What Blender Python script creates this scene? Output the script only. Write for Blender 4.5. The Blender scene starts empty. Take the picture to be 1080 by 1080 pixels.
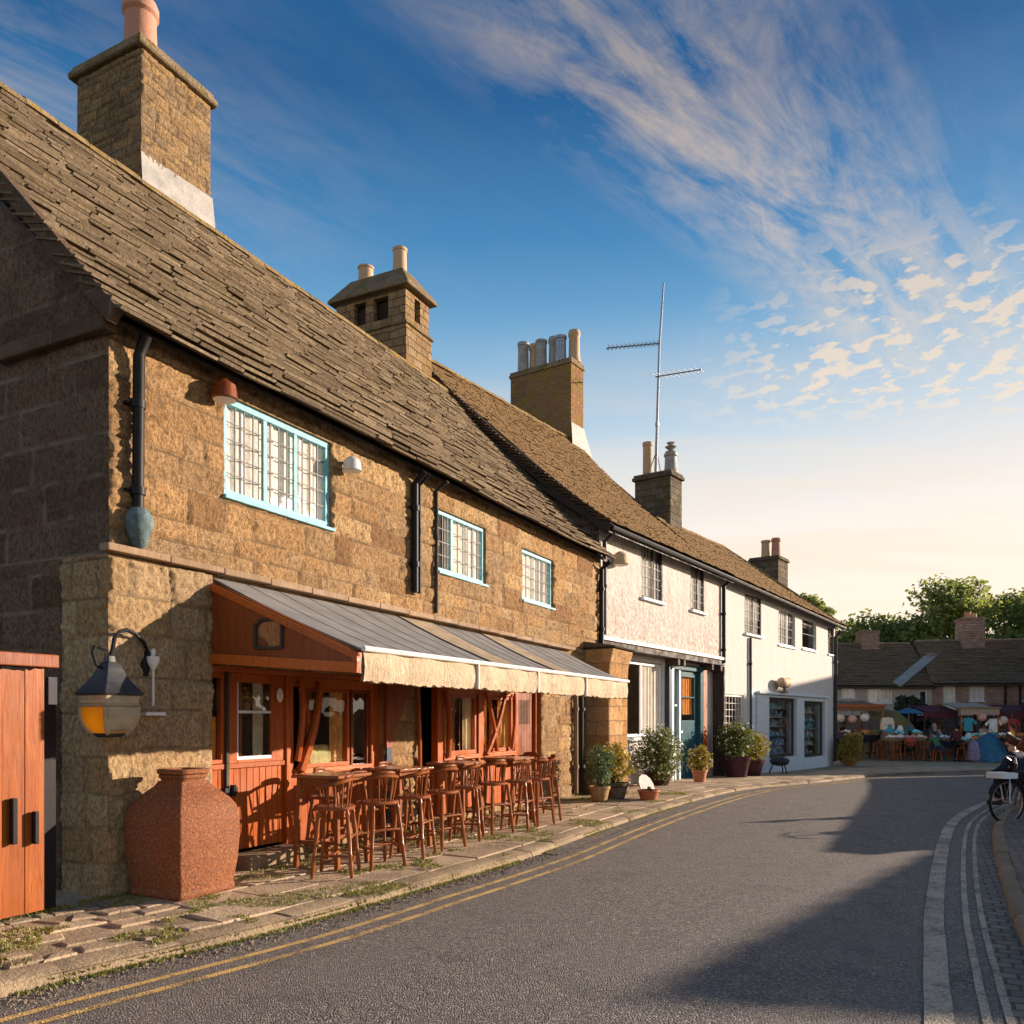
import bpy, bmesh, math, random
from mathutils import Vector, Matrix, noise
R = random.Random(7)
scene = bpy.context.scene
COL = scene.collection
rad = math.radians

# ------------------------------------------------------------------ frames
C0 = (-3.64, 7.47);  A1 = math.atan2(.894, .448)
P1 = (1.96, 18.65);  A2 = math.atan2(.832, .555)
P2 = (6.46, 25.39);  A3 = math.atan2(.804, .595)
SUN = Vector((.933, .36, 0)) * math.cos(rad(13.2)) + Vector((0, 0, math.sin(rad(13.2))))

def sm(a, b, v):
    s = min(1, max(0, (v - a) / (b - a))); return s * s * (3 - 2 * s)
def G(Y):
    return -.36 * sm(16, 36, Y) + 2.0 * sm(44.5, 48, Y)
def F(t, w, z=0):                      # street frame: along / out from the stone front
    c, s = math.cos(A1), math.sin(A1)
    return Vector((C0[0] + c * t + s * w, C0[1] + s * t - c * w, z))
def H(P, A, t, w):
    c, s = math.cos(A), math.sin(A)
    x, y = P[0] + c * t + s * w, P[1] + s * t - c * w
    return Vector((x, y, G(y)))

# ------------------------------------------------------------------ objects
def obj(name, mesh, mat=None, parent=None):
    o = bpy.data.objects.new(name, mesh); COL.objects.link(o)
    if mat is not None and len(mesh.materials) == 0:
        for m in (mat if isinstance(mat, (list, tuple)) else [mat]): mesh.materials.append(m)
    if parent is not None: o.parent = parent
    return o
def tag(o, label, cat, group=None):
    o['label'] = label; o['category'] = cat
    if group: o['group'] = group
    return o
def thing(name, label, cat, loc=(0, 0, 0), rz=0, group=None):
    o = bpy.data.objects.new(name, None); COL.objects.link(o)
    o.empty_display_size = .2
    o.location = loc; o.rotation_euler = (0, 0, rz)
    return tag(o, label, cat, group)
def kids(o): return [c for c in COL.objects if c.parent == o]
def dup(root, loc, rz, label=None, group=None):
    r = root.copy(); COL.objects.link(r); r.location = loc; r.rotation_euler = (0, 0, rz)
    if label: r['label'] = label
    if group: r['group'] = group
    for ch in kids(root):
        c = ch.copy(); COL.objects.link(c); c.parent = r
        for g in kids(ch):
            d = g.copy(); COL.objects.link(d); d.parent = c
    return r

class MB:
    def __init__(s): s.v = []; s.f = []; s.mi = []; s.m = 0
    def add(s, vs, fs):
        n = len(s.v); s.v += [tuple(v) for v in vs]
        for f in fs: s.f.append(tuple(i + n for i in f)); s.mi.append(s.m)
        return s
    def quad(s, a, b, c, d): return s.add([a, b, c, d], [(0, 1, 2, 3)])
    def poly(s, *p): return s.add(p, [tuple(range(len(p)))])
    def box(s, x0, x1, y0, y1, z0, z1, M=None):
        vs = [(x, y, z) for z in (z0, z1) for y in (y0, y1) for x in (x0, x1)]
        if M is not None: vs = [M @ Vector(v) for v in vs]
        return s.add(vs, [(0, 2, 3, 1), (4, 5, 7, 6), (0, 1, 5, 4), (2, 6, 7, 3), (0, 4, 6, 2), (1, 3, 7, 5)])
    def bar(s, a, b, w, h=None, up=(0, 0, 1)):
        a, b = Vector(a), Vector(b); h = h or w
        d = (b - a).normalized(); u = Vector(up)
        if abs(d.dot(u)) > .98: u = Vector((0, 1, 0))
        x = d.cross(u).normalized(); y = x.cross(d)
        vs = []
        for p in (a, b):
            for i, j in ((-1, -1), (1, -1), (1, 1), (-1, 1)): vs.append(p + x * (i * w / 2) + y * (j * h / 2))
        return s.add(vs, [(3, 2, 1, 0), (4, 5, 6, 7), (0, 1, 5, 4), (1, 2, 6, 5), (2, 3, 7, 6), (3, 0, 4, 7)])
    def tube(s, pts, r, n=8, cap=True):
        pts = [Vector(p) for p in pts]; k = len(pts)
        rs = r if isinstance(r, (list, tuple)) else [r] * k
        vs = []; fs = []; px = None
        for i, p in enumerate(pts):
            d = (pts[min(i + 1, k - 1)] - pts[max(i - 1, 0)]).normalized()
            if px is None:
                u = Vector((0, 0, 1)) if abs(d.z) < .9 else Vector((1, 0, 0))
                px = d.cross(u).normalized()
            else:
                px = (px - d * px.dot(d)).normalized()
            py = d.cross(px)
            for j in range(n):
                a = 2 * math.pi * j / n
                vs.append(p + (px * math.cos(a) + py * math.sin(a)) * rs[i])
        for i in range(k - 1):
            for j in range(n):
                fs.append((i * n + j, i * n + (j + 1) % n, (i + 1) * n + (j + 1) % n, (i + 1) * n + j))
        if cap: fs += [tuple(range(n))[::-1], tuple(range((k - 1) * n, k * n))]
        return s.add(vs, fs)
    def lathe(s, prof, n=16, c=(0, 0, 0), p=2.0, rot=0, sy=1):
        """stack of super-ellipse rings: prof = (z, radius); p=2 round, p=8 square"""
        vs = []; fs = []; k = len(prof)
        for z, r in prof:
            for j in range(n):
                a = 2 * math.pi * (j + .5) / n
                ca, sa = math.cos(a), math.sin(a)
                q = (abs(ca) ** p + abs(sa) ** p) ** (-1 / p)
                x, y = ca * q * r, sa * q * r * sy
                vs.append((c[0] + x * math.cos(rot) - y * math.sin(rot), c[1] + x * math.sin(rot) + y * math.cos(rot), c[2] + z))
        for i in range(k - 1):
            for j in range(n):
                fs.append((i * n + j, i * n + (j + 1) % n, (i + 1) * n + (j + 1) % n, (i + 1) * n + j))
        fs += [tuple(range(n))[::-1], tuple(range((k - 1) * n, k * n))]
        return s.add(vs, fs)
    def square(s, prof, c=(0, 0, 0), cr=.16):
        """stack of square rings with small rounded corners: prof = (z, half width)"""
        vs = []; fs = []; k = len(prof); n = 0
        for z, r in prof:
            ring = []
            for q in range(4):
                a0 = q * math.pi / 2; cc = r * (1 - cr); sx = (1, -1, -1, 1)[q]; sy = (1, 1, -1, -1)[q]
                for j in range(4):
                    a = a0 + j * math.pi / 6; ring.append((c[0] + sx * cc + math.cos(a) * r * cr, c[1] + sy * cc + math.sin(a) * r * cr, c[2] + z))
            n = len(ring); vs += ring
        for i in range(k - 1):
            for j in range(n): fs.append((i * n + j, i * n + (j + 1) % n, (i + 1) * n + (j + 1) % n, (i + 1) * n + j))
        fs += [tuple(range(n))[::-1], tuple(range((k - 1) * n, k * n))]
        return s.add(vs, fs)
    def build(s, name, mat, parent=None, smooth=False, bevel=0, fix=True):
        me = bpy.data.meshes.new(name); me.from_pydata(s.v, [], s.f); me.update()
        for m in (mat if isinstance(mat, (list, tuple)) else [mat]): me.materials.append(m)
        if any(s.mi): me.polygons.foreach_set('material_index', s.mi)
        if fix:
            b = bmesh.new(); b.from_mesh(me); bmesh.ops.recalc_face_normals(b, faces=b.faces); b.to_mesh(me); b.free()
        if smooth:
            me.polygons.foreach_set('use_smooth', [True] * len(me.polygons))
            try: me.set_sharp_from_angle(angle=rad(40))
            except Exception: pass
        o = obj(name, me, None, parent)
        if bevel:
            md = o.modifiers.new('bevel', 'BEVEL'); md.width = bevel; md.segments = 2; md.limit_method = 'ANGLE'
        return o

def each(name, mat, parent, boxes, bevel=0):
    return [MB().box(*b).build(name, mat, parent, bevel=bevel) for b in boxes]

def skin(name, V, E, RR, mat, parent, sub=1):
    me = bpy.data.meshes.new(name); me.from_pydata([tuple(v) for v in V], E, []); me.update()
    o = obj(name, me, mat, parent)
    md = o.modifiers.new('skin', 'SKIN'); md.use_smooth_shade = True
    lay = me.skin_vertices[0].data if me.skin_vertices else None
    if lay is None:
        b = bmesh.new(); b.from_mesh(me); b.verts.layers.skin.verify(); b.to_mesh(me); b.free()
        lay = me.skin_vertices[0].data
    for i, r in enumerate(RR):
        lay[i].radius = (r, r) if not isinstance(r, tuple) else r
    lay[0].use_root = True
    ss = o.modifiers.new('sub', 'SUBSURF'); ss.levels = sub; ss.render_levels = sub
    return o

# ------------------------------------------------------------------ materials
class NT:
    def __init__(s, name):
        s.m = bpy.data.materials.new(name); s.m.use_nodes = True
        s.t = s.m.node_tree; s.n = s.t.nodes; s.l = s.t.links
        s.b = s.n['Principled BSDF']; s.out = s.n['Material Output']
    def node(s, ty, **kw):
        n = s.n.new(ty)
        for k, v in kw.items():
            if k in n.inputs: s.set(n.inputs[k], v)
            else: setattr(n, k, v)
        return n
    def set(s, i, v):
        if isinstance(v, bpy.types.NodeSocket): s.l.new(v, i)
        else: i.default_value = v
    def coord(s, kind='Object'): return s.node('ShaderNodeTexCoord').outputs[kind]
    def noise(s, vec, scale, detail=4, rough=.55, out='Fac', dist=0):
        n = s.node('ShaderNodeTexNoise', Vector=vec, Scale=scale, Detail=detail, Roughness=rough, Distortion=dist); return n.outputs[out]
    def voro(s, vec, scale, out='Distance', feature='F1', rnd=1):
        n = s.node('ShaderNodeTexVoronoi'); n.feature = feature
        s.set(n.inputs['Vector'], vec); n.inputs['Scale'].default_value = scale; n.inputs['Randomness'].default_value = rnd
        return n.outputs[out]
    def math(s, op, a, b=0, c=None, clamp=False):
        n = s.node('ShaderNodeMath'); n.operation = op; n.use_clamp = clamp
        s.set(n.inputs[0], a); s.set(n.inputs[1], b)
        if c is not None: s.set(n.inputs[2], c)
        return n.outputs[0]
    def ramp(s, fac, stops, interp='LINEAR'):
        n = s.node('ShaderNodeValToRGB'); cr = n.color_ramp; cr.interpolation = interp
        while len(cr.elements) > 1: cr.elements.remove(cr.elements[-1])
        for i, (p, c) in enumerate(stops):
            e = cr.elements[0] if i == 0 else cr.elements.new(p)
            e.position = p; e.color = (*c, 1) if len(c) == 3 else c
        s.set(n.inputs[0], fac); return n.outputs[0]
    def mix(s, fac, a, b, mode='MIX'):
        n = s.node('ShaderNodeMix'); n.data_type = 'RGBA'; n.blend_type = mode
        s.set(n.inputs[0], fac)
        s.set(n.inputs[6], a if isinstance(a, bpy.types.NodeSocket) else (*a, 1))
        s.set(n.inputs[7], b if isinstance(b, bpy.types.NodeSocket) else (*b, 1))
        return n.outputs[2]
    def mapr(s, v, a, b, c=0, d=1):
        n = s.node('ShaderNodeMapRange'); s.set(n.inputs[0], v)
        for i, k in enumerate((a, b, c, d)): n.inputs[i + 1].default_value = k
        return n.outputs[0]
    def vmath(s, op, a, b=(0, 0, 0), sc=None):
        n = s.node('ShaderNodeVectorMath'); n.operation = op
        s.set(n.inputs[0], a); s.set(n.inputs[1], b)
        if sc is not None: s.set(n.inputs['Scale'], sc)
        return n.outputs[0]
    def comb(s, x, y, z=0):
        n = s.node('ShaderNodeCombineXYZ'); s.set(n.inputs[0], x); s.set(n.inputs[1], y); s.set(n.inputs[2], z); return n.outputs[0]
    def sep(s, v):
        n = s.node('ShaderNodeSeparateXYZ'); s.set(n.inputs[0], v); return n.outputs
    def island(s): return s.node('ShaderNodeNewGeometry').outputs['Random Per Island']
    def bump(s, h, dist=.02, strength=1, normal=None):
        n = s.node('ShaderNodeBump'); s.set(n.inputs['Height'], h)
        n.inputs['Distance'].default_value = dist; n.inputs['Strength'].default_value = strength
        if normal is not None: s.set(n.inputs['Normal'], normal)
        return n.outputs[0]
    def fin(s, col, rough=.8, nrm=None, metal=0, spec=None):
        s.set(s.b.inputs['Base Color'], col if isinstance(col, bpy.types.NodeSocket) else (*col, 1))
        s.set(s.b.inputs['Roughness'], rough); s.set(s.b.inputs['Metallic'], metal)
        if spec is not None: s.set(s.b.inputs['Specular IOR Level'], spec)
        if nrm is not None: s.set(s.b.inputs['Normal'], nrm)
        return s.m

def m_plain(name, col, rough=.6, metal=0, var=.25, scale=6, bump=.003):
    k = NT(name); c = k.coord()
    n = k.noise(c, scale, 5)
    dark = tuple(v * (1 - var) for v in col); lite = tuple(min(1, v * (1 + var)) for v in col)
    return k.fin(k.ramp(n, [(.3, dark), (.7, lite)]), rough, k.bump(k.noise(c, scale * 8, 3), bump), metal, spec=.2 if sum(col) < .3 else .4)

def wall_vec(k):
    x, y, z = k.sep(k.coord())
    return k.comb(k.math('ADD', x, y), z, 0), k.coord()

def m_stone(name, c1, c2, mortar, bw=.62, bh=.27, rough=1.0, rockface=1.0, squash=.7, stain=(.10, .08, .06), lichen=None, pit=9.0, msize=.014):
    k = NT(name); uv, oc = wall_vec(k)
    wob = k.vmath('SCALE', k.vmath('SUBTRACT', k.noise(oc, 2.2, 3, out='Color'), (.5, .5, .5)), sc=.07)
    wob2 = k.vmath('SCALE', k.vmath('SUBTRACT', k.noise(oc, 13, 4, out='Color'), (.5, .5, .5)), sc=.045)
    v = k.vmath('ADD', k.vmath('ADD', uv, wob), wob2)
    b = k.node('ShaderNodeTexBrick', Vector=v); b.offset = .43; b.squash = squash; b.squash_frequency = 3; b.offset_frequency = 2
    for nm, val in (('Scale', 1), ('Mortar Size', msize), ('Mortar Smooth', .6), ('Bias', 0), ('Brick Width', bw), ('Row Height', bh)):
        b.inputs[nm].default_value = val
    b.inputs['Color1'].default_value = (0, 0, 0, 1); b.inputs['Color2'].default_value = (1, 1, 1, 1); b.inputs['Mortar'].default_value = (.5, .5, .5, 1)
    rnd = b.outputs['Color']; fac = b.outputs['Fac']
    col = k.mix(k.math('MULTIPLY', rnd, 1.0), c1, c2)
    n1 = k.noise(oc, 1.1, 5, .6); n2 = k.noise(oc, 14, 5, .65)
    col = k.mix(k.mapr(n2, .4, .75, 0, .4), col, tuple(v * .6 for v in c1))
    col = k.mix(k.mapr(n1, .52, .72, 0, .6), col, stain)
    if lichen: col = k.mix(k.mapr(k.noise(oc, 3.6, 7, .75), .50, .58, 0, .9), col, lichen)
    col = k.mix(k.math('MULTIPLY', fac, .6), col, mortar)
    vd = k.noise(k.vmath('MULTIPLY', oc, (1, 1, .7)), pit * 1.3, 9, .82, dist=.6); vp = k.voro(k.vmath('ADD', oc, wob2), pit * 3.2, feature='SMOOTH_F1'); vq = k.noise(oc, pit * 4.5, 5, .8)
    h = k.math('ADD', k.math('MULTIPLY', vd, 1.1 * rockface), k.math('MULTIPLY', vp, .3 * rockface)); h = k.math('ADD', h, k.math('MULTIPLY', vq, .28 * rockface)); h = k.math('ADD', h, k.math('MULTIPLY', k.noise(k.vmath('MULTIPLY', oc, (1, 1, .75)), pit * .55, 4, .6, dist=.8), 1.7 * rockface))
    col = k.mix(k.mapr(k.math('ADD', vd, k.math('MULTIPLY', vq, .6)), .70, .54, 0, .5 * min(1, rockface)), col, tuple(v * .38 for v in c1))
    h = k.math('ADD', h, k.math('MULTIPLY', rnd, .35))
    h = k.math('MULTIPLY', h, k.math('SUBTRACT', 1, k.math('MULTIPLY', fac, .5)))
    h = k.math('SUBTRACT', h, k.math('MULTIPLY', fac, .5))
    return k.fin(col, rough, k.bump(h, .085, 1.0), spec=.2)

def m_render(name, col, dirty=(.42, .36, .29), rough=.9, bd=.05):
    k = NT(name); oc = k.coord(); x, y, z = k.sep(oc)
    n = k.noise(oc, 2.0, 6, .65); n2 = k.noise(k.vmath('MULTIPLY', oc, (7, 7, .9)), 1.0, 4, .6); n3 = k.noise(oc, 9, 5, .7)
    c = k.mix(k.mapr(n, .45, .8, 0, .35), col, tuple(v * .8 for v in col))
    c = k.mix(k.mapr(n2, .50, .72, 0, .7 if bd > .03 else .5), c, dirty)
    low = k.mapr(z, 5.4, 3.6, .12, .9) if bd > .03 else k.mapr(z, 4.9, 3.6, 0.02, .12); low = k.math('ADD', low, 0)
    c = k.mix(k.math('MULTIPLY', k.mapr(n3, .44, .58), low), c, dirty)
    h = k.math('ADD', k.noise(oc, 6, 6, .7), k.math('MULTIPLY', k.noise(oc, 1.6, 3), 1.4))
    return k.fin(c, rough, k.bump(h, bd, 1), spec=.2)

def m_slate(name, cols, moss=(.10, .085, .02), mossamt=.5):
    k = NT(name); oc = k.coord(); r = k.island()
    c = k.ramp(r, [(i / (len(cols) - 1), x) for i, x in enumerate(cols)])
    c = k.mix(k.mapr(k.noise(k.vmath('ADD', oc, (1, 5, 2)), .55, 4, .6), .45, .7, 0, .35), c, cols[0])
    c = k.mix(k.mapr(k.noise(oc, 22, 5, .7), .4, .72, 0, .6), c, tuple(v * .45 for v in cols[0]))
    c = k.mix(k.mapr(k.noise(oc, 1.3, 6, .75), .54, .68, 0, mossamt), c, moss)
    c = k.mix(k.mapr(k.noise(k.vmath('ADD', oc, (7, 3, 1)), 5.5, 6, .8), .6, .68, 0, .55), c, (.42, .38, .28))
    return k.fin(c, .95, k.bump(k.noise(oc, 18, 6, .75), .03), spec=.2)

def m_wood(name, c1, c2, rough=.45, axis='z', scale=1.0, planks=None, wear=(.25, .14, .07)):
    k = NT(name); oc = k.coord()
    mul = {'z': (14, 14, 1.1), 'x': (1.1, 14, 14), 'y': (14, 1.1, 14)}[axis]
    g = k.noise(k.vmath('MULTIPLY', oc, tuple(v * scale for v in mul)), 1.6, 6, .65, dist=.6)
    r = k.island()
    c = k.mix(k.mapr(g, .3, .72), c1, c2)
    c = k.mix(k.math('MULTIPLY', r, .45), c, tuple(v * .5 for v in c1))
    gf = k.noise(k.vmath('MULTIPLY', oc, tuple(v * scale * 2.2 for v in mul)), 2.2, 5, .7)
    c = k.mix(k.mapr(gf, .55, .72, 0, .55), c, tuple(v * .32 for v in c1))
    c = k.mix(k.mapr(k.noise(oc, 3.5, 6, .7), .6, .75, 0, .5), c, wear)
    ro = k.mapr(k.noise(oc, 5, 4), .3, .7, rough * .75, min(1, rough * 1.35))
    return k.fin(c, ro, k.bump(g, .006, .8), spec=.28)

def m_glass(name, tint=(.98, .985, .98), refl=.07, rough=.02):
    k = NT(name)
    tr = k.node('ShaderNodeBsdfTransparent'); tr.inputs[0].default_value = (*tint, 1)
    gl = k.node('ShaderNodeBsdfGlossy'); gl.inputs['Roughness'].default_value = rough
    gl.inputs['Normal'].default_value = (0, 0, 0)
    nz = k.bump(k.noise(k.coord(), 2.5, 2), .02, .35); k.set(gl.inputs['Normal'], nz)
    lw = k.node('ShaderNodeLayerWeight'); lw.inputs[0].default_value = .5
    fac = k.math('ADD', k.math('MULTIPLY', k.math('POWER', lw.outputs['Facing'], 4), .55), refl * .5, clamp=True)
    mx = k.node('ShaderNodeMixShader'); k.set(mx.inputs[0], fac)
    k.l.new(tr.outputs[0], mx.inputs[1]); k.l.new(gl.outputs[0], mx.inputs[2]); k.l.new(mx.outputs[0], k.out.inputs[0])
    return k.m

def m_leaf(name, cols, trans=.35):
    k = NT(name); r = k.island()
    c = k.ramp(r, [(i / max(1, len(cols) - 1), x) for i, x in enumerate(cols)])
    k.fin(c, .6)
    tl = k.node('ShaderNodeBsdfTranslucent'); k.set(tl.inputs[0], k.mix(.35, c, (.35, .4, .04)))
    mx = k.node('ShaderNodeMixShader'); mx.inputs[0].default_value = trans
    k.l.new(k.b.outputs[0], mx.inputs[1]); k.l.new(tl.outputs[0], mx.inputs[2]); k.l.new(mx.outputs[0], k.out.inputs[0])
    return k.m

def m_asphalt():
    k = NT('asphalt'); oc = k.coord()
    v = k.voro(oc, 85, out='Color'); vd = k.voro(oc, 85)
    g = k.sep(v)[0]
    c = k.ramp(g, [(0, (.085, .078, .072)), (.5, (.18, .16, .142)), (.8, (.27, .235, .2)), (1, (.5, .43, .36))])
    big = k.noise(oc, .5, 6, .6); strk = k.noise(k.vmath('MULTIPLY', oc, (1, 1, 1)), 2.3, 5, .65)
    c = k.mix(k.mapr(big, .42, .62, 0, .45), c, (.21, .185, .163))
    c = k.mix(k.mapr(strk, .56, .74, 0, .5), c, (.09, .084, .08))
    h = k.math('ADD', k.math('MULTIPLY', k.math('SUBTRACT', 1, vd), 1), k.math('MULTIPLY', k.noise(oc, 9, 4), 1.2))
    return k.fin(c, k.mapr(strk, .3, .7, .62, .85), k.bump(h, .014, 1), spec=.3)

def m_paint_line(name, col):
    k = NT(name); oc = k.coord()
    w = k.math('ADD', k.math('MULTIPLY', k.noise(oc, 38, 4, .7), .6), k.math('MULTIPLY', k.noise(oc, 3, 4, .6), .5))
    g = k.sep(k.voro(oc, 75, out='Color'))[0]
    asp = k.ramp(g, [(0, (.035, .033, .033)), (1, (.13, .11, .1))])
    c = k.mix(k.mapr(w, .5, .66, .1, .9), col, asp)
    return k.fin(c, .7, k.bump(k.voro(oc, 75), .006))

def m_paving(name, c1, c2, dirt=(.09, .075, .05), scale=1):
    k = NT(name); oc = k.coord(); r = k.island()
    c = k.mix(r, c1, c2)
    c = k.mix(k.mapr(k.noise(oc, 1.2, 6, .65), .45, .7, 0, .6), c, dirt)
    c = k.mix(k.mapr(k.noise(oc, 28, 5, .7), .5, .75, 0, .5), c, tuple(v * .5 for v in c1))
    h = k.math('ADD', k.noise(oc, 5, 6, .7), k.math('MULTIPLY', k.noise(oc, 40, 4, .7), .3))
    return k.fin(c, .85, k.bump(h, .03, .9), spec=.3)

def m_setts(name, c1, c2, bw=.2, bh=.1, use_xy=True, mortar=(.05, .045, .035)):
    k = NT(name); oc = k.coord(); x, y, z = k.sep(oc)
    ca, sa = math.cos(A1), math.sin(A1)
    u = k.math('ADD', k.math('MULTIPLY', x, ca), k.math('MULTIPLY', y, sa)); v = k.math('SUBTRACT', k.math('MULTIPLY', x, sa), k.math('MULTIPLY', y, ca))
    vec = k.vmath('ADD', k.comb(v, u, 0), k.vmath('SCALE', k.noise(oc, 3, 3, out='Color'), sc=.06))
    b = k.node('ShaderNodeTexBrick', Vector=vec)
    for nm, val in (('Scale', 1), ('Mortar Size', .012), ('Mortar Smooth', .5), ('Brick Width', bw), ('Row Height', bh)): b.inputs[nm].default_value = val
    b.inputs['Color1'].default_value = (*c1, 1); b.inputs['Color2'].default_value = (*c2, 1); b.inputs['Mortar'].default_value = (*mortar, 1)
    c = k.mix(k.mapr(k.noise(oc, 1.5, 5), .45, .7, 0, .5), b.outputs['Color'], mortar)
    h = k.math('SUBTRACT', k.math('MULTIPLY', k.noise(oc, 20, 4), .5), b.outputs['Fac'])
    return k.fin(c, .8, k.bump(h, .02))

def m_clay(name, c1, c2, speck=True):
    k = NT(name); oc = k.coord()
    c = k.mix(k.noise(oc, 3, 5, .65), c1, c2)
    c = k.mix(k.mapr(k.voro(oc, 38), .38, .22, 0, .75), c, (.03, .016, .012)) if speck else c
    c = k.mix(k.mapr(k.noise(oc, 45, 3, .7), .55, .64, 0, .7), c, (.42, .17, .07)) if speck else c
    return k.fin(c, .75, k.bump(k.math('ADD', k.noise(oc, 40, 4, .7), k.noise(oc, 6, 4)), .012, .9))

def m_rock(name, cols, mortar, stain, rough=.95, fleck=(.75, .62, .42)):
    k = NT(name); oc = k.coord()
    a = k.node('ShaderNodeAttribute', attribute_name='blk').outputs['Fac']; j = k.node('ShaderNodeAttribute', attribute_name='jnt').outputs['Fac']
    c = k.ramp(a, [(i / (len(cols) - 1), x) for i, x in enumerate(cols)])
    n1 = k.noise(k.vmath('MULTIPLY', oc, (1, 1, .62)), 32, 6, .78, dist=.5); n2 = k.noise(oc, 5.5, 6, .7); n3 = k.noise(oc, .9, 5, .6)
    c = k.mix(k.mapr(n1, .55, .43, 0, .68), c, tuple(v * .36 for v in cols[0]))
    c = k.mix(k.mapr(k.noise(k.vmath('ADD', oc, (3, 9, 4)), 34, 5, .7), .57, .68, 0, .5), c, fleck)
    c = k.mix(k.mapr(n2, .52, .72, 0, .5), c, stain); c = k.mix(k.mapr(n3, .52, .7, 0, .45), c, tuple(v * .8 for v in stain))
    c = k.mix(k.math('MULTIPLY', k.math('SUBTRACT', 1, j), .8), c, mortar)
    h = k.math('ADD', k.noise(oc, 22, 7, .8), k.math('MULTIPLY', k.noise(oc, 60, 4, .8), .5))
    return k.fin(c, rough, k.bump(k.math('ADD', h, k.math('MULTIPLY', n1, 1.2)), .05, 1), spec=.2)

M = {}
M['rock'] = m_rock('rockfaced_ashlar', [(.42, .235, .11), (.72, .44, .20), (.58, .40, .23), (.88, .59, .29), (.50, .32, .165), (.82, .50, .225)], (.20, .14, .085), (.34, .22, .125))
M['rock_chim'] = m_rock('chimney_rubble', [(.34, .22, .12), (.60, .40, .20), (.44, .32, .20), (.72, .46, .19), (.38, .27, .17), (.55, .33, .13)], (.10, .075, .05), (.22, .16, .10))
M['rock_pale'] = m_rock('pale_rock_ashlar', [(.70, .46, .23), (.84, .59, .32), (.76, .54, .31), (.90, .67, .39)], (.26, .19, .12), (.40, .27, .15))
M['rock_shaded'] = m_rock('shaded_rock', [(.22, .14, .09), (.36, .24, .16), (.28, .20, .14), (.42, .29, .19)], (.48, .41, .33), (.13, .085, .055), fleck=(.55, .47, .38))  # front's rock in a darker palette: the gable's shade is in the colour
M['stone'] = m_stone('rockfaced_stone', (.52, .27, .105), (.80, .50, .24), (.42, .31, .19), stain=(.15, .095, .055), bw=.62, bh=.31)
M['stone_low'] = m_stone('pale_ashlar', (.56, .36, .18), (.68, .47, .25), (.40, .31, .21), bw=.85, bh=.40, stain=(.25, .18, .10), pit=11)
M['stone_gable'] = m_stone('gable_stone', (.24, .155, .10), (.38, .26, .175), (.36, .31, .26), bw=.9, bh=.36, stain=(.10, .065, .045), rockface=2.2)  # gable stone with its shade put into the darker colour
M['stone_chim'] = m_stone('chimney_stone', (.33, .22, .125), (.50, .36, .21), (.07, .055, .04), bw=.42, bh=.19, rockface=.8, msize=.016, stain=(.33, .20, .08), lichen=(.40, .25, .09))
M['stone_dark'] = m_stone('weathered_stone', (.17, .14, .11), (.28, .23, .18), (.07, .06, .05), bw=.5, bh=.24, lichen=(.14, .13, .05))
M['brick_moss'] = m_stone('mossy_brick', (.30, .15, .07), (.44, .23, .10), (.42, .36, .27), bw=.23, bh=.085, rockface=.5, lichen=(.30, .22, .02), msize=.012)
M['brick_old'] = m_stone('old_brick', (.33, .15, .085), (.46, .25, .15), (.3, .25, .2), bw=.23, bh=.085, rockface=.3, msize=.012)
M['brick_far'] = m_stone('cottage_brick', (.38, .23, .16), (.52, .35, .26), (.34, .29, .25), bw=.4, bh=.16, rockface=.5)
M['render_rough'] = m_render('rough_limewash', (.64, .595, .555), dirty=(.40, .30, .23))
M['render_smooth'] = m_render('smooth_limewash', (.62, .59, .56), dirty=(.58, .5, .43), bd=.016)
M['render_grey'] = m_render('grey_render', (.44, .39, .33), bd=.016)
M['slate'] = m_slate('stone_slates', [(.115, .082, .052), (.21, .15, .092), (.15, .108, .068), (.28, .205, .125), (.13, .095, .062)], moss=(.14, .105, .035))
M['slate_lit_edge'] = m_slate('slate_lit_tails', [(.15, .11, .072), (.38, .30, .20), (.23, .175, .115), (.48, .38, .255), (.19, .145, .095)], moss=(.24, .19, .08), mossamt=.6)  # paler than the tops: chipped stone plus a sunlit tone in the colour
M['slate2_lit_edge'] = m_slate('tile_lit_tails', [(.26, .165, .08), (.40, .27, .14), (.32, .21, .10)], moss=(.24, .17, .05), mossamt=.6)  # tile tails paler than the tops, sunlit tone put into the colour
M['verdigris'] = m_plain('verdigris_iron', (.10, .16, .17), .6, 0, .5, 14, .01)
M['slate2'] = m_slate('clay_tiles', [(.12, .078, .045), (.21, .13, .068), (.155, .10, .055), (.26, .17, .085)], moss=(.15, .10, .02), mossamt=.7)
M['slate_far'] = m_slate('far_slates', [(.20, .15, .105), (.34, .26, .18), (.25, .19, .13)], moss=(.15, .13, .045), mossamt=.75)
M['ridge'] = m_stone('ridge_stone', (.34, .24, .12), (.45, .33, .17), (.2, .16, .1), bw=.5, bh=9, lichen=(.40, .25, .06), rockface=.7)
M['cap'] = m_stone('cap_stone', (.30, .22, .14), (.38, .29, .19), (.2, .16, .1), bw=.9, bh=.5, rockface=.6, lichen=(.22, .17, .05))
M['lead'] = m_plain('lead_flashing', (.34, .325, .30), .55, .0, .25, 5, .01)
M['wood'] = m_wood('orange_varnish', (.36, .068, .009), (.56, .145, .02), .36, wear=(.20, .04, .01))
M['wood_dk'] = m_wood('dark_varnish', (.20, .045, .010), (.32, .085, .018), .42)
M['wood_x'] = m_wood('orange_varnish_rail', (.40, .085, .012), (.58, .165, .026), .38, axis='x', wear=(.18, .04, .012))
M['gate'] = m_wood('gate_boards', (.27, .055, .008), (.50, .15, .02), .45, wear=(.22, .04, .01))
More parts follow.
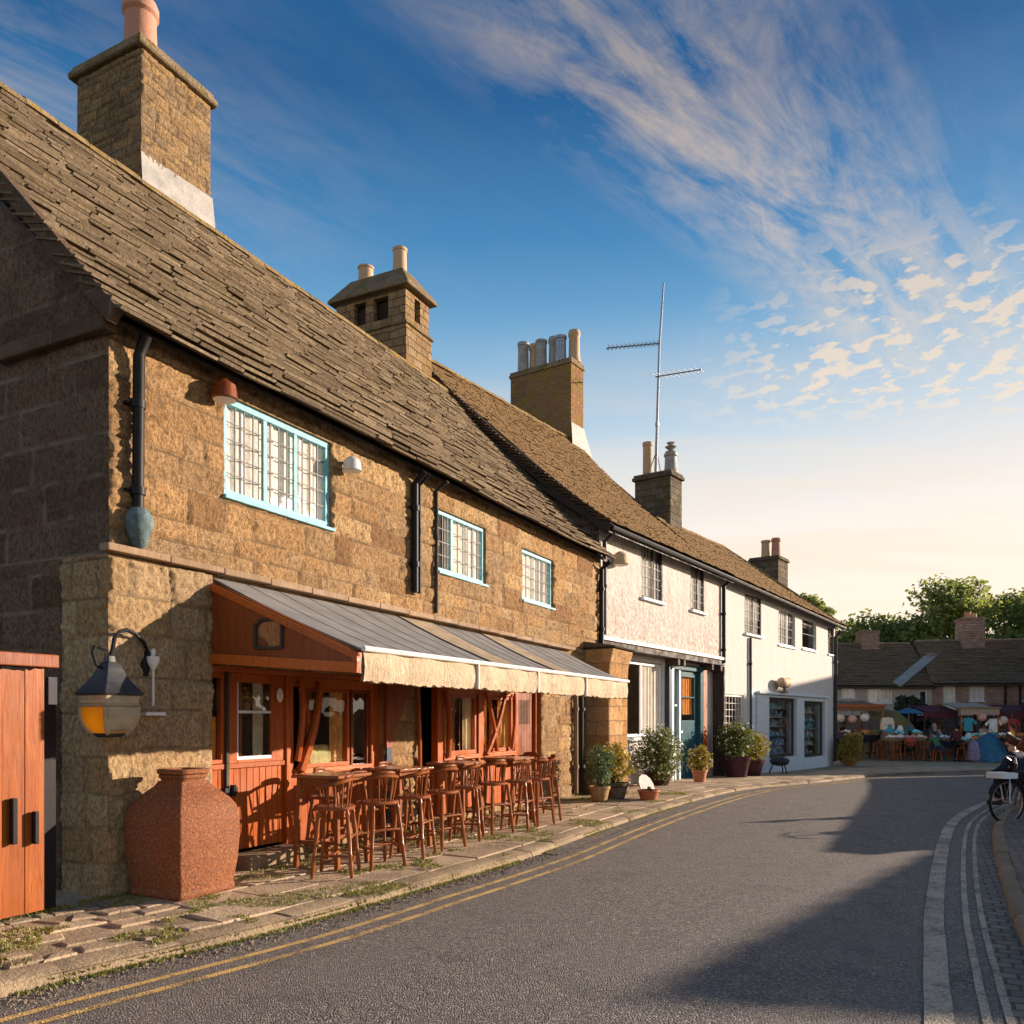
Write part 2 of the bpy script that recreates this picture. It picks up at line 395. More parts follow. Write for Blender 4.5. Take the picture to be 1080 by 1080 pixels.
M['chair'] = m_wood('chair_wood', (.20, .055, .014), (.36, .115, .028), .3, scale=1.5, wear=(.09, .022, .009))
M['chair_seat'] = m_wood('chair_seat_wood', (.27, .075, .026), (.40, .13, .05), .28, axis='y', scale=1.5, wear=(.18, .06, .03))
M['sawn'] = m_wood('weathered_timber', (.26, .17, .10), (.38, .27, .17), .8)
M['timber_dk'] = m_wood('dark_timber', (.045, .036, .03), (.08, .062, .05), .7)
M['blackpaint'] = m_plain('black_iron', (.012, .012, .013), .5, .0, .3, 9, .001)
M['iron'] = m_plain('grey_iron', (.05, .052, .056), .5, .2, .3, 9, .001)
M['iron_pale'] = m_plain('buff_iron', (.40, .33, .22), .5, .2, .2, 9)
M['alu'] = m_plain('aluminium', (.30, .31, .33), .4, .8, .15, 9)
M['blue'] = m_plain('pale_blue_paint', (.20, .48, .56), .5, 0, .22, 12, .006)
M['bluegrey'] = m_plain('blue_white_paint', (.62, .70, .76), .5, 0, .08, 8)
M['whitepaint'] = m_plain('white_paint', (.70, .68, .65), .5, 0, .06, 8)
M['teal'] = m_plain('teal_paint', (.018, .085, .11), .3, 0, .25, 8)
M['navy'] = m_plain('navy_paint', (.02, .04, .07), .4, 0, .25, 8)
M['orangepaint'] = m_plain('orange_paint', (.62, .13, .02), .4, 0, .2, 8)
M['glass'] = m_glass('window_glass')
M['glass_refl'] = m_glass('shop_glass', (.90, .94, .95), .20)
_k = NT('amber_glass'); _k.fin((.80, .42, .03), .12)
_t = _k.node('ShaderNodeBsdfTranslucent'); _t.inputs[0].default_value = (.95, .55, .05, 1); _m = _k.node('ShaderNodeMixShader'); _m.inputs[0].default_value = .6
_k.l.new(_k.b.outputs[0], _m.inputs[1]); _k.l.new(_t.outputs[0], _m.inputs[2]); _k.l.new(_m.outputs[0], _k.out.inputs[0]); M['glass_amber'] = _k.m
M['curtain'] = m_plain('cream_blind', (.82, .75, .66), .9, 0, .12, 3, .01)
M['curtain_o'] = m_plain('orange_curtain', (.78, .30, .03), .8, 0, .2, 5, .01)
M['reflection_g'] = m_plain('grey_reflection', (.30, .34, .36), .9, 0, .5, 1.6, .01)
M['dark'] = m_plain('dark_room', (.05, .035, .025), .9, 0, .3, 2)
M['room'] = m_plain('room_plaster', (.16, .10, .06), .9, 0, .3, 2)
M['canvas'] = m_plain('grey_canvas', (.19, .185, .18), .85, 0, .22, 3, .004)
M['pot'] = m_clay('terracotta', (.40, .13, .055), (.52, .20, .09), False)
M['pot_buff'] = m_clay('buff_clay', (.50, .34, .19), (.60, .43, .26), False)
M['pot_red'] = m_clay('red_clay_pot', (.46, .21, .13), (.54, .28, .19), False)
M['vessel'] = m_clay('speckled_terracotta', (.17, .050, .012), (.26, .080, .018))
M['pot_purple'] = m_plain('glazed_purple', (.06, .022, .03), .25, 0, .3, 5)
M['asphalt'] = m_asphalt()
M['yellow'] = m_paint_line('yellow_line', (.80, .52, .17))
M['white_line'] = m_paint_line('cream_line', (.60, .48, .33))
M['flag'] = m_paving('york_stone', (.42, .31, .20), (.58, .44, .29))
M['kerb'] = m_paving('kerb_stone', (.29, .215, .13), (.40, .30, .19))
M['bed'] = m_paving('pavement_bed', (.32, .24, .15), (.40, .31, .19), dirt=(.16, .125, .06))
M['square'] = m_setts('square_setts', (.26, .22, .18), (.34, .29, .24), .5, .35)
M['setts'] = m_setts('brick_setts', (.19, .13, .10), (.27, .18, .14), .22, .11)
M['gutter'] = m_setts('gutter_setts', (.17, .14, .11), (.26, .21, .16), .16, .13)
M['earth'] = m_plain('earth', (.12, .11, .06), .95, 0, .4, .7, .05)
M['grassblade'] = m_leaf('moss_grass', [(.13, .15, .02), (.22, .22, .035), (.28, .22, .06)], .25)
M['leaf_tree'] = m_leaf('tree_leaves', [(.12, .18, .055), (.18, .235, .07), (.31, .32, .11), (.145, .20, .055)], .58)
M['leaf_dark'] = m_leaf('conifer_leaves', [(.012, .028, .014), (.022, .04, .018)], .15)
M['leaf_shrub'] = m_leaf('shrub_leaves', [(.05, .085, .02), (.09, .13, .03), (.15, .17, .04)], .3)
M['leaf_gold'] = m_leaf('golden_leaves', [(.20, .14, .02), (.36, .24, .03), (.48, .33, .04), (.14, .14, .03)], .3)
M['leaf_green'] = m_leaf('blue_green_leaves', [(.05, .12, .07), (.09, .18, .10)], .3)
M['flower_w'] = m_leaf('white_petals', [(.75, .73, .66), (.8, .78, .72)], .2)
M['flower_y'] = m_leaf('yellow_petals', [(.75, .48, .04), (.8, .6, .1)], .2)
M['bark'] = m_wood('bark', (.06, .045, .03), (.11, .085, .06), .9)
# ================================================================== building kit
def wall(mb, x0, x1, z0, z1, ops=(), y=0.0, th=.3, back=True):
    xs = sorted({x0, x1, *[o[0] for o in ops], *[o[1] for o in ops]}); zs = sorted({z0, z1, *[o[2] for o in ops], *[o[3] for o in ops]})
    def hole(xa, xb, za, zb):
        cx, cz = (xa + xb) / 2, (za + zb) / 2
        return any(o[0] < cx < o[1] and o[2] < cz < o[3] for o in ops)
    for i in range(len(xs) - 1):
        for j in range(len(zs) - 1):
            a, b, c, d = xs[i], xs[i + 1], zs[j], zs[j + 1]
            if hole(a, b, c, d): continue
            mb.quad((a, y, c), (b, y, c), (b, y, d), (a, y, d))
            if back: mb.quad((b, y + th, c), (a, y + th, c), (a, y + th, d), (b, y + th, d))
    for (a, b, c, d) in ops:
        c_ = max(c, z0); d_ = min(d, z1)
        mb.quad((a, y, c_), (a, y + th, c_), (a, y + th, d_), (a, y, d_)); mb.quad((b, y + th, c_), (b, y, c_), (b, y, d_), (b, y + th, d_))
        if c > z0: mb.quad((a, y, c), (b, y, c), (b, y + th, c), (a, y + th, c))
        if d < z1: mb.quad((a, y + th, d), (b, y + th, d), (b, y, d), (a, y, d))
    return mb

def rock_wall(house, mat, axis, base, u0, u1, v0, v1, ops=(), res=.026, rows=(.2, .36), widths=(.3, .95), amp=.040, seed=1, cut=None, label=None):
    """coursed rock-faced stones as real relief: axis 'x' = wall along x facing -y, 'y' = wall along y facing -x"""
    r = random.Random(seed); R_ = []; v = v0
    while v < v1:
        h = r.uniform(*rows); js = []; u = u0 - r.random() * .6
        while u < u1 + 1: js.append((u, r.random(), r.uniform(0, .022))); u += r.uniform(*widths) * (1.25 if h > sum(rows) / 2 else .85)
        R_.append((v, v + h, js)); v += h
    def lines(a, b, snaps):
        n = int((b - a) / res); L = [a + (b - a) * i / n for i in range(n + 1)]
        for q in snaps:
            if a < q < b: i = min(range(1, n), key=lambda i: abs(L[i] - q)); L[i] = q
        return L
    U = lines(u0, u1, [q for o in ops for q in o[:2]]); V = lines(v0, v1, [q for o in ops for q in o[2:]])
    vs = []; blk = []; jnt = []
    for vv in V:
        for uu in U:
            p = Vector((uu, vv, seed * 3.7)); w1 = noise.noise(p * 2.3); w2 = noise.noise(p * 2.3 + Vector((9, 5, 2))); w3 = noise.noise(p * 11) * .008
            a, b = uu + w1 * .03 + w3, vv + w2 * .025 + w3
            row = R_[-1]
            for q in R_:
                if b < q[1]: row = q; break
            js = row[2]; i = 0
            while i + 1 < len(js) and js[i + 1][0] <= a: i += 1
            d = min(a - js[i][0], (js[i + 1][0] - a) if i + 1 < len(js) else 9, b - row[0], row[1] - b)
            jn = sm(.004, .030, d); jc = sm(.0, .016, d)
            f = noise.fractal(p * 6.0, .7, 2.1, 4) * .5 + noise.fractal(Vector((uu * 17, vv * 12, seed)), .5, 2.2, 3) * .55
            out = jn * (.010 + js[i][2] + amp * max(-.9, f)) + .004 * noise.noise(p * 30)
            e = min(uu - u0, u1 - uu, vv - v0, v1 - vv)
            for o in ops: e = min(e, max(o[0] - uu, uu - o[1], o[2] - vv, vv - o[3]))
            out = max(.001, out) * sm(-.001, .02, e)
            vs.append((uu, base - out, vv) if axis == 'x' else (base - out, uu, vv)); blk.append(js[i][1]); jnt.append(jc)
    n = len(U); fs = []
    for j in range(len(V) - 1):
        for i in range(n - 1):
            cu, cv = (U[i] + U[i + 1]) / 2, (V[j] + V[j + 1]) / 2
            if any(o[0] < cu < o[1] and o[2] < cv < o[3] for o in ops) or (cut and cut(cu, cv)): continue
            q = (j * n + i, j * n + i + 1, (j + 1) * n + i + 1, (j + 1) * n + i); fs.append(q if axis == 'x' else q[::-1])
    me = bpy.data.meshes.new('wall'); me.from_pydata(vs, [], fs); me.update(); me.materials.append(mat)
    for nm, dat in (('blk', blk), ('jnt', jnt)): me.attributes.new(nm, 'FLOAT', 'POINT').data.foreach_set('value', dat)
    me.polygons.foreach_set('use_smooth', [True] * len(me.polygons))
    o = obj('wall', me, None, house)
    if label: o['label'] = label
    return o

def window(house, x0, x1, z0, z1, yf, frame='blue', cols=4, rows=5, bars='iron', curtain='curtain', sill=None, fw=.065, mull=(), glass='glass', label=None, cdepth=.062, gaps=()):
    f = MB()
    f.box(x0, x1, yf, yf + .07, z0, z0 + fw); f.box(x0, x1, yf, yf + .07, z1 - fw, z1)
    f.box(x0, x0 + fw, yf + .002, yf + .072, z0 + fw, z1 - fw); f.box(x1 - fw, x1, yf + .002, yf + .072, z0 + fw, z1 - fw)
    for m in mull: f.box(m - .03, m + .03, yf + .004, yf + .032, z0 + fw, z1 - fw)
    w = f.build('window', M[frame], house, bevel=.006)
    if label: w['label'] = label
    xa, xb, za, zb = x0 + fw, x1 - fw, z0 + fw, z1 - fw
    g = MB(); g.box(xa, xb, yf + .026, yf + .029, za, zb); g.build('pane', M[glass], w)
    if cols * rows > 1:
        b = MB()
        for i in range(1, cols):
            x = xa + (xb - xa) * i / cols
            b.box(x - .0075, x + .0075, yf + .015, yf + .025, za, zb)
        for j in range(1, rows):
            z = za + (zb - za) * j / rows
            b.box(xa, xb, yf + .017, yf + .024, z - .0065, z + .0065)
        b.build('glazing_bars', M[bars], w)
    if curtain:
        c = MB(); n = max(6, int((xb - xa) * 22)); prev = None
        for i in range(n + 1):
            x = xa - .02 + (xb - xa + .04) * i / n
            if any(g0 < x < g1 for g0, g1 in gaps): prev = None; continue
            y = yf + cdepth + .018 * math.sin(i * 1.1 + x * 3) + .008 * math.sin(i * 2.7)
            if prev: c.quad((prev[0], prev[1], za - .04), (x, y, za - .04), (x, y, zb + .04), (prev[0], prev[1], zb + .04))
            prev = (x, y)
        c.build('curtain', M[curtain], w, smooth=True)
    if sill:
        s = MB(); so_ = .02 if sill == 'blue' else .06; s.box(x0 - so_, x1 + so_, yf - (.085 if sill == 'blue' else .11), yf - .003, z0 - (.045 if sill == 'blue' else .07), z0 - .003); s.build('sill', M[sill], w, bevel=.008)
    return w

def slates(mb, y0, z0, y1, z1, xs, xe, e0=.2, e1=.12, w0=.34, w1=.2, th=.035, seed=1, sag=.05, curve=0, tm=2, gap=.052):
    """courses of single slates up a slope from (y0,z0) to (y1,z1); xs(f), xe(f) = the ends at fraction f"""
    r = random.Random(seed)
    L = math.hypot(y1 - y0, z1 - z0); dy, dz = (y1 - y0) / L, (z1 - z0) / L; ny, nz = -dz, dy
    def pt(x, s, h):
        f = s / L
        hh = h - sag * math.sin(math.pi * min(1, max(0, f))) - curve * math.sin(math.pi * min(1, max(0, f))) + .035 * noise.noise(Vector((x * .45, s * .6, seed)))
        return (x, y0 + dy * s + ny * hh, z0 + dz * s + nz * hh)
    s = 0
    while s < L - .03:
        f = s / L; e = e0 + (e1 - e0) * f; top = min(L, s + e * 1.9)
        x = xs(f) - r.random() * .05; end = xe(f); w = w0 + (w1 - w0) * f
        while x < end - .04:
            ww = min(w * (.65 + .8 * r.random()), end - x + .02); g = .002 + .004 * r.random() ** 2
            t = th * (.75 + .6 * r.random()); ds = (r.random() - .5) * .022; lift = gap * (.8 + .5 * r.random() ** 2); sk = (r.random() - .5) * .010
            a, b = x + g, x + ww - g
            und = -t * .2; vs = [pt(a, s + ds + und, .004 + lift), pt(b, s + ds + sk + und, .004 + lift), pt(b, top, -.07), pt(a, top, -.07),
                  pt(a, s + ds, .012 + lift + t), pt(b, s + ds + sk, .012 + lift + t * (.8 + .4 * r.random())), pt(b, top, -.05), pt(a, top, -.05)]
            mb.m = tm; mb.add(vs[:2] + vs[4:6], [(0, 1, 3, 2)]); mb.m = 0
            mb.add(vs, [(4, 5, 6, 7), (1, 2, 6, 5), (3, 0, 4, 7), (0, 3, 2, 1)])
            x += ww
        s += e
    return mb

def roof_deck(mb, x0, x1, pts, th=.10):
    """plain sheet under the slates (with thickness) along a yz polyline; x0,x1 = functions of index"""
    n = len(pts)
    for i in range(n - 1):
        (ya, za), (yb, zb) = pts[i], pts[i + 1]
        for dz, fl in ((-.03, 0), (-.03 - th, 1)):
            q = [(x0[i], ya, za + dz), (x1[i], ya, za + dz), (x1[i + 1], yb, zb + dz), (x0[i + 1], yb, zb + dz)]
            mb.quad(*(q[::-1] if fl else q))
        for xx in (x0, x1):
            mb.quad((xx[i], ya, za - .03), (xx[i + 1], yb, zb - .03), (xx[i + 1], yb, zb - .03 - th), (xx[i], ya, za - .03 - th))
    for i in (0, n - 1):
        y, z = pts[i]; mb.quad((x0[i], y, z - .03), (x1[i], y, z - .03), (x1[i], y, z - .03 - th), (x0[i], y, z - .03 - th))
    return mb

def ridge_row(mb, x0, x1, y, z, step=.42, r=.14, seed=3, zf=None):
    rr = random.Random(seed); x = x0
    while x < x1 - .05:
        w = min(step * (.85 + .3 * rr.random()), x1 - x); a, b = x + .006, x + w - .006
        zz = z + (zf(x) if zf else 0) + .02 * rr.random()
        vs = []; n = 7
        for xx in (a, b):
            for j in range(n):
                t = math.pi * (j / (n - 1)) ; rad_ = r * (1 + .08 * rr.random())
                vs.append((xx, y - math.cos(t) * rad_ * 1.15, zz + math.sin(t) * rad_ - .075))
        fs = [(j, j + 1, n + j + 1, n + j) for j in range(n - 1)] + [tuple(range(n))[::-1], tuple(range(n, 2 * n)), (0, n, 2 * n - 1, n - 1)]
        mb.add(vs, fs); x += w
    return mb

def chimney(house, x0, x1, y0, y1, zb, zt, mat, name='chimney', cap='stone_dark', flash=None, capz=.14, over=.09, taper=.0):
    b = MB(); n = 1
    t = taper
    b.add([(x0, y0, zb), (x1, y0, zb), (x1, y1, zb), (x0, y1, zb), (x0 + t, y0 + t, zt), (x1 - t, y0 + t, zt), (x1 - t, y1 - t, zt), (x0 + t, y1 - t, zt)],
          [(0, 1, 5, 4), (1, 2, 6, 5), (2, 3, 7, 6), (3, 0, 4, 7), (4, 5, 6, 7)])
    c = b.build(name, M[mat], house)
    k = MB(); k.box(x0 - over, x1 + over, y0 - over, y1 + over, zt, zt + capz * .55); k.box(x0 - over * .5, x1 + over * .5, y0 - over * .5, y1 + over * .5, zt + capz * .55 + .001, zt + capz)
    k.build('chimney_cap', M[cap], c, bevel=.025)
    return c
def pot(ch, x, y, z, h, r, mat, kind=0):
    if kind == 0: prof = [(0, r * 1.12), (h * .1, r * 1.1), (h * .14, r), (h * .8, r * .9), (h * .84, r * 1.06), (h * .94, r * 1.06), (h * .96, r * .95), (h, r * .95), (h, r * .72), (h * .7, r * .7)]
    else: prof = [(0, r), (h * .88, r * .93), (h * .9, r * 1.05), (h, r * 1.05), (h, r * .82), (h * .7, r * .8)]
    return MB().lathe(prof, 18, (x, y, z)).build('chimney_pot', M[mat], ch, smooth=True)

def pipe(house, pts, r=.045, mat='blackpaint', name='drainpipe', brackets=(), hopper=None):
    m = MB(); m.tube(pts, r, 10)
    for z in brackets:
        x, y = pts[-1][0], pts[-1][1]
        m.lathe([(-.035, r * 1.35), (.035, r * 1.35)], 10, (x, y, z)); m.box(x - r * 2, x + r * 2, y + .02, y + .075, z - .012, z + .012)
    p = m.build(name, M[mat], house, smooth=True)
    return p

# ================================================================== house 1: stone cottage
L1 = 12.5; Q1 = 4.3; ZE1 = 5.30; ZR1 = 9.80
h1 = thing('stone_cottage', 'orange rock-faced stone house with pale blue windows and an orange timber shopfront', 'house', (C0[0], C0[1], 0), A1)
ops_up = [(1.37, 3.13, 3.96, 5.02), (5.62, 7.15, 3.84, 4.78), (8.53, 9.95, 3.78, 4.72)]
SH1 = (1.18, 4.22, -.02, 2.16); SH2 = (5.08, 9.38, -.02, 2.16)
m = MB(); wall(m, 0.002, L1, 3.1, ZE1 + .1, ops_up, y=.003); wall(m, 1.18, L1, -.6, 3.1, [SH1, SH2], y=.003)
m.poly((0, 2 * Q1, -.6), (L1 + 1, 2 * Q1, -.6), (L1 + 1, 2 * Q1, ZE1), (0, 2 * Q1, ZE1))
m.build('wall', M['stone'], h1)['label'] = 'stone core and window reveals'
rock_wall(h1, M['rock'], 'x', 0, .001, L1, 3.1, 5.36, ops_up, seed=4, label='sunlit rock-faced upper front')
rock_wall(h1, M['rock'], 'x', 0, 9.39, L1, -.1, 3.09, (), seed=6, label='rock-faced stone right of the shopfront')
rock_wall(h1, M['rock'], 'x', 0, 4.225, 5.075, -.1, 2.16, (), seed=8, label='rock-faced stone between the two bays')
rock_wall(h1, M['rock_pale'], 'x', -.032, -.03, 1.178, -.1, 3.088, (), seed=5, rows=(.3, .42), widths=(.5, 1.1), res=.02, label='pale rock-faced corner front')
rock_wall(h1, M['rock_pale'], 'y', -.032, -.03, .598, -.1, 3.088, (), seed=5, rows=(.3, .42), widths=(.4, .7), res=.022, label='pale rock-faced corner side')
rock_wall(h1, M['rock_shaded'], 'y', -.002, .0, 4.2, 3.1, 9.4, (), seed=7, rows=(.3, .46), widths=(.5, 1.3), res=.034, amp=.03, cut=lambda u, v: v > ZE1 - .08 + u * (ZR1 - ZE1) / Q1, label='rock-faced gable, stone coloured darker for its shade')
rock_wall(h1, M['rock_shaded'], 'y', -.002, .6, 2.6, -.1, 3.1, (), seed=9, rows=(.3, .46), widths=(.5, 1.3), res=.034, amp=.03, label='rock-faced gable foot, stone coloured darker for its shade')
m = MB(); wall(m, -.03, 1.18, -.6, 3.09, y=-.03, th=.36)
m.quad((1.18, -.03, -.6), (1.18, .33, -.6), (1.18, .33, 3.09), (1.18, -.03, 3.09)); m.quad((-.03, -.03, 3.09), (1.18, -.03, 3.09), (1.18, .0, 3.09), (-.03, 0, 3.09))
m.quad((-.03, -.03, -.6), (-.03, .6, -.6), (-.03, .6, 1.45), (-.03, -.03, 1.45)); m.quad((-.03, -.03, 1.45), (-.03, .6, 1.45), (-.03, .6, 3.09), (-.03, -.03, 3.09))
m.quad((-.03, .6, -.6), (0, .6, -.6), (0, .6, 3.09), (-.03, .6, 3.09)); m.quad((-.03, -.03, 3.09), (-.03, .6, 3.09), (0, .6, 3.09), (0, -.03, 3.09))
m.build('wall', M['stone_low'], h1)['label'] = 'paler squared stone corner beside the shopfront'
m = MB(); m.poly((0, 0, 3.09), (0, .6, 3.09), (0, .6, -.6), (0, 2 * Q1, -.6), (0, 2 * Q1, ZE1), (0, Q1, ZR1 - .12), (0, 0, ZE1)); m.build('wall', M['stone_gable'], h1)['label'] = 'gable wall, stone coloured darker for its shade'
m = MB(); m.poly((L1 + .55, 0, -.6), (L1 + .55, 2 * Q1, -.6), (L1 + .55, 2 * Q1, ZE1), (L1 + .55, Q1, ZR1 - .2), (L1 + .55, 0, ZE1))
m.build('wall', M['stone_gable'], h1)
# kneeler stone + thin ledge at the gable foot, string course
m = MB(); m.box(-.13, .02, -.1, 1.5, 5.06, 5.2); m.build('kneeler', M['stone_gable'], h1, bevel=.02)
m = MB()
for i in range(16):
    a = -.1 + i * .68; b = min(10.85, a + .675)
    m.box(a, b, -.13, -.001, 3.094 - .0095 * a + .01 * R.random(), 3.165 - .0095 * a + .012 * R.random())
m.build('string_course', M['sawn'], h1, bevel=.012)
# roof
OH = .30; sl = (ZR1 - ZE1) / Q1
m = MB()
slates(m, -OH, ZE1 - OH * sl + .12, Q1, ZR1, lambda f: -.14, lambda f: L1 + .02 + .62 * max(0, f - .05), e0=.165, e1=.11, w0=.50, w1=.28, th=.022, seed=11, sag=.07, gap=.072)
m.m = 1; roof_deck(m, [-.1] * 4, [L1 + .1, L1 + .3, L1 + .6, L1 + .6], [(-OH + .14, ZE1 - (OH - .14) * sl + .06), (Q1 * .5, (ZE1 + ZR1) / 2 - .22), (Q1, ZR1 - .12), (2 * Q1 + OH, ZE1 - OH * sl + .1)], .04)
for i in range(19):                                     # back slope: courses as long stones
    a = i / 19; y = Q1 + .05 + (Q1 + OH - .05) * a; z = ZR1 - (y - Q1) * sl
    m.m = 0; m.add([(-.1, y, z), (L1 + .6, y, z), (L1 + .6, y + .27, z - .27 * sl), (-.1, y + .27, z - .27 * sl), (-.1, y + .3, z - .22 * sl), (L1 + .6, y + .3, z - .22 * sl)], [(0, 1, 5, 4), (4, 5, 2, 3)])
roof1 = m.build('roof', [M['slate'], M['timber_dk'], M['slate_lit_edge']], h1, fix=False)
m = ridge_row(MB(), -.14, L1 + .45, Q1, ZR1 + .06, r=.15); m.build('ridge_tiles', M['ridge'], roof1)
# gable verge mortar/bargeboard
m = MB(); m.bar((-.11, -OH + .06, ZE1 - (OH - .06) * sl + .095), (-.11, Q1, ZR1 - .015), .10, .15); m.build('verge_board', M['stone_gable'], roof1)
# chimneys
c = chimney(h1, 3.81, 5.21, Q1 - .05, Q1 + 1.48, 8.6, 11.98, 'stone_chim', cap='cap', capz=.20, over=.085, taper=.02)
rock_wall(c, M['rock_chim'], 'x', Q1 - .045, 3.815, 5.205, 9.6, 11.975, (), res=.024, rows=(.09, .2), widths=(.16, .5), amp=.022, seed=12, label='rubble stone front').name = 'stonework'
rock_wall(c, M['rock_chim'], 'y', 3.818, Q1 - .05, Q1 + 1.43, 9.3, 11.975, (), res=.026, rows=(.09, .2), widths=(.16, .45), amp=.022, seed=13, label='rubble stone side').name = 'stonework'
m = MB(); zr = ZR1; xa_, xb_ = 3.81, 5.21
m.add([(xa_ - .04, Q1 - .16, zr - .25), (xb_ + .04, Q1 - .16, zr - .25), (xb_ + .015, Q1 - .075, zr + .62), (xa_ - .015, Q1 - .075, zr + .56)], [(0, 1, 2, 3)])
m.add([(xa_ - .015, Q1 - .075, zr + .56), (xb_ + .015, Q1 - .075, zr + .62), (xb_ + .015, Q1 - .02, zr + .62), (xa_ - .015, Q1 - .02, zr + .56)], [(0, 1, 2, 3)])
m.add([(xb_ + .04, Q1 - .16, zr - .25), (xb_ + .04, Q1 + .5, zr - .25), (xb_ + .015, Q1 + .5, zr + .45), (xb_ + .015, Q1 - .075, zr + .62)], [(0, 1, 2, 3)])
m.build('lead_flashing', M['lead'], c)
pot(c, 4.42, Q1 + .70, 12.19, 1.2, .27, 'pot_red')
m = MB(); m.lathe([(0, .42), (.1, .36), (.2, .31)], 14, (4.42, Q1 + .70, 12.17)); m.build('mortar_bed', M['lead'], c, smooth=True)
# lantern-topped chimney near the far end of the ridge
c = chimney(h1, 10.95, 12.05, Q1 - .15, Q1 + 1.95, 8.9, 10.75, 'stone_chim', cap='cap', capz=.08, over=.05)
m = MB(); cx0, cx1, cy0, cy1 = 11.0, 12.0, Q1 - .1, Q1 + 1.9; zb = 10.83; zt = 11.62
def open_box(m):
    for (a, b, s0, s1, fx) in ((cy0, cy1, 0, 0, cx0), (cy0, cy1, 0, 0, cx1)):
        pass
wallm = MB()
def face_with_slots(mb, P, Q, z0, z1, slots, th):
    """wall from P to Q (2d), with slots = fractions (a,b) between za and zb"""
    P, Q = Vector(P), Vector(Q); d = (Q - P); L = d.length; d.normalize(); n = Vector((d.y, -d.x))
    fr = sorted({0, L, *[s[0] * L for s in slots], *[s[1] * L for s in slots]})
    za, zb_ = z0 + .16, z1 - .1
    for i in range(len(fr) - 1):
        a, b = fr[i], fr[i + 1]; c_ = (a + b) / 2 / L
        ranges = [(z0, z1)] if not any(s[0] < c_ < s[1] for s in slots) else [(z0, za), (zb_, z1)]
        for (u, v) in ranges:
            A = P + d * a; B = P + d * b; A2_ = A - n * th; B2_ = B - n * th
            mb.add([(A.x, A.y, u), (B.x, B.y, u), (B2_.x, B2_.y, u), (A2_.x, A2_.y, u), (A.x, A.y, v), (B.x, B.y, v), (B2_.x, B2_.y, v), (A2_.x, A2_.y, v)],
                   [(0, 1, 5, 4), (1, 2, 6, 5), (2, 3, 7, 6), (3, 0, 4, 7), (4, 5, 6, 7), (3, 2, 1, 0)])
face_with_slots(wallm, (cx0, cy0), (cx1, cy0), zb, zt, [(.38, .62)], .14)
face_with_slots(wallm, (cx1, cy1), (cx0, cy1), zb, zt, [(.38, .62)], .14)
face_with_slots(wallm, (cx0 + .001, cy1 - .14), (cx0 + .001, cy0 + .14), zb, zt, [(.22, .42), (.55, .8)], .14)
face_with_slots(wallm, (cx1 - .001, cy0 + .14), (cx1 - .001, cy1 - .14), zb, zt, [(.22, .42), (.55, .8)], .14)
wallm.build('lantern_walls', M['stone_chim'], c)
m = MB(); m.box(cx0 + .2, cx1 - .2, cy0 + .25, cy1 - .25, zb, zt - .02); m.build('flue', M['dark'], c)
m = MB(); o_ = .16; zz = zt
m.add([(cx0 - o_, cy0 - o_, zz), (cx1 + o_, cy0 - o_, zz), (cx1 + o_, cy1 + o_, zz), (cx0 - o_, cy1 + o_, zz),
       (cx0 - o_, cy0 - o_, zz + .07), (cx1 + o_, cy0 - o_, zz + .07), (cx1 + o_, cy1 + o_, zz + .07), (cx0 - o_, cy1 + o_, zz + .07),
       (cx0 + .22, cy0 + .25, zz + .62), (cx1 - .22, cy0 + .25, zz + .62), (cx1 - .22, cy1 - .25, zz + .62), (cx0 + .22, cy1 - .25, zz + .62)],
      [(3, 2, 1, 0), (0, 1, 5, 4), (1, 2, 6, 5), (2, 3, 7, 6), (3, 0, 4, 7), (4, 5, 9, 8), (5, 6, 10, 9), (6, 7, 11, 10), (7, 4, 8, 11), (8, 9, 10, 11)])
m.build('hipped_cap', M['cap'], c, bevel=.02)
pot(c, 11.5, cy0 + .5, zz + .62, .62, .17, 'pot_buff', 1); pot(c, 11.5, cy1 - .5, zz + .62, .42, .19, 'pot_buff', 1)

# upstairs windows
window(h1, 1.37, 3.13, 3.96, 5.02, .035, 'blue', 12, 5, sill='blue', mull=(2.02, 2.52), gaps=(), fw=.075, label='wide pale blue window with leaded panes')
window(h1, 5.62, 7.15, 3.84, 4.78, .035, 'blue', 9, 4, sill='blue', mull=(6.1,), gaps=((5.78, 5.92),))
window(h1, 8.53, 9.95, 3.78, 4.72, .035, 'blue', 6, 4, sill='blue', mull=(), gaps=())
# inner floors
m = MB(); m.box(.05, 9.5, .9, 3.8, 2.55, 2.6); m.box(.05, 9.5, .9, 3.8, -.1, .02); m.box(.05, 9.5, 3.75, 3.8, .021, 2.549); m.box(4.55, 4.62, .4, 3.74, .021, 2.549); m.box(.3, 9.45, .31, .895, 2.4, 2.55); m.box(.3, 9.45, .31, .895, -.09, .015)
m.build('room', M['room'], h1)
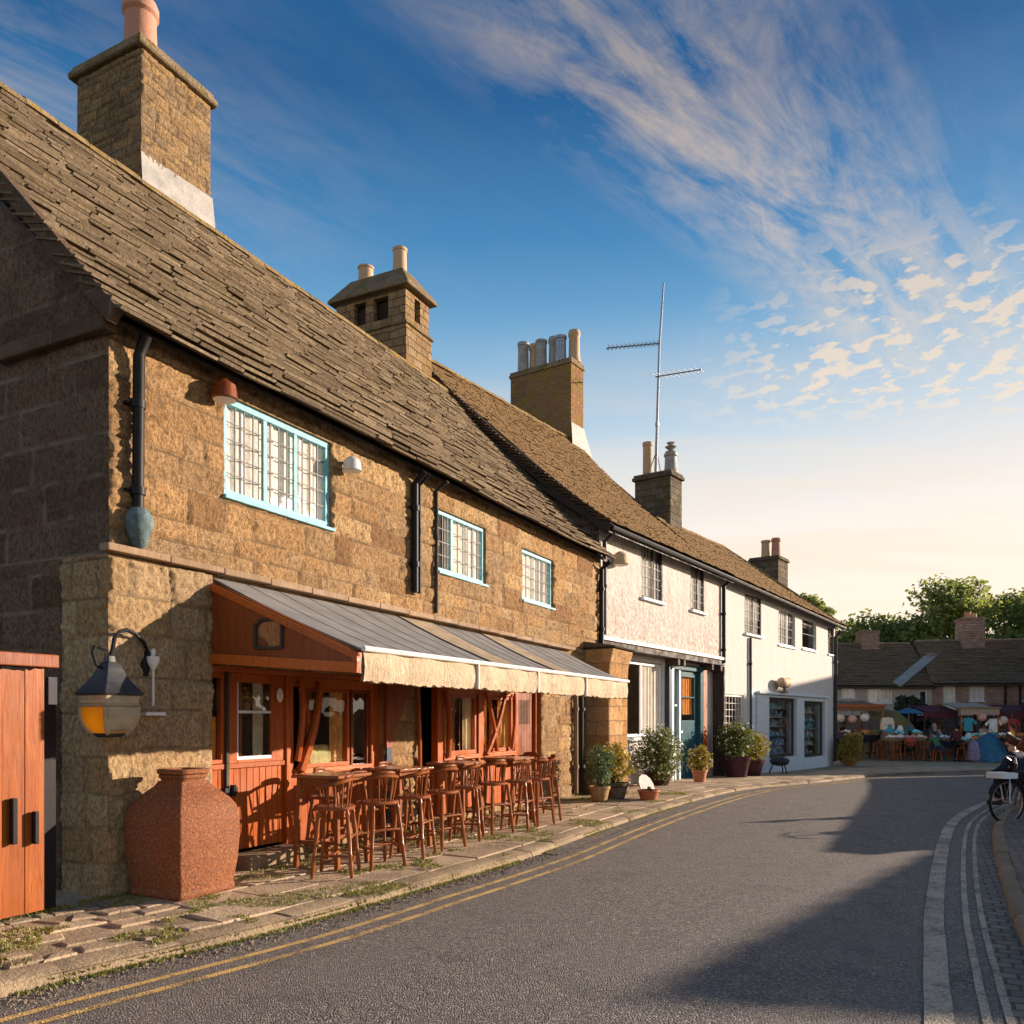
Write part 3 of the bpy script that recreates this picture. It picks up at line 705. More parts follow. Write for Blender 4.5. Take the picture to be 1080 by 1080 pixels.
# drainpipes
pp = pipe(h1, [(.24, -.2, 5.12), (.24, -.1, 4.95), (.24, -.085, 3.42)], .052, brackets=(4.5, 3.7))
m = MB(); m.lathe([(-.24, .02), (-.2, .07), (-.1, .10), (-.02, .125), (.05, .125), (.1, .1), (.14, .07)], 12, (.24, -.1, 3.4)); m.build('hopper', M['verdigris'], pp, smooth=True)
pipe(h1, [(4.88, -.25, 5.1), (4.88, -.08, 4.95), (4.88, -.08, 3.4)], .05, 'blackpaint', brackets=(4.6, 3.8))
pipe(h1, [(4.99, -.25, 5.1), (4.99, -.08, 4.95), (4.99, -.08, 3.4)], .03, 'blackpaint', brackets=(4.3,))
pipe(h1, [(5.5, -.25, 5.12), (5.5, -.05, 5.0), (5.5, -.05, 3.18)], .032, 'timber_dk', brackets=(4.3,))
pipe(h1, [(12.42, -.3, 5.1), (12.42, -.09, 4.95), (12.42, -.09, 3.2)], .055, 'blackpaint', brackets=(4.5, 3.6))
pipe(h1, [(10.93, -.08, 2.5), (10.93, -.08, .05)], .05, 'sawn', brackets=(1.8, .6)); pipe(h1, [(11.16, -.09, 2.5), (11.16, -.09, .05)], .08, 'blackpaint', brackets=(1.8, .6))

# ---------------------------------------------------------------- shopfront (parts of the house)
YF = .10
def boards(mb, x0, x1, z0, z1, y, n, th=.03, r=None):
    r = r or R
    for i in range(n):
        a = x0 + (x1 - x0) * i / n; b = x0 + (x1 - x0) * (i + 1) / n
        mb.box(a + .003, b - .003, y + .006 * r.random(), y + th, z0, z1)
    mb.box(x0, x1, y + th * .6, y + th + .01, z0 + .005, z1 - .005)
# left side light
m = MB(); boards(m, 1.18, 1.50, .14, 1.06, YF + .01, 3); m.box(1.18, 1.50, YF - .01, YF + .05, 1.06, 1.115)
m.build('shop_panel', M['wood'], h1, bevel=.004); each('shop_rail', M['wood_x'], h1, [(1.185, 1.475, YF, YF + .06, 2.082, 2.1)])
w_ = window(h1, 1.185, 1.478, 1.12, 2.08, YF, 'wood', 1, 1, curtain=None, fw=.045, glass='glass')
m = MB(); m.box(1.22, 1.44, YF + .09, YF + .11, 1.13, 1.62); m.build('blind', M['curtain_o'], w_)
m = MB(); m.box(1.478, 1.515, YF - .03, YF + .09, -.02, 2.16); m.build('door_post', M['timber_dk'], h1)
# door
d = MB(); boards(d, 1.52, 2.40, .17, 1.06, YF + .012, 9, .035)
d.box(1.52, 2.40, YF - .012, YF + .05, 1.062, 1.115); d.box(1.52, 1.66, YF, YF + .05, 1.116, 2.1); d.box(2.19, 2.40, YF, YF + .05, 1.116, 2.1); d.box(1.661, 2.189, YF, YF + .05, 2.0, 2.1); d.box(1.661, 2.189, YF - .002, YF + .05, 1.117, 1.15)
dr = d.build('door', M['wood'], h1, bevel=.004)
m = MB(); m.box(1.66, 2.19, YF + .025, YF + .029, 1.15, 2.0); m.build('pane', M['glass_refl'], dr)
m = MB(); m.box(1.66, 2.19, YF + .012, YF + .04, 1.66, 1.69); m.box(1.66, 2.19, YF + .005, YF + .03, 1.151, 1.185); m.box(1.66, 1.685, YF + .01, YF + .04, 1.186, 1.999); m.build('glazing_bars', M['bluegrey'], dr)
m = MB(); m.box(1.44, 1.62, YF - .05, YF - .013, .80, .86); m.lathe([(-.06, .035), (.06, .035)], 10, (1.55, YF - .05, .83)); m.build('latch', M['blackpaint'], dr)
m = MB(); m.lathe([(0, .002), (.012, .06), (.02, .065), (.022, .05)], 16, (0, 0, 0)); pl = m.build('plaque', M['curtain'], dr, smooth=True); pl.rotation_euler = (rad(90), 0, 0); pl.location = (2.30, YF - .002, 1.87); pl.scale = (.85, 1.25, 1)
m = MB(); m.box(1.5, 2.42, -.25, .12, -.02, .14); m.build('door_step', M['kerb'], h1, bevel=.02)
# posts and rails of the two bays
each('shop_post', M['wood'], h1, [(x0, x1, YF - .03, YF + .09, -.02, 2.1) for x0, x1 in ((2.405, 2.52), (4.05, 4.22), (5.08, 5.18), (5.74, 5.90), (7.03, 7.20), (8.38, 8.52), (9.28, 9.38))], .006)
each('shop_rail', M['wood_x'], h1, [(2.522, 4.048, YF - .02, YF + .07, 1.98, 2.1), (2.522, 4.048, YF - .05, YF + .07, .93, 1.0), (5.902, 7.028, YF - .02, YF + .07, 2.0, 2.1), (7.202, 8.378, YF - .02, YF + .07, 2.0, 2.1), (5.902, 7.028, YF - .05, YF + .07, .95, 1.02), (7.202, 8.378, YF - .05, YF + .07, .95, 1.02), (1.18, 4.22, YF - .04, YF + .1, 2.103, 2.158), (5.08, 9.38, YF - .04, YF + .1, 2.103, 2.158)], .006)
for x0, x1, zt_, n_ in ((2.522, 4.048, .93, 10), (5.902, 7.028, .95, 8), (7.202, 8.378, .95, 8)):
    m = MB(); boards(m, x0, x1, .12, zt_, YF + .015, n_); m.build('shop_panel', M['wood'], h1, bevel=.004)
each('plinth', M['stone_low'], h1, [(2.44, 4.2, -.02, .2, -.02, .119), (5.1, 9.37, -.02, .2, -.02, .119)], .02)
window(h1, 2.78, 3.62, 1.0, 1.98, YF, 'wood', 1, 1, curtain=None, fw=.05, glass='glass')
window(h1, 3.66, 4.04, .86, 1.98, YF + .004, 'wood_dk', 1, 1, curtain=None, fw=.04, glass='glass_refl')
window(h1, 5.93, 7.02, 1.02, 2.0, YF, 'wood', 2, 1, 'wood', curtain=None, fw=.07, glass='glass')
window(h1, 7.21, 8.37, 1.02, 2.0, YF, 'wood', 2, 1, 'wood', curtain=None, fw=.07, glass='glass')
def drape(x0, x1, z0, z1, y, mat):
    m = MB(); n = max(6, int((x1 - x0) * 40)); pr = None
    for i in range(n + 1):
        x = x0 + (x1 - x0) * i / n; p = (x, y + .025 * math.sin(i * 1.25))
        if pr: m.quad((pr[0], pr[1], z0), (p[0], p[1], z0), (p[0], p[1], z1), (pr[0], pr[1], z1))
        pr = p
    m.build('drape', mat, h1, smooth=True)
DR = m_plain('rust_drape', (.34, .13, .05), .9, 0, .3, 7, .01)
DA = m_plain('amber_glow_drape', (.72, .42, .14), .9, 0, .3, 7, .01); DC = m_plain('cream_glow_drape', (.75, .62, .42), .9, 0, .2, 7, .01)  # warm glow of the shop windows put into these pale drape colours
for x0, x1, mt in ((2.82, 3.0, DR), (3.32, 3.58, DA), (3.7, 3.84, DR), (5.99, 6.2, DA), (6.3, 6.46, DR), (6.7, 6.96, DC), (7.28, 7.5, DA), (7.62, 7.74, DR), (7.95, 8.3, DA), (1.70, 1.84, DR), (1.98, 2.16, DC)): drape(x0, x1, 1.05, 2.0, YF + .09, mt)
# diagonal branch-like braces in front of the bays
m = MB()
def branch(x0, z0, x1, z1, r0=.06, r1=.035, bend=.06, y=YF - .06):
    pts = []
    for i in range(7):
        f = i / 6; pts.append((x0 + (x1 - x0) * f + bend * math.sin(math.pi * f), y - .02 * math.sin(3 * f), z0 + (z1 - z0) * f))
    m = MB(); m.tube(pts, [r0 + (r1 - r0) * i / 6 * (1 + .2 * math.sin(i * 2.3)) for i in range(7)], 8); m.build('branch_brace', M['wood'], h1, smooth=True)
branch(2.60, .98, 2.96, 2.05, .06, .045, .05); branch(2.55, 1.1, 2.62, 2.05, .04, .04, .03); branch(2.72, 1.55, 2.58, 1.95, .03, .02, .03)
branch(7.25, 1.0, 7.95, 2.05, .045, .035, .04); branch(7.62, 1.05, 7.22, 2.05, .04, .03, .03); branch(6.0, 1.0, 5.92, 2.05, .05, .05, .04); branch(8.2, 1.05, 8.32, 2.05, .04, .03, .02)
branch(5.0, 2.1, 5.04, .3, .03, .03, .0, -.05)
m = MB()                                                  # gathered dark timber bracket at the stone pier between the bays
m.add([(4.22, -.06, 2.1), (4.86, -.06, 2.1), (4.42, -.06, 1.45), (4.36, -.06, 1.2), (4.22, -.06, 1.2), (4.22, -.0, 2.1), (4.86, -.0, 2.1), (4.42, -.0, 1.45), (4.36, -.0, 1.2), (4.22, 0, 1.2)],
      [(0, 1, 2, 3, 4), (9, 8, 7, 6, 5), (0, 5, 6, 1), (1, 6, 7, 2), (2, 7, 8, 3), (3, 8, 9, 4), (4, 9, 5, 0)])
m.build('bracket_board', M['wood_dk'], h1, bevel=.006)
m = MB(); m.box(4.24, 4.36, -.05, -.001, -.02, 1.2); m.build('bracket_board', M['navy'], h1)
# far dark door of the shop
m = MB(); boards(m, 8.53, 9.27, .12, 2.1, YF + .03, 6); dd = m.build('door', M['wood_dk'], h1, bevel=.004)
m = MB(); m.box(8.68, 9.1, YF + .015, YF + .028, 1.5, 1.95); m.build('pane', M['glass_refl'], dd)
m = MB(); m.box(5.2, 5.72, YF + .5, YF + .53, 1.0, 2.1); m.build('inner_door', M['wood_dk'], h1)

# ---------------------------------------------------------------- awning
kk = NT('straw_fringe'); oc = kk.coord()
g = kk.noise(kk.vmath('MULTIPLY', oc, (26, 26, 5)), 1.4, 6, .75); g2 = kk.noise(oc, 7, 5, .7)
cc = kk.mix(kk.mapr(g, .35, .7), (.46, .34, .21), (.78, .64, .46)); cc = kk.mix(kk.mapr(g2, .5, .75, 0, .6), cc, (.86, .76, .60))
M['patch'] = m_plain('tan_canvas', (.33, .26, .17), .9, 0, .3, 4, .01)
M['fringe'] = kk.fin(cc, .95, kk.bump(kk.math('ADD', g, g2), .035, 1))
aw = thing('shop_awning', 'long grey lean-to awning with fringed straw-coloured valance over the shopfront', 'awning', (C0[0], C0[1], 0), A1)
XB1, XF1, WF, ZB, ZF = 10.5, 8.72, 1.92, 3.06, 2.25
def aw_pt(u, v):
    xb = 1.19 + (XB1 - 1.19) * u; xf = 1.19 + (XF1 - 1.19) * u
    x = xb + (xf - xb) * v; y = -.012 + (-WF + .012) * v; zb = ZB - .0105 * (xb - 1.19)
    z = zb + (ZF - zb) * v - .03 * math.sin(math.pi * v) + .012 * math.sin(u * 40) * v * (1 - v) * 2
    return Vector((x, y, z))
m = MB(); NU, NV = 44, 8
top = [[aw_pt(i / NU, j / NV) for j in range(NV + 1)] for i in range(NU + 1)]
for i in range(NU):
    for j in range(NV):
        a, b, c, d = top[i][j], top[i + 1][j], top[i + 1][j + 1], top[i][j + 1]; dn = Vector((0, 0, -.02))
        m.quad(a, b, c, d); m.quad(d + dn, c + dn, b + dn, a + dn)
for i in range(NU):
    for j in (0, NV): m.quad(top[i][j], top[i + 1][j], top[i + 1][j] + Vector((0, 0, -.02)), top[i][j] + Vector((0, 0, -.02)))
for j in range(NV):
    for i in (0, NU): m.quad(top[i][j], top[i][j + 1], top[i][j + 1] + Vector((0, 0, -.02)), top[i][j] + Vector((0, 0, -.02)))
can = m.build('canopy', M['canvas'], aw, smooth=True)
m = MB()
for i in range(1, 19):
    m.tube([aw_pt(i / 19, v / 6) + Vector((0, 0, -.001)) for v in range(7)], .006, 5)
m.build('seam', M['canvas'], can, smooth=True)
for (u0, u1) in ((.36, .455), (.62, .70)):
    m = MB()
    for j in range(8):
        a, b, c, d = [aw_pt(u, v) + Vector((0, 0, .017)) for u, v in ((u0, j / 8), (u1, j / 8), (u1, (j + 1) / 8), (u0, (j + 1) / 8))]; m.quad(a, b, c, d)
    m.build('canvas_patch', M['patch'], can)['label'] = 'tan strip laid over the canvas'
m = MB(); seams = [1.19, 3.35, 5.0, 6.75, 8.74]
for s in range(4):
    x0, x1 = seams[s] + .012, seams[s + 1] - .012; n = int((x1 - x0) / .035)
    pts = []
    for i in range(n + 1):
        x = x0 + (x1 - x0) * i / n
        zb = ZF - .285 - .018 * abs(math.sin(x * 17)) + .012 * R.uniform(-1, 1) - .016 * math.sin(i / n * math.pi); yy = -WF - .015 - .012 * math.sin(x * 9) ; pts.append((x, yy, zb))
    for i in range(n):
        (xa, ya, za), (xb, yb, zb) = pts[i], pts[i + 1]
        for k in range(4):
            f0, f1 = k / 4, (k + 1) / 4
            za0, za1 = ZF - .02 + (za - ZF + .02) * f0, ZF - .02 + (za - ZF + .02) * f1; zb0, zb1 = ZF - .02 + (zb - ZF + .02) * f0, ZF - .02 + (zb - ZF + .02) * f1
            b0 = .02 * math.sin(f0 * 3); b1 = .02 * math.sin(f1 * 3)
            m.quad((xa, ya - b0, za0), (xb, yb - b0, zb0), (xb, yb - b1, zb1), (xa, ya - b1, za1)); m.quad((xa, ya + .03 - b1, za1), (xb, yb + .03 - b1, zb1), (xb, yb + .03 - b0, zb0), (xa, ya + .03 - b0, za0))
        m.quad((xa, ya - .02, za), (xb, yb - .02, zb), (xb, yb + .03, zb), (xa, ya + .03, za))
m.build('valance', M['fringe'], aw, smooth=True, fix=False)
m = MB(); m.tube([(1.17, -WF - .03, ZF + .0), (8.76, -WF - .03, ZF - .0)], .028, 8)
for s in seams[1:-1]: m.box(s - .012, s + .012, -WF - .05, -WF + .02, ZF - .3, ZF - .02)
m.build('front_rail', M['whitepaint'], aw, smooth=True)
ck = MB(); ZC0, ZC1 = 2.17, 2.02                            # triangular cheek board
pr = [(-.02, ZC0), (-WF, ZC1), (-WF, ZF - .03), (-.02, ZB - .04)]
win = [(-.66, 2.30), (-1.0, 2.29), (-1.0, 2.52), (-.93, 2.57), (-.73, 2.57), (-.66, 2.53)]
ck.add([(1.15, y, z) for y, z in pr] + [(1.19, y, z) for y, z in pr], [(0, 1, 2, 3), (7, 6, 5, 4), (0, 4, 5, 1), (1, 5, 6, 2), (2, 6, 7, 3), (3, 7, 4, 0)])
cb = ck.build('cheek_board', M['wood_dk'], aw)
m = MB(); m.bar((1.135, -.01, ZC0 + .05), (1.135, -WF, ZC1 + .05), .05, .10); m.bar((1.135, -WF + .03, ZC1 + .1), (1.135, -WF + .03, ZF - .06), .05, .06); m.bar((1.135, -.01, ZB - .09), (1.135, -WF, ZF - .08), .04, .07)
m.build('cheek_trim', M['wood_x'], cb, bevel=.006)
m = MB(); m.add([(1.147, y, z) for y, z in win] + [(1.149, y, z) for y, z in win], [(0, 1, 2, 3, 4, 5), (0, 6, 7, 1), (1, 7, 8, 2), (2, 8, 9, 3), (3, 9, 10, 4), (4, 10, 11, 5), (5, 11, 6, 0)]); cw = m.build('cheek_window', M['glass_refl'], cb)
m = MB()
for i in range(6): (ya, za), (yb, zb) = win[i], win[(i + 1) % 6]; m.bar((1.14, ya, za), (1.14, yb, zb), .03, .03)
m.build('window_frame', M['timber_dk'], cw)
for x in (4.6, 8.6): m = MB(); m.tube([(x, -.05, 2.2), (x, -WF + .05, ZF - .06)], .02, 6); m.build('stay', M['iron'], aw)
# ================================================================== house 2: white jettied house
L2 = 8.1; Q2 = 5.3; ZE2 = 6.12; ZR2 = 11.05; S2 = (ZR2 - ZE2) / Q2
h2 = thing('white_house', 'white limewashed house with a jettied upper floor and a dark teal front door', 'house', (P1[0], P1[1], 0), A2)
ops = [(2.25, 3.54, 4.62, 6.0), (5.5, 6.55, 4.67, 5.92)]
m = MB(); wall(m, 0, L2, 3.38, ZE2 + .1, ops); m.build('wall', M['render_rough'], h2)
ops_g = [(1.4, 4.42, 1.12, 3.08), (4.9, 7.1, -.3, 3.14)]
m = MB(); wall(m, 0, L2, -.7, 3.3, ops_g, y=.35); m.poly((L2, .35, -.7), (L2, 9, -.7), (L2, 9, 3.3), (L2, .35, 3.3))
m.build('wall', M['render_smooth'], h2)['label'] = 'recessed white ground floor wall'
m = MB(); m.poly((0, 0, 3.3), (0, 2 * Q2, 3.3), (0, 2 * Q2, ZE2), (0, Q2, ZR2 - .12), (0, 0, ZE2)); m.poly((L2, 0, 3.3), (L2, 0, ZE2), (L2, Q2, ZR2 - .12), (L2, 2 * Q2, ZE2), (L2, 2 * Q2, 3.3)); m.poly((0, 2 * Q2, -.7), (L2, 2 * Q2, -.7), (L2, 2 * Q2, ZE2), (0, 2 * Q2, ZE2)); m.poly((0, .35, -.7), (0, .35, 3.3), (0, 2 * Q2, 3.3), (0, 2 * Q2, -.7))
m.build('gable_wall', M['stone_dark'], h2)
m = MB(); m.box(-.04, L2 + .04, -.06, .36, 3.22, 3.376); m.build('bressummer', M['timber_dk'], h2, bevel=.012)
m = MB(); m.box(-.05, L2 + .05, -.11, -.002, 3.38, 3.47); m.build('drip_board', M['whitepaint'], h2, bevel=.012)
each('jetty_bracket', M['timber_dk'], h2, [(x - .07, x + .07, -.03, .34, 3.05, 3.219) for x in (.4, 1.35, 4.6, 5.0, 7.2, 7.95)], .01)
m = MB(); slates(m, -.32, ZE2 - .32 * S2 + .13, Q2, ZR2, lambda f: -.16, lambda f: L2 + .1 + .2 * f, e0=.17, e1=.12, w0=.26, w1=.2, th=.022, seed=21, sag=.12, curve=.10)
m.m = 1; roof_deck(m, [-.14] * 5, [L2 + .1, L2 + .15, L2 + .2, L2 + .3, L2 + .3], [(-.32, ZE2 - .32 * S2 + .07), (Q2 * .3, ZE2 + Q2 * .3 * S2 - .4), (Q2 * .7, ZE2 + Q2 * .7 * S2 - .4), (Q2, ZR2 - .16), (2 * Q2 + .3, ZE2 - .3 * S2 + .1)], .12); m.m = 0
for i in range(22):
    y = Q2 + .05 + (Q2 + .2) * i / 22; z = ZR2 - (y - Q2) * S2
    m.add([(-.15, y, z), (L2 + .3, y, z), (L2 + .3, y + .27, z - .27 * S2), (-.15, y + .27, z - .27 * S2), (-.15, y + .29, z - .22 * S2), (L2 + .3, y + .29, z - .22 * S2)], [(0, 1, 5, 4), (4, 5, 2, 3)])
r2 = m.build('roof', [M['slate2'], M['timber_dk'], M['slate2_lit_edge']], h2, fix=False)
m = ridge_row(MB(), -.16, L2 + .25, Q2, ZR2 + .04, r=.13, seed=8); m.build('ridge_tiles', M['ridge'], r2)
m = MB(); m.bar((-.08, -.32, ZE2 - .32 * S2 - .02), (-.08, Q2 * .5, ZE2 + Q2 * .5 * S2 - .3), .09, .26); m.bar((-.08, Q2 * .5, ZE2 + Q2 * .5 * S2 - .3), (-.08, Q2, ZR2 - .2), .09, .26); m.build('verge_board', M['timber_dk'], r2)
m = MB(); m.tube([(-.1, -.37, ZE2 - .33 * S2 + .04), (L2 + .1, -.37, ZE2 - .33 * S2 + .02)], .06, 8); m.build('gutter', M['blackpaint'], r2, smooth=True)
m = MB(); m.box(-.05, L2, -.1, -.003, ZE2 - .23, ZE2 - .1); m.build('eaves_board', M['timber_dk'], h2)
c = chimney(h2, 7.7, 8.55, Q2 - .2, Q2 + 2.25, 10.2, 13.6, 'brick_moss', cap='cap', capz=.2, over=.05)
m = MB(); m.add([(7.55, Q2 - .35, 10.65), (8.95, Q2 - .35, 10.65), (8.57, Q2 - .22, 11.6), (7.69, Q2 - .22, 11.6), (8.95, Q2 + .6, 10.65), (8.57, Q2 + .5, 11.6)], [(0, 1, 2, 3), (1, 4, 5, 2)]); m.build('lead_flashing', M['lead'], c)
for i, (dy, h_, mt) in enumerate(((.12, .98, 'pot_buff'), (.52, .8, 'alu'), (.92, .95, 'lead'), (1.3, .85, 'lead'), (1.72, .9, 'pot_buff'), (2.05, .95, 'lead'))):
    pot(c, 8.1 + .12 * (-1) ** i, Q2 - .15 + dy, 13.8, h_ + .12, .2, mt, i % 2)
window(h2, 2.25, 3.54, 4.62, 6.0, .012, 'timber_dk', 6, 5, curtain='curtain', sill='bluegrey', fw=.06, mull=(2.95,), gaps=((3.3, 3.54),))
window(h2, 5.5, 6.55, 4.67, 5.92, .012, 'timber_dk', 5, 5, curtain='curtain', sill='bluegrey', fw=.06, mull=(6.05,), gaps=((6.35, 6.6),))
# ground floor
window(h2, 1.42, 4.40, 1.14, 3.06, .40, 'bluegrey', 1, 1, curtain='curtain', fw=.07, mull=(3.10,), glass='glass', gaps=((1.4, 3.08),), label='large shop window, blind on one side')
m = MB(); m.box(1.5, 3.05, .8, .83, 1.2, 3.0); m.build('blind', M['reflection_g'], h2)  # sheet behind the glass, coloured as the pane's dark grey reflection
m = MB(); m.box(1.3, 4.5, .24, .349, 1.03, 1.12); m.build('sill', M['whitepaint'], h2, bevel=.01)
m = MB(); m.box(4.52, 4.72, .22, .349, -.3, 3.05); m.build('post', M['navy'], h2, bevel=.01)
each('post', M['bluegrey'], h2, [(4.74, 4.898, .25, .349, -.3, 3.1), (5.42, 5.52, .30, .42, -.2, 2.97)], .01)
m = MB(); m.box(4.9, 5.05, .28, .42, -.3, 3.139); m.box(6.9, 7.1, .24, .42, -.3, 3.139); m.box(5.051, 6.899, .29, .42, 2.98, 3.139); m.build('door_frame', M['teal'], h2, bevel=.01)
d = MB(); d.box(5.55, 5.72, .36, .42, -.2, 2.95); d.box(6.72, 6.88, .36, .42, -.2, 2.95); d.box(5.721, 6.719, .361, .419, -.2, 1.55); d.box(5.721, 6.719, .361, .419, 2.8, 2.95); d.box(5.85, 6.6, .345, .36, .1, .3); d.box(5.721, 6.719, .365, .41, 2.2, 2.24)
dr = d.build('door', M['teal'], h2, bevel=.008)
m = MB(); m.box(5.721, 6.719, .385, .39, 1.55, 2.8); m.build('pane', M['glass'], dr)
m = MB(); n = 22
for i in range(n):
    x0, x1 = 5.73 + .98 * i / n, 5.73 + .98 * (i + 1) / n; y0, y1 = .46 + .02 * math.sin(i * 1.4), .46 + .02 * math.sin(i * 1.4 + 1.4)
    m.quad((x0, y0, 1.72), (x1, y1, 1.72), (x1, y1, 2.79), (x0, y0, 2.79))
m.build('curtain', M['curtain_o'], dr, smooth=True)
m = MB(); m.box(5.56, 5.70, .31, .358, 1.2, 1.26); m.box(5.60, 5.66, .30, .358, .85, .92); m.build('handle', M['whitepaint'], dr)
m = MB(); m.box(5.06, 5.41, .37, .38, .9, 2.97); m.build('side_light', M['glass_refl'], h2)
m = MB(); m.box(5.06, 5.41, .36, .39, -.2, .9); m.box(5.06, 5.41, .35, .39, 1.95, 2.0); m.build('side_panel', M['bluegrey'], h2)
m = MB(); m.box(7.18, 7.52, .26, .349, .15, 1.2); m.build('panel', M['orangepaint'], h2, bevel=.01)
m = MB(); m.box(7.18, 7.52, .262, .349, 1.2, 3.1); m.build('panel', M['wood_dk'], h2, bevel=.01)
m = MB(); m.box(L2 - .03, L2 + .07, -.06, .30, -.3, 3.2); m.build('post', M['timber_dk'], h2)
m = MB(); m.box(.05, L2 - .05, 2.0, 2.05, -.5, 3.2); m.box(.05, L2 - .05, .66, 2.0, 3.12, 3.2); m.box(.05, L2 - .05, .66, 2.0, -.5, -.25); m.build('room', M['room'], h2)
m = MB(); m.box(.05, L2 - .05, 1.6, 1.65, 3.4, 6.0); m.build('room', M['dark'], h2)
pipe(h2, [(.12, -.33, 5.8), (.12, -.08, 5.6), (.12, -.08, 3.5)], .05, 'iron', brackets=(4.6,)); pipe(h2, [(L2 - .1, -.33, 5.85), (L2 - .1, -.08, 5.65), (L2 - .1, -.08, 3.3)], .06, 'blackpaint', brackets=(4.8, 3.7))

# ================================================================== house 3: lower white house with hipped end
L3 = 12.25; Q3 = 3.6; ZE3 = 6.05; ZE3b = 5.66; ZR3 = 8.75
h3 = thing('white_house', 'long smooth white house with a pale blue shopfront and hipped far end', 'house', (P2[0], P2[1], 0), A3)
ops = [(1.82, 3.35, 4.38, 5.70), (5.1, 6.95, 4.25, 5.55), (7.8, 9.6, 4.3, 5.48), (11.2, 12.1, 4.3, 5.4)]
og = [(.1, 1.75, 1.2, 2.36), (3.92, 6.88, .22, 2.34), (7.8, 10.5, .1, 2.28)]
m = MB(); wall(m, 0, L3, -.9, ZE3b, ops + og); m.poly((0, 0, ZE3b), (L3, 0, ZE3b), (L3, 0, ZE3b + .04), (0, 0, ZE3))
m.poly((L3, 0, -.9), (L3, 2 * Q3, -.9), (L3, 2 * Q3, ZE3b), (L3, 0, ZE3b)); m.poly((0, 2 * Q3, -.9), (L3, 2 * Q3, -.9), (L3, 2 * Q3, ZE3b), (0, 2 * Q3, ZE3)); m.poly((0, 0, -.9), (0, 2 * Q3, -.9), (0, 2 * Q3, ZE3), (0, Q3, ZR3 - .1), (0, 0, ZE3))
m.build('wall', M['render_smooth'], h3)
XR = L3 - 3.5
def zdrop(x): return (ZE3b - ZE3) * x / L3
m = MB(); tmp = MB()
S3 = (ZR3 - ZE3) / Q3
slates(tmp, -.3, ZE3 - .3 * S3 + .12, Q3, ZR3, lambda f: .12, lambda f: L3 + .28 + (XR - L3 - .28) * f, e0=.17, e1=.12, w0=.26, w1=.2, th=.022, seed=31, sag=.08)
tmp.v = [(x, y, z + zdrop(x) * (1 - max(0, y) / Q3)) for x, y, z in tmp.v]; m.v = tmp.v; m.f = tmp.f; m.mi = tmp.mi
def P3(x, y, z): return (x, y, z + zdrop(x) * (1 - max(0, y) / Q3))
hz = ZE3 - .3 * S3
m.m = 1
m.poly(P3(0.05, -.3, hz + .08), P3(L3 + .28, -.3, hz + .08), (L3 + .28 + (XR - L3 - .28) * .5, 1.65, (hz + ZR3) / 2 - .38), (.05, 1.65, (hz + ZR3) / 2 - .3)); m.poly((.05, 1.65, (hz + ZR3) / 2 - .3), (L3 + .28 + (XR - L3 - .28) * .5, 1.65, (hz + ZR3) / 2 - .38), (XR, Q3, ZR3 - .14), (0.05, Q3, ZR3 - .14)); m.poly(P3(0.05, -.3, hz - .02), P3(L3 + .28, -.3, hz - .02), (XR, Q3, ZR3 - .13), (0.05, Q3, ZR3 - .13))
m.poly(P3(.05, -.3, hz - .02), P3(L3 + .28, -.3, hz - .02), P3(L3 + .28, -.3, hz + .08), P3(.05, -.3, hz + .08))
m.m = 0
hb = hz + zdrop(L3)
nC = 20
for i in range(nC):                                  # hip end and back slope, course by course
    f0, f1 = i / nC, (i + 1.15) / nC; f1 = min(f1, 1)
    def e(f, s): return (L3 + .28 + (XR - L3 - .28) * f, (-.3 if s < 0 else 2 * Q3 + .3) + ((Q3 + .3) if s < 0 else -(Q3 + .3)) * f, hb + .1 + (ZR3 - hb - .1) * f)
    a, b, c_, d_ = e(f0, -1), e(f0, 1), e(f1, 1), e(f1, -1)
    up = Vector((.03, 0, .045)); m.add([Vector(a) + up, Vector(b) + up, c_, d_, a, b], [(0, 1, 2, 3), (4, 5, 1, 0)])
    y0, y1 = 2 * Q3 + .3 - (Q3 + .3) * f0, 2 * Q3 + .3 - (Q3 + .3) * f1
    x0_ = L3 + .28 + (XR - L3 - .28) * f0; x1_ = L3 + .28 + (XR - L3 - .28) * f1; z0_ = hz + .1 + (ZR3 - hz - .1) * f0; z1_ = hz + .1 + (ZR3 - hz - .1) * f1
    q = [(.05, y0, z0_ + .04), (x0_, y0, z0_ + .04 + zdrop(L3) * (1 - f0)), (x1_, y1, z1_ + zdrop(L3) * (1 - f1)), (.05, y1, z1_)]
    m.quad(*q[::-1])
r3 = m.build('roof', [M['slate2'], M['timber_dk'], M['slate2_lit_edge']], h3, fix=False)
m = ridge_row(MB(), .1, XR + .1, Q3, ZR3 + .04, r=.12, seed=9)
for i in range(13):
    f0, f1 = i / 13, (i + 1) / 13; A = Vector((L3 + .28, -.3, hb + .12)); B = Vector((XR, Q3, ZR3 + .03)); m.bar(A.lerp(B, f0), A.lerp(B, f1 - .004), .2, .07)
m.build('ridge_tiles', M['ridge'], r3)
m = MB(); m.tube([P3(.1, -.35, hz + .02), P3(L3 + .3, -.35, hz + .02)], .06, 8); m.build('gutter', M['timber_dk'], r3, smooth=True)
c = chimney(h3, 3.35, 4.3, Q3 - .25, Q3 + 1.2, 8.0, 10.45, 'stone_dark', cap='stone_dark', capz=.22, over=.09)
pot(c, 3.8, Q3 + .9, 10.67, 1.3, .19, 'pot_buff', 1); pot(c, 3.85, Q3 - .02, 10.67, .75, .24, 'lead', 0)
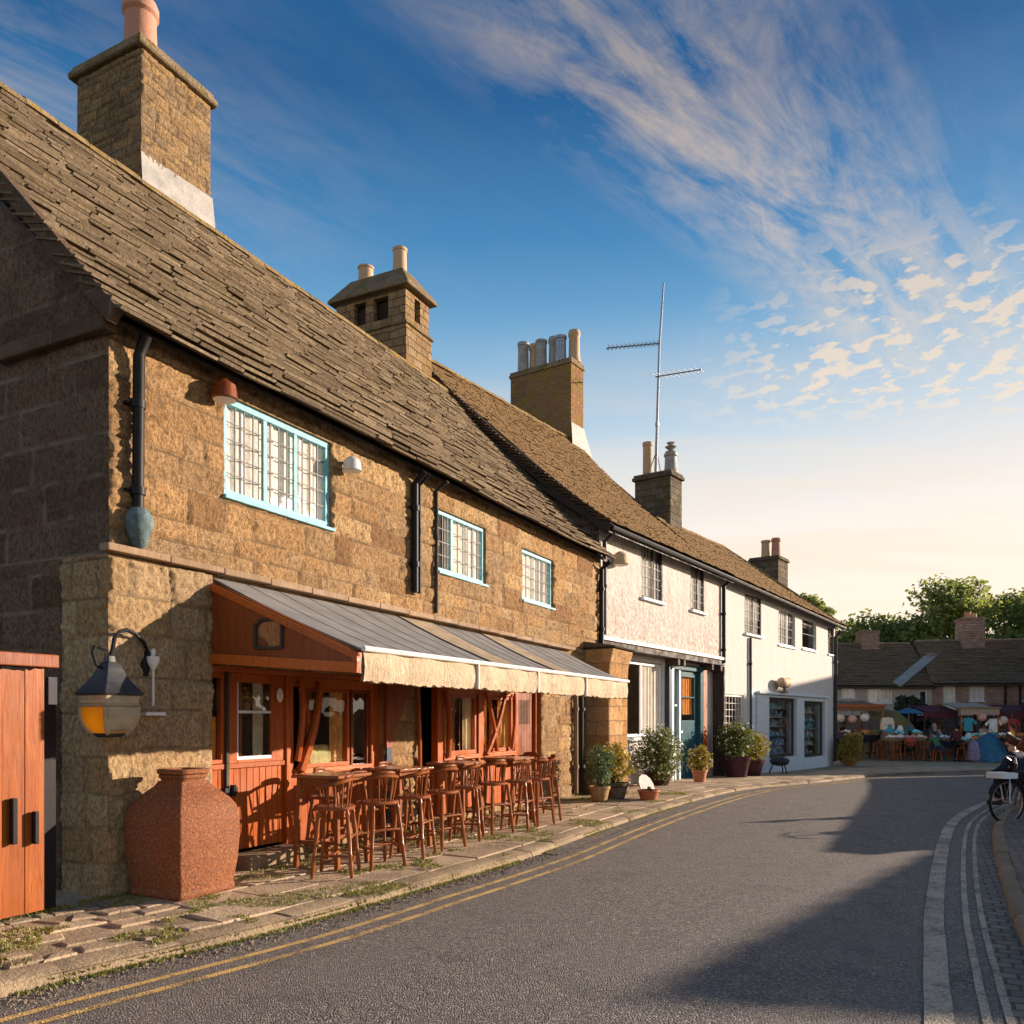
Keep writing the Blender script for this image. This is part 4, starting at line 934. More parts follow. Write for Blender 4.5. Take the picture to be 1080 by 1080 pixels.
m = MB(); m.lathe([(0, .13), (.12, .2), (.16, .05), (.3, .22), (.34, .05), (.45, .16), (.5, .02)], 10, (3.85, Q3 - .02, 11.35)); m.build('pot_cowl', M['lead'], c, smooth=True)
c = chimney(h3, 11.0, 12.25, 2.0, 3.25, 6.2, 8.45, 'stone_dark', cap='stone_dark', capz=.16, over=.07)
pot(c, 11.6, 2.75, 8.61, .8, .2, 'pot_buff', 1); pot(c, 11.6, 2.3, 8.61, .85, .2, 'pot_red', 0)
window(h3, 1.82, 3.35, 4.38, 5.70, .012, 'timber_dk', 6, 5, 'iron', sill='bluegrey', mull=(2.6,), gaps=((3.1, 3.4),))
window(h3, 5.1, 6.95, 4.25, 5.55, .05, 'whitepaint', 4, 4, 'iron', sill='bluegrey', mull=(6.2,), gaps=((6.25, 7),))
window(h3, 7.8, 9.6, 4.3, 5.48, .05, 'whitepaint', 1, 2, 'iron', curtain=None, sill='bluegrey', glass='glass_refl')
window(h3, 11.2, 12.1, 4.3, 5.4, .05, 'timber_dk', 3, 4, 'iron', sill='bluegrey')
window(h3, .1, 1.75, 1.2, 2.36, .04, 'whitepaint', 6, 5, 'whitepaint', curtain=None, sill='whitepaint')
kk = NT('shop_display'); oc = kk.coord(); vv = kk.voro(kk.vmath('MULTIPLY', oc, (7, 1, 9)), 1, out='Color'); r_, g_, b_ = kk.sep(vv)
M['display'] = kk.fin(kk.ramp(r_, [(0, (.16, .24, .26)), (.35, (.36, .48, .52)), (.55, (.6, .6, .5)), (.75, (.28, .40, .46)), (.92, (.75, .7, .55))], 'CONSTANT'), .8)
for (a, b, z0, z1) in ((3.92, 6.88, .22, 2.34), (7.8, 10.5, .1, 2.28)):
    w_ = window(h3, a, b, z0, z1, .03, 'timber_dk', 1, 1, curtain=None, glass='glass_refl', fw=.10, label='tall shop window crowded with small goods')
    m = MB(); rr = random.Random(int(a * 10))
    for row in range(6):
        z = z0 + .12 + row * .33; x = a + .15
        m.box(a + .1, b - .1, .3, .55, z - .03, z)
        while x < b - .3:
            w__ = rr.uniform(.07, .2); hh = rr.uniform(.08, .27); m.box(x, x + w__, .32 + rr.random() * .05, .45, z + .001, z + hh); x += w__ + rr.uniform(.01, .07)
    m.build('shelf_display', M['display'], w_)
m = MB()
for x0, x1 in ((2.75, 3.90), (6.90, 7.78), (10.52, 10.85)): m.box(x0, x1, -.09, -.002, -.4, 2.42)
m.box(3.901, 6.899, -.088, -.003, 2.345, 2.42); m.box(7.781, 10.519, -.088, -.003, 2.285, 2.42); m.box(3.901, 6.899, -.12, -.003, -.4, .21); m.box(7.781, 10.519, -.12, -.003, -.4, .09)
m.build('shopfront_frame', M['bluegrey'], h3, bevel=.01)
m = MB(); m.box(2.7, 10.9, -.2, -.002, 2.43, 2.52); m.build('shopfront_cornice', M['bluegrey'], h3, bevel=.015)
m = MB(); m.box(2.15, 2.70, -.05, -.002, -.4, 2.55); m.build('pilaster', M['bluegrey'], h3, bevel=.01)
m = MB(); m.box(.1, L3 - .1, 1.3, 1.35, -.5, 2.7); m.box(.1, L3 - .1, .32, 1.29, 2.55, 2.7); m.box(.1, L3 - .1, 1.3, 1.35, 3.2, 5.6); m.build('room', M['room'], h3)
pipe(h3, [(2.2, -.06, 4.25), (2.2, -.06, -.2)], .05, 'iron', brackets=(3.4, 1.0)); pipe(h3, [(L3 - .2, -.3, 5.3), (L3 - .2, -.08, 5.05), (L3 - .2, -.08, -.2)], .07, 'iron', brackets=(4.0, 2.0))

# ================================================================== wall-hung things
def floodlight(P, A, x, z, label, col='iron', k=1.0):
    p = H(P, A, x, .0); t = thing('flood_light', label, 'outdoor light', (p.x, p.y, z), A)
    m = MB(); m.box(-.03, .03, -.012, -.001, -.06, .06); m.tube([(0, -.01, 0), (0, -.09, .02), (0, -.14, 0)], .016, 6); m.build('wall_bracket', M['iron'], t)
    m = MB(); m.lathe([(-.085 * k, .06 * k), (-.075 * k, .1 * k), (.03 * k, .085 * k), (.07 * k, .03 * k)], 14, (0, -.16, -.02)); hd = m.build('lamp_head', M[col], t, smooth=True)
    m = MB(); m.lathe([(-.095 * k, .05 * k), (-.084 * k, .085 * k)], 14, (0, -.16, -.02)); m.build('lens', M['curtain'], t, smooth=True)
floodlight(C0, A1, 1.22, 5.0, 'brown floodlight at the upper corner of the wide blue window', 'wood_dk', 1.35)
floodlight(C0, A1, 3.33, 4.82, 'white round lamp beside the right edge of the wide blue window', 'whitepaint', 1.2)
floodlight(P1, A2, .75, 5.35, 'brown hanging lamp under the eaves of the jettied white house', 'pot_buff', 2.0)
# corner lantern
lt = thing('wall_lantern', 'large black and amber square lantern hanging from an iron bracket on the stone corner', 'lantern', F(-.22, .30, 0), A1)
m = MB(); m.square([(1.80, .190), (1.82, .20), (1.845, .18), (1.90, .14), (1.96, .105), (2.02, .08), (2.07, .065), (2.09, .035), (2.14, .03)], cr=.1); m.build('lantern_roof', M['iron'], lt, smooth=True)
m = MB(); m.square([(1.70, .165), (1.712, .173), (1.722, .165), (1.738, .173), (1.757, .168), (1.775, .176), (1.798, .176)], cr=.12); m.build('lantern_collar', M['iron_pale'], lt, smooth=True)
m = MB(); m.square([(1.475, .085), (1.48, .10), (1.51, .128), (1.56, .150), (1.62, .163), (1.698, .166)], cr=.12); gl = m.build('lantern_glass', M['glass_amber'], lt, smooth=True)
for sx in (-1, 1):
    for sy in (-1, 1):
        m = MB(); m.tube([(sx * r_, sy * r_, z) for z, r_ in ((1.475, .088), (1.51, .122), (1.56, .144), (1.62, .157), (1.699, .160))], .02, 6); m.build('lantern_rib', M['iron_pale'], lt, smooth=True)
m = MB(); m.square([(1.44, .07), (1.462, .092), (1.476, .095)]); m.build('lantern_base', M['iron'], lt, smooth=True)
m = MB(); pz = ((1.482, .101), (1.51, .128), (1.56, .150), (1.62, .163), (1.698, .166))
for (z0, r0), (z1, r1) in zip(pz, pz[1:]):
    a, b = r0 * .86, r1 * .86; m.add([(-a, -r0 - .008, z0), (a, -r0 - .008, z0), (b, -r1 - .008, z1), (-b, -r1 - .008, z1), (-a, -r0 + .004, z0), (a, -r0 + .004, z0), (b, -r1 + .004, z1), (-b, -r1 + .004, z1)], [(0, 1, 2, 3), (7, 6, 5, 4), (0, 3, 7, 4), (1, 5, 6, 2)])
m.build('lantern_panel', M['iron_pale'], lt, smooth=True)
m = MB(); m.lathe([(1.5, .05), (1.56, .08), (1.66, .08), (1.69, .03)], 12); _e = NT('lamp_glow'); _e.fin((.8, .6, .2), .5); _e.b.inputs['Emission Color'].default_value = (1, .55, .08, 1); _e.b.inputs['Emission Strength'].default_value = 0.7
m.build('lamp_bulb', _e.m, lt, smooth=True)
m = MB()
m.tube([(0, 0, 2.12), (.03, .0, 2.2), (.07, .03, 2.30), (.16, .08, 2.37), (.28, .14, 2.40), (.41, .19, 2.38), (.52, .21, 2.31), (.58, .21, 2.20), (.59, .24, 2.12)], .018, 8)
m.tube([(-.05, .0, 2.02), (-.13, .0, 2.06), (-.15, .02, 2.16), (-.10, .06, 2.22), (.02, .14, 2.22), (.18, .27, 2.22)], .015, 8)
m.lathe([(2.0, .03), (2.1, .055), (2.14, .05), (2.2, .02), (2.27, .02)], 10, (.58, .27, 0))
m.build('bracket', M['blackpaint'], lt, smooth=True)
m = MB(); m.tube([(.60, .18, 1.72), (.60, .18, 2.2)], .012, 6); m.lathe([(2.06, .02), (2.13, .055), (2.18, .06), (2.19, .02), (2.24, .025), (2.26, .005)], 10, (.60, .18, 0)); m.box(.50, .72, .15, .262, 1.63, 1.66); m.build('wall_rod', M['whitepaint'], lt, smooth=True)
# carved ornament above the blue shopfront
p = H(P2, A3, 5.0, .0)
og_ = thing('carved_ornament', 'tan carved bird-shaped ornament perched above the pale blue shopfront', 'ornament', (p.x, p.y, 2.52), A3)
skin('bird_body', [(0, -.25, .28), (-.28, -.25, .36), (-.5, -.25, .42), (.26, -.25, .36), (.46, -.25, .45), (.7, -.25, .42)], [(0, 1), (1, 2), (0, 3), (3, 4), (4, 5)], [.2, .2, .12, .18, .13, .04], M['pot_buff'], og_, 2)
m = MB(); m.tube([(0, -.25, -.0), (0, -.25, .25)], .05, 8); m.box(-.25, .25, -.3, -.05, -.0, .05); m.build('stand', M['sawn'], og_)

# TV aerial on the small chimney
p = H(P2, A3, 3.75, -(Q3 + .55)); MR = 17.85 - 10.6
ae = thing('tv_aerial', 'tall grey television aerial mast with two yagi antennas on the small chimney', 'aerial', (p.x, p.y, 10.6), 0)
m = MB(); m.tube([(0, 0, 0), (.08, 0, 2.9), (.14, 0, 4.9), (.30, 0, MR)], [.055, .045, .04, .03], 8); m.lathe([(1.9, .07), (2.05, .07)], 8, (.055, 0, 0)); m.tube([(-.35, 0, -.1), (.04, 0, 1.0)], .02, 6); m.tube([(.3, .2, -.1), (.05, 0, .9)], .02, 6); m.build('mast', M['alu'], ae, smooth=True)
def yagi(base, tip, n, ew, name='yagi_antenna', dense=False):
    base, tip = Vector(base), Vector(tip); d = (tip - base).normalized(); s = d.cross(Vector((0, 0, 1))).normalized(); m = MB()
    m.tube([base, tip], .022, 6)
    for i in range(n):
        q = base.lerp(tip, (i + .5) / n); w = ew * (1 - .3 * i / n)
        m.tube([q - s * w, q + s * w], .013, 5)
        if dense: m.tube([q + Vector((0, 0, -.1)), q + Vector((0, 0, .13))], .012, 5)
    m.build(name, M['alu'], ae)
yagi((.15, 0, 5.0), (-1.9, -.6, 4.55), 13, .22, dense=True)
yagi((.0, 0, 3.75), (1.35, -1.6, 3.35), 9, .42)

# stone buttress at the junction of the houses
bt = thing('stone_buttress', 'rough stone buttress with flared top between the shop awning and the white house', 'buttress', F(11.55, 0), A1)
m = MB(); n = 10
prof = [(-.5, .62, 1.3), (.2, .6, 1.28), (1.2, .58, 1.24), (2.3, .58, 1.24), (2.75, .60, 1.26), (2.95, .66, 1.32), (3.10, .70, 1.36)]
vs = []; fs = []
for z, d_, w__ in prof: vs += [(.64 - w__ / 2, -.01, z), (.64 - w__ / 2, -d_, z), (.64 + w__ / 2, -d_, z), (.64 + w__ / 2, -.01, z)]
for i in range(len(prof) - 1):
    for j in range(4): a = i * 4 + j; b = i * 4 + (j + 1) % 4; fs.append((a, b, b + 4, a + 4))
k_ = (len(prof) - 1) * 4; fs.append((k_, k_ + 1, k_ + 2, k_ + 3)); m.add(vs, fs)
m.build('buttress_body', M['stone'], bt, bevel=.05)
m = MB(); m.add([(-.06, -.0, 3.11), (-.06, -.74, 3.11), (1.34, -.74, 3.11), (1.34, 0, 3.11), (-.06, -.0, 3.26), (-.06, -.74, 3.15), (1.34, -.74, 3.15), (1.34, 0, 3.26)], [(3, 2, 1, 0), (0, 1, 5, 4), (1, 2, 6, 5), (2, 3, 7, 6), (3, 0, 4, 7), (4, 5, 6, 7)]); m.build('coping', M['stone_dark'], bt, bevel=.02)

# terracotta vessel
ve = thing('clay_jar', 'big square speckled terracotta jar standing against the stone corner', 'jar', F(.43, .46), A1)
m = MB(); m.square([(0, .31), (.02, .325), (.06, .325), (.075, .315), (.3, .345), (.55, .36), (.72, .352), (.80, .335), (.87, .29), (.93, .235), (.985, .18), (1.03, .155)], cr=.07); m.build('jar_body', M['vessel'], ve, smooth=True)
m = MB(); m.square([(1.02, .15), (1.05, .155), (1.06, .17), (1.085, .172), (1.09, .16), (1.10, .182), (1.13, .185), (1.14, .175), (1.14, .13), (1.08, .12)], cr=.4); m.build('jar_rim', M['vessel'], ve, smooth=True)

# side gate
ga = thing('timber_gate', 'orange plank side gate with ragged top beside the stone corner', 'gate', F(-.74, .2), A1)
m = MB(); rr = random.Random(5); tops = []
x = 0
while x > -1.3:
    w__ = rr.uniform(.12, .19); zt = 2.0 + rr.uniform(-.05, .05) - (.03 if x > -.2 else 0)
    a, b = x - w__ + .004, x - .004
    n = 4; y = rr.uniform(-.012, .006)
    vs = [(a, y, .05), (b, y, .05)] + [(b - (b - a) * i / n, y, zt + rr.uniform(-.012, .012)) for i in range(n + 1)]
    k_ = len(vs); m.add(vs + [(p[0], y + .03, p[2]) for p in vs], [tuple(range(k_)), tuple(range(k_, 2 * k_))[::-1]] + [(i, (i + 1) % k_, k_ + (i + 1) % k_, k_ + i) for i in range(k_)])
    x -= w__
m.build('planks', M['gate'], ga)
each('ledge', M['wood_dk'], ga, [(-1.3, .0, .031, .075, .35, .47), (-1.3, .0, .031, .075, 1.55, 1.67)])
each('pull_handle', M['blackpaint'], ga, [(-.30, -.26, -.06, -.013, .62, .98), (-.12, -.085, -.06, -.013, .6, .86)], .006)
gp = thing('gate_post', 'black gate post between the orange gate and the stone corner, dark beam on top', 'post', F(-.63, -.06), A1)
m = MB(); m.box(-.055, .11, -.08, .06, -.1, 1.95); m.build('post', M['blackpaint'], gp)
m = MB(); m.box(-1.6, .06, -.20, -.05, 2.02, 2.13); m.build('beam', M['wood_dk'], gp, bevel=.01)
m = MB(); m.box(.04, .115, -.09, -.081, 1.72, 1.95); m.build('bracket_plate', M['curtain'], gp)
gw = thing('garden_wall', 'stone wall closing the passage to the left of the timber gate', 'wall', F(-2.3, .2), A1)
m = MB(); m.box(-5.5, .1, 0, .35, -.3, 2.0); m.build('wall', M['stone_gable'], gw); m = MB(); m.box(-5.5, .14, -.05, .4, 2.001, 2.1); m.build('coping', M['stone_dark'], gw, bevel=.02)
# ================================================================== ground
def resample(pts, step=.4):
    pts = [Vector((p[0], p[1])) for p in pts]; out = []
    P = [pts[0] * 2 - pts[1]] + pts + [pts[-1] * 2 - pts[-2]]
    for i in range(1, len(P) - 2):
        a, b, c, d = P[i - 1:i + 3]; n = max(2, int((c - b).length / step))
        for k in range(n):
            t = k / n; out.append(.5 * ((2 * b) + (c - a) * t + (2 * a - 5 * b + 4 * c - d) * t * t + (3 * b - a - 3 * c + d) * t ** 3))
    out.append(pts[-1]); return out
fx = lambda t, w: F(t, w)[:2]
LK = resample([fx(-14, .5), fx(-8, .9), fx(-4, 1.35), fx(-2, 1.6), fx(-.1, 1.98), fx(1.5, 2.13), fx(4, 2.3), fx(6.8, 2.26), fx(9.7, 2.3), fx(13.5, 2.5), fx(16.1, 2.86), (8.6, 23.2), (11.5, 26.6), (14.3, 28.9), (18, 30.4), (25, 31.4), (50, 32.5)], .35)
RK = resample([fx(-14, 7.6), fx(-5, 7.3), fx(0, 7.24), fx(4, 7.26), fx(9.4, 7.5), fx(12.5, 7.95), fx(15, 8.5), (13.6, 21.2), (18, 23.6), (25, 24.9), (50, 26)], .35)
def nrm(L, i):
    d = (L[min(i + 1, len(L) - 1)] - L[max(i - 1, 0)]).normalized(); return Vector((-d.y, d.x))   # to the left of travel
class Line:
    def __init__(s, L):
        s.L = L; s.N = [nrm(L, i) for i in range(len(L))]; s.S = [0]
        for i in range(1, len(L)): s.S.append(s.S[-1] + (L[i] - L[i - 1]).length)
    def at(s, q, d, z=0):
        q = min(max(q, 0), s.S[-1] - 1e-4)
        import bisect
        i = min(len(s.L) - 2, max(0, bisect.bisect_right(s.S, q) - 1)); f = (q - s.S[i]) / (s.S[i + 1] - s.S[i])
        p = s.L[i].lerp(s.L[i + 1], f) + s.N[i].lerp(s.N[i + 1], f) * d
        return Vector((p.x, p.y, G(p.y) + z))
    def s_of(s, t):                    # arc length nearest to street coordinate t
        p = F(t, 2.3); return min(range(len(s.L)), key=lambda i: (s.L[i] - Vector((p.x, p.y))).length), 
LL, RR_ = Line(LK), Line(RK)
def sof(t): return LL.S[LL.s_of(t)[0]]
ZR = -.085
def strip(line, d0, d1, z, name, mat, s0=0, s1=None, n=6, kind='structure', step=.5):
    m = MB(); s1 = s1 or line.S[-1] - .01; k = int((s1 - s0) / step)
    for i in range(k):
        a, b = s0 + (s1 - s0) * i / k, s0 + (s1 - s0) * (i + 1) / k
        for j in range(n):
            u, v = d0 + (d1 - d0) * j / n, d0 + (d1 - d0) * (j + 1) / n
            m.quad(line.at(a, v, z), line.at(a, u, z), line.at(b, u, z), line.at(b, v, z))
    o = m.build(name, mat, smooth=True, fix=False); o['kind'] = kind; return o
# road between the two kerbs
m = MB(); N = 240
for i in range(N):
    for j in range(10):
        q = []
        for (ii, jj) in ((i, j), (i, j + 1), (i + 1, j + 1), (i + 1, j)):
            a = LL.at(LL.S[-1] * ii / N, 0); b = RR_.at(RR_.S[-1] * ii / N, 0); p = a.lerp(b, jj / 10)
            q.append((p.x, p.y, G(p.y) + ZR + .03 * math.sin(math.pi * jj / 10)))
        m.quad(*q[::-1])
o = m.build('road', M['asphalt'], smooth=True, fix=False); o['kind'] = 'structure'
def camber(p):
    return p
def marking(line, d, w, name, mat, s0=0, s1=None):
    m = MB(); s1 = s1 or line.S[-1] - .05; k = int((s1 - s0) / .25)
    def rz(s_, dd):
        p = line.at(s_, dd); W = 5.1; f = min(1, abs(dd) / W); return (p.x, p.y, G(p.y) + ZR + .03 * math.sin(math.pi * f) + .006)
    for i in range(k):
        a, b = s0 + (s1 - s0) * i / k, s0 + (s1 - s0) * (i + 1) / k; wa = .006 * noise.noise(Vector((a * 2, d, 0))); wb = .006 * noise.noise(Vector((b * 2, d, 0)))
        m.quad(rz(a, d + w / 2 + wa), rz(a, d - w / 2 + wa), rz(b, d - w / 2 + wb), rz(b, d + w / 2 + wb))
    o = m.build(name, mat, fix=False); o['kind'] = 'structure'; return o
marking(LL, -.44, .07, 'yellow_line', M['yellow']); marking(LL, -.66, .07, 'yellow_line', M['yellow'])
marking(RR_, .58, .15, 'cream_line', M['white_line']); marking(RR_, .34, .05, 'yellow_line', M['white_line']); marking(RR_, .22, .05, 'yellow_line', M['white_line'])
strip(LL, -.005, -.24, ZR + .012, 'gutter', M['gutter'], sof(4.5), sof(17), 3); strip(RR_, .0, .2, ZR + .010, 'gutter', M['gutter'], 0, None, 2)
# pavement bed + market square
m = MB(); k = len(LK)
for i in range(k - 1):
    for j in range(26):
        d0, d1 = (j / 26) ** 1.5 * 22, ((j + 1) / 26) ** 1.5 * 22
        q = [LL.at(LL.S[i], d1), LL.at(LL.S[i], d0), LL.at(LL.S[i + 1], d0), LL.at(LL.S[i + 1], d1)]
        m.quad(*[(p.x, p.y, p.z - .018) for p in q])
o = m.build('pavement_bed', M['bed'], smooth=True, fix=False); o['kind'] = 'structure'
# flagstones
m = MB(); rr = random.Random(3); s_end = sof(17) + 16
rows = [.275]
while rows[-1] < 5: rows.append(rows[-1] + rr.choice((.42, .5, .58, .66)))
def slab(m, c4, th, z):
    ctr = sum(c4, Vector()) / 4; r1, r2 = rr.uniform(-.004, .004), rr.uniform(-.004, .004); zz = z + rr.uniform(-.006, .004)
    top = []; e = .018
    for i, p in enumerate(c4):
        top.append(p + (ctr - p).normalized() * e + Vector((0, 0, zz + (r1 if i in (0, 1) else -r1) * .5 + (r2 if i in (0, 3) else -r2) * .5)))
    mid = [p + (ctr - p).normalized() * .004 + Vector((0, 0, t.z - p.z - .012)) for p, t in zip(c4, top)]
    bot = [p + Vector((0, 0, -.06)) for p in c4]
    m.add(top + mid + bot, [(0, 1, 2, 3)] + [(i, 4 + i, 4 + (i + 1) % 4, (i + 1) % 4) for i in range(4)] + [(4 + i, 8 + i, 8 + (i + 1) % 4, 4 + (i + 1) % 4) for i in range(4)])
sb0, sb1 = sof(-3.4), sof(-.9)
for j in range(len(rows) - 1):
    s_ = sof(-9) + rr.random()
    while s_ < s_end:
        ln = rr.uniform(.55, 1.15); a, b = s_ + .008, s_ + ln - .008; d0, d1 = rows[j] + .008, rows[j + 1] - .008
        if s_ > sof(17) and rows[j] > 3.2: s_ += ln; continue
        jt = lambda: rr.uniform(-.012, .012)
        if sb0 < s_ < sb1 and .25 < rows[j] < 1.5:
            for u in range(3):
                for v in range(2):
                    aa, bb = a + (b - a) * u / 3, a + (b - a) * (u + 1) / 3; dd, de = d0 + (d1 - d0) * v / 2, d0 + (d1 - d0) * (v + 1) / 2
                    if rr.random() < .06: continue
                    c4 = [LL.at(aa + rr.uniform(-.05, .07), dd + rr.uniform(0, .06)), LL.at(bb - rr.uniform(-.05, .07), dd + rr.uniform(0, .06)), LL.at(bb - rr.uniform(-.05, .08), de - rr.uniform(0, .06)), LL.at(aa + rr.uniform(-.05, .08), de - rr.uniform(0, .06))]
                    slab(m, c4, .05, rr.uniform(-.005, .001))
        else:
            c4 = [LL.at(a, d0) , LL.at(b, d0), LL.at(b, d1), LL.at(a, d1)]
            c4 = [p + Vector((jt(), jt(), 0)) for p in c4]; slab(m, c4, .05, 0)
        s_ += ln
o = m.build('pavement', M['flag']); o['kind'] = 'structure'
def kerb(line, sgn, s0, s1, name, wd=.25, z1=.0, ln=(.6, 1.0)):
    m = MB(); s_ = s0
    while s_ < s1:
        l_ = rr.uniform(*ln); a, b = s_ + .007, s_ + l_ - .007; ju = rr.uniform(-.012, .012); jz = rr.uniform(-.012, .008)
        prof = [(-.012 + ju, ZR - .06), (-.004 + ju, z1 - .05 + jz), (.012 + ju, z1 - .018 + jz), (.04 + ju, z1 - .002 + jz), (wd, z1 + .004 + jz), (wd, z1 - .08)]
        nseg = 4; vs = []; k = len(prof)
        for i in range(nseg + 1):
            f = i / nseg; q = a + (b - a) * f; ed = .02 * (1 if i in (0, nseg) else 0)
            for t_, (d, z) in enumerate(prof): 
                zz = z - (ed * .6 if 1 <= t_ <= 4 else 0); dd = d + (ed * .5 if t_ in (1, 2) else 0)
                vs.append(line.at(q, sgn * dd, zz) + Vector((0, 0, .006 * noise.noise(Vector((q * 3, d * 9, 1))))))
        fs = [(i * k + j, i * k + j + 1, (i + 1) * k + j + 1, (i + 1) * k + j) for i in range(nseg) for j in range(k - 1)] + [tuple(range(k)), tuple(range(nseg * k, nseg * k + k))[::-1]]
        m.add(vs, fs); s_ += l_
    o = m.build(name, M['kerb'], smooth=True); o['kind'] = 'structure'
kerb(LL, 1, sof(-9), LL.S[-1] - 12, 'kerb'); kerb(RR_, -1, 0, RR_.S[-1] - 6, 'kerb', .14, .0, (.8, 1.0))
strip(RR_, -.14, -4.2, .0, 'brick_pavement', M['setts'], 0, None, 6)
m = MB(); g = [-400, -200, -100, -60, -40, -25, -15, -8, -4, 0, 4, 8, 12, 16, 18, 20, 22, 24, 26, 28, 30, 32, 34, 36, 38, 40, 42, 44, 45, 46, 47, 48, 50, 55, 60, 70, 90, 130, 200, 400, 900]
gx = [-600, -200, -80, -40, -20, -10, 0, 10, 20, 30, 40, 60, 100, 250, 700]
for i in range(len(gx) - 1):
    for j in range(len(g) - 1):
        m.quad(*[(x, y, G(y) - .13) for x, y in ((gx[i], g[j]), (gx[i + 1], g[j]), (gx[i + 1], g[j + 1]), (gx[i], g[j + 1]))])
o = m.build('ground', M['earth'], smooth=True, fix=False); o['kind'] = 'structure'
# moss and grass in the joints, grit in the gutter
m = MB(); rr = random.Random(9); cnt = 0
for _ in range(60000):
    t = rr.uniform(-3, 13); w = rr.uniform(-.05, 2.4)
    kw = 2.2 if t > 1 else 1.98 + t * .2
    if w > kw: continue
    v = noise.noise(Vector((t * 1.1, w * 1.5, 3))) + .55 * noise.noise(Vector((t * 4, w * 4, 8)))
    edge = .45 if w < .12 else 0
    if v + edge < (.17 if (t < 6 and w < 2.0) else .34): continue
    p = F(t, w); p.z = G(p.y) - .004
    h = rr.uniform(.012, .034) * (1.2 if edge else 1); a = rr.uniform(0, 6.28); wv = Vector((math.cos(a), math.sin(a), 0)) * rr.uniform(.006, .013); ln = Vector((rr.uniform(-1, 1), rr.uniform(-1, 1), 0)) * .018
    m.add([p - wv, p + wv, p + ln + Vector((0, 0, h))], [(0, 1, 2)]); cnt += 1
for _ in range(9000):
    s_ = rr.uniform(sof(-4), sof(12)); d = rr.gauss(-.02, .025)
    if noise.noise(Vector((s_ * .9, 4, 0))) < -.05: continue
    p = LL.at(s_, d, ZR if d < 0 else -.05); h = rr.uniform(.01, .035); a = rr.uniform(0, 6.28); wv = Vector((math.cos(a), math.sin(a), 0)) * .008
    m.add([p - wv, p + wv, p + Vector((rr.uniform(-.02, .02), rr.uniform(-.02, .02), h))], [(0, 1, 2)])
o = m.build('moss', M['grassblade'], fix=False); o['kind'] = 'stuff'
m = MB(); ico = [(0, 0, 1), (.9, 0, .2), (-.5, .8, .2), (-.5, -.8, .2), (0, 0, -.6)]
for _ in range(5200):
    s_ = rr.uniform(sof(-4.5), sof(9)); d = -abs(rr.gauss(0, .17)) - .01
    p = LL.at(s_, d, ZR + .004); r_ = rr.uniform(.004, .013) * (1.5 if rr.random() < .08 else 1); a = rr.uniform(0, 6.28); ca, sa = math.cos(a), math.sin(a)
    m.add([p + Vector((x * ca - y * sa, x * sa + y * ca, z * .8)) * r_ for x, y, z in ico], [(0, 1, 2), (0, 2, 3), (0, 3, 1), (4, 2, 1), (4, 3, 2), (4, 1, 3)])
M['grit'] = m_paving('grit', (.16, .12, .09), (.38, .29, .19))
o = m.build('grit', M['grit'], fix=False); o['kind'] = 'stuff'

# ================================================================== bar furniture
G_CH = 'wooden bar chairs along the shopfront'
ch0 = thing('bar_chair', 'x', 'chair', (0, 0, 0), 0, G_CH)
m = MB(); n = 20; vs = []
for z, s_ in ((.675, .93), (.69, 1), (.705, 1), (.712, .95), (.700, .5)):
    for j in range(n):
        a = 2 * math.pi * j / n; q = (abs(math.cos(a)) ** 3 + abs(math.sin(a)) ** 3) ** (-1 / 3)
        vs.append((math.cos(a) * q * .205 * s_, math.sin(a) * q * .19 * s_, z))
fs = [(i * n + j, i * n + (j + 1) % n, (i + 1) * n + (j + 1) % n, (i + 1) * n + j) for i in range(4) for j in range(n)] + [tuple(range(n))[::-1], tuple(range(4 * n, 5 * n))]
m.add(vs, fs); m.build('seat', M['chair_seat'], ch0, smooth=True)
def turned(a, b, r=.02, n=8):
    a, b = Vector(a), Vector(b); pr = [(0, .75), (.08, .95), (.2, 1.0), (.3, .8), (.33, 1.15), (.36, .8), (.6, 1.1), (.75, 1.0), (.9, .8), (.93, 1.1), (.96, .8), (1, .75)]
    m = MB(); m.tube([a.lerp(b, f) for f, _ in pr], [r * k for _, k in pr], n); return m
for sx in (-1, 1):
    for sy in (-1, 1): turned((sx * .215, sy * .20, 0), (sx * .15, sy * .14, .685), .0225).build('leg', M['chair'], ch0, smooth=True)
m = MB()
for sx in (-1, 1): m.tube([(sx * .195, -.18, .22), (sx * .2, 0, .225), (sx * .195, .18, .22)], [.011, .015, .011], 6)
m.tube([(-.195, 0, .222), (0, 0, .228), (.195, 0, .222)], .012, 6)
for sy, z in ((-1, .40), (1, .33)): m.tube([(-.185, sy * .17, z), (-.1, sy * .185, z + .012), (.1, sy * .185, z + .012), (.185, sy * .17, z)], .013, 6)
m.build('stretcher', M['chair'], ch0, smooth=True)
m = MB(); pts = []
for i in range(17):
    a = math.pi * (1 + i / 16); pts.append((math.cos(a) * .235, math.sin(a) * .215 + .05, .93 + .055 * math.sin(math.pi * i / 16)))
pts = [(-.235, .14, .915)] + pts + [(.235, .14, .915)]
m.tube(pts, [.018] * 3 + [.021] * (len(pts) - 6) + [.018] * 3, 8)
m.tube([(p[0] * .96, p[1] * .96, p[2] + .035) for p in pts[6:13]], [.014, .02, .022, .022, .022, .02, .014], 8)
m.build('back_rail', M['chair'], ch0, smooth=True)
m = MB()
for i in (1, 3, 5, 7, 9, 11, 13, 15, 17):
    p = Vector(pts[i]); q = Vector((p.x * .76, max(-.165, p.y * .8), .70)); m.tube([q, q.lerp(p, .5), p], [.008, .012, .008], 6)
m.build('spindle', M['chair'], ch0, smooth=True)
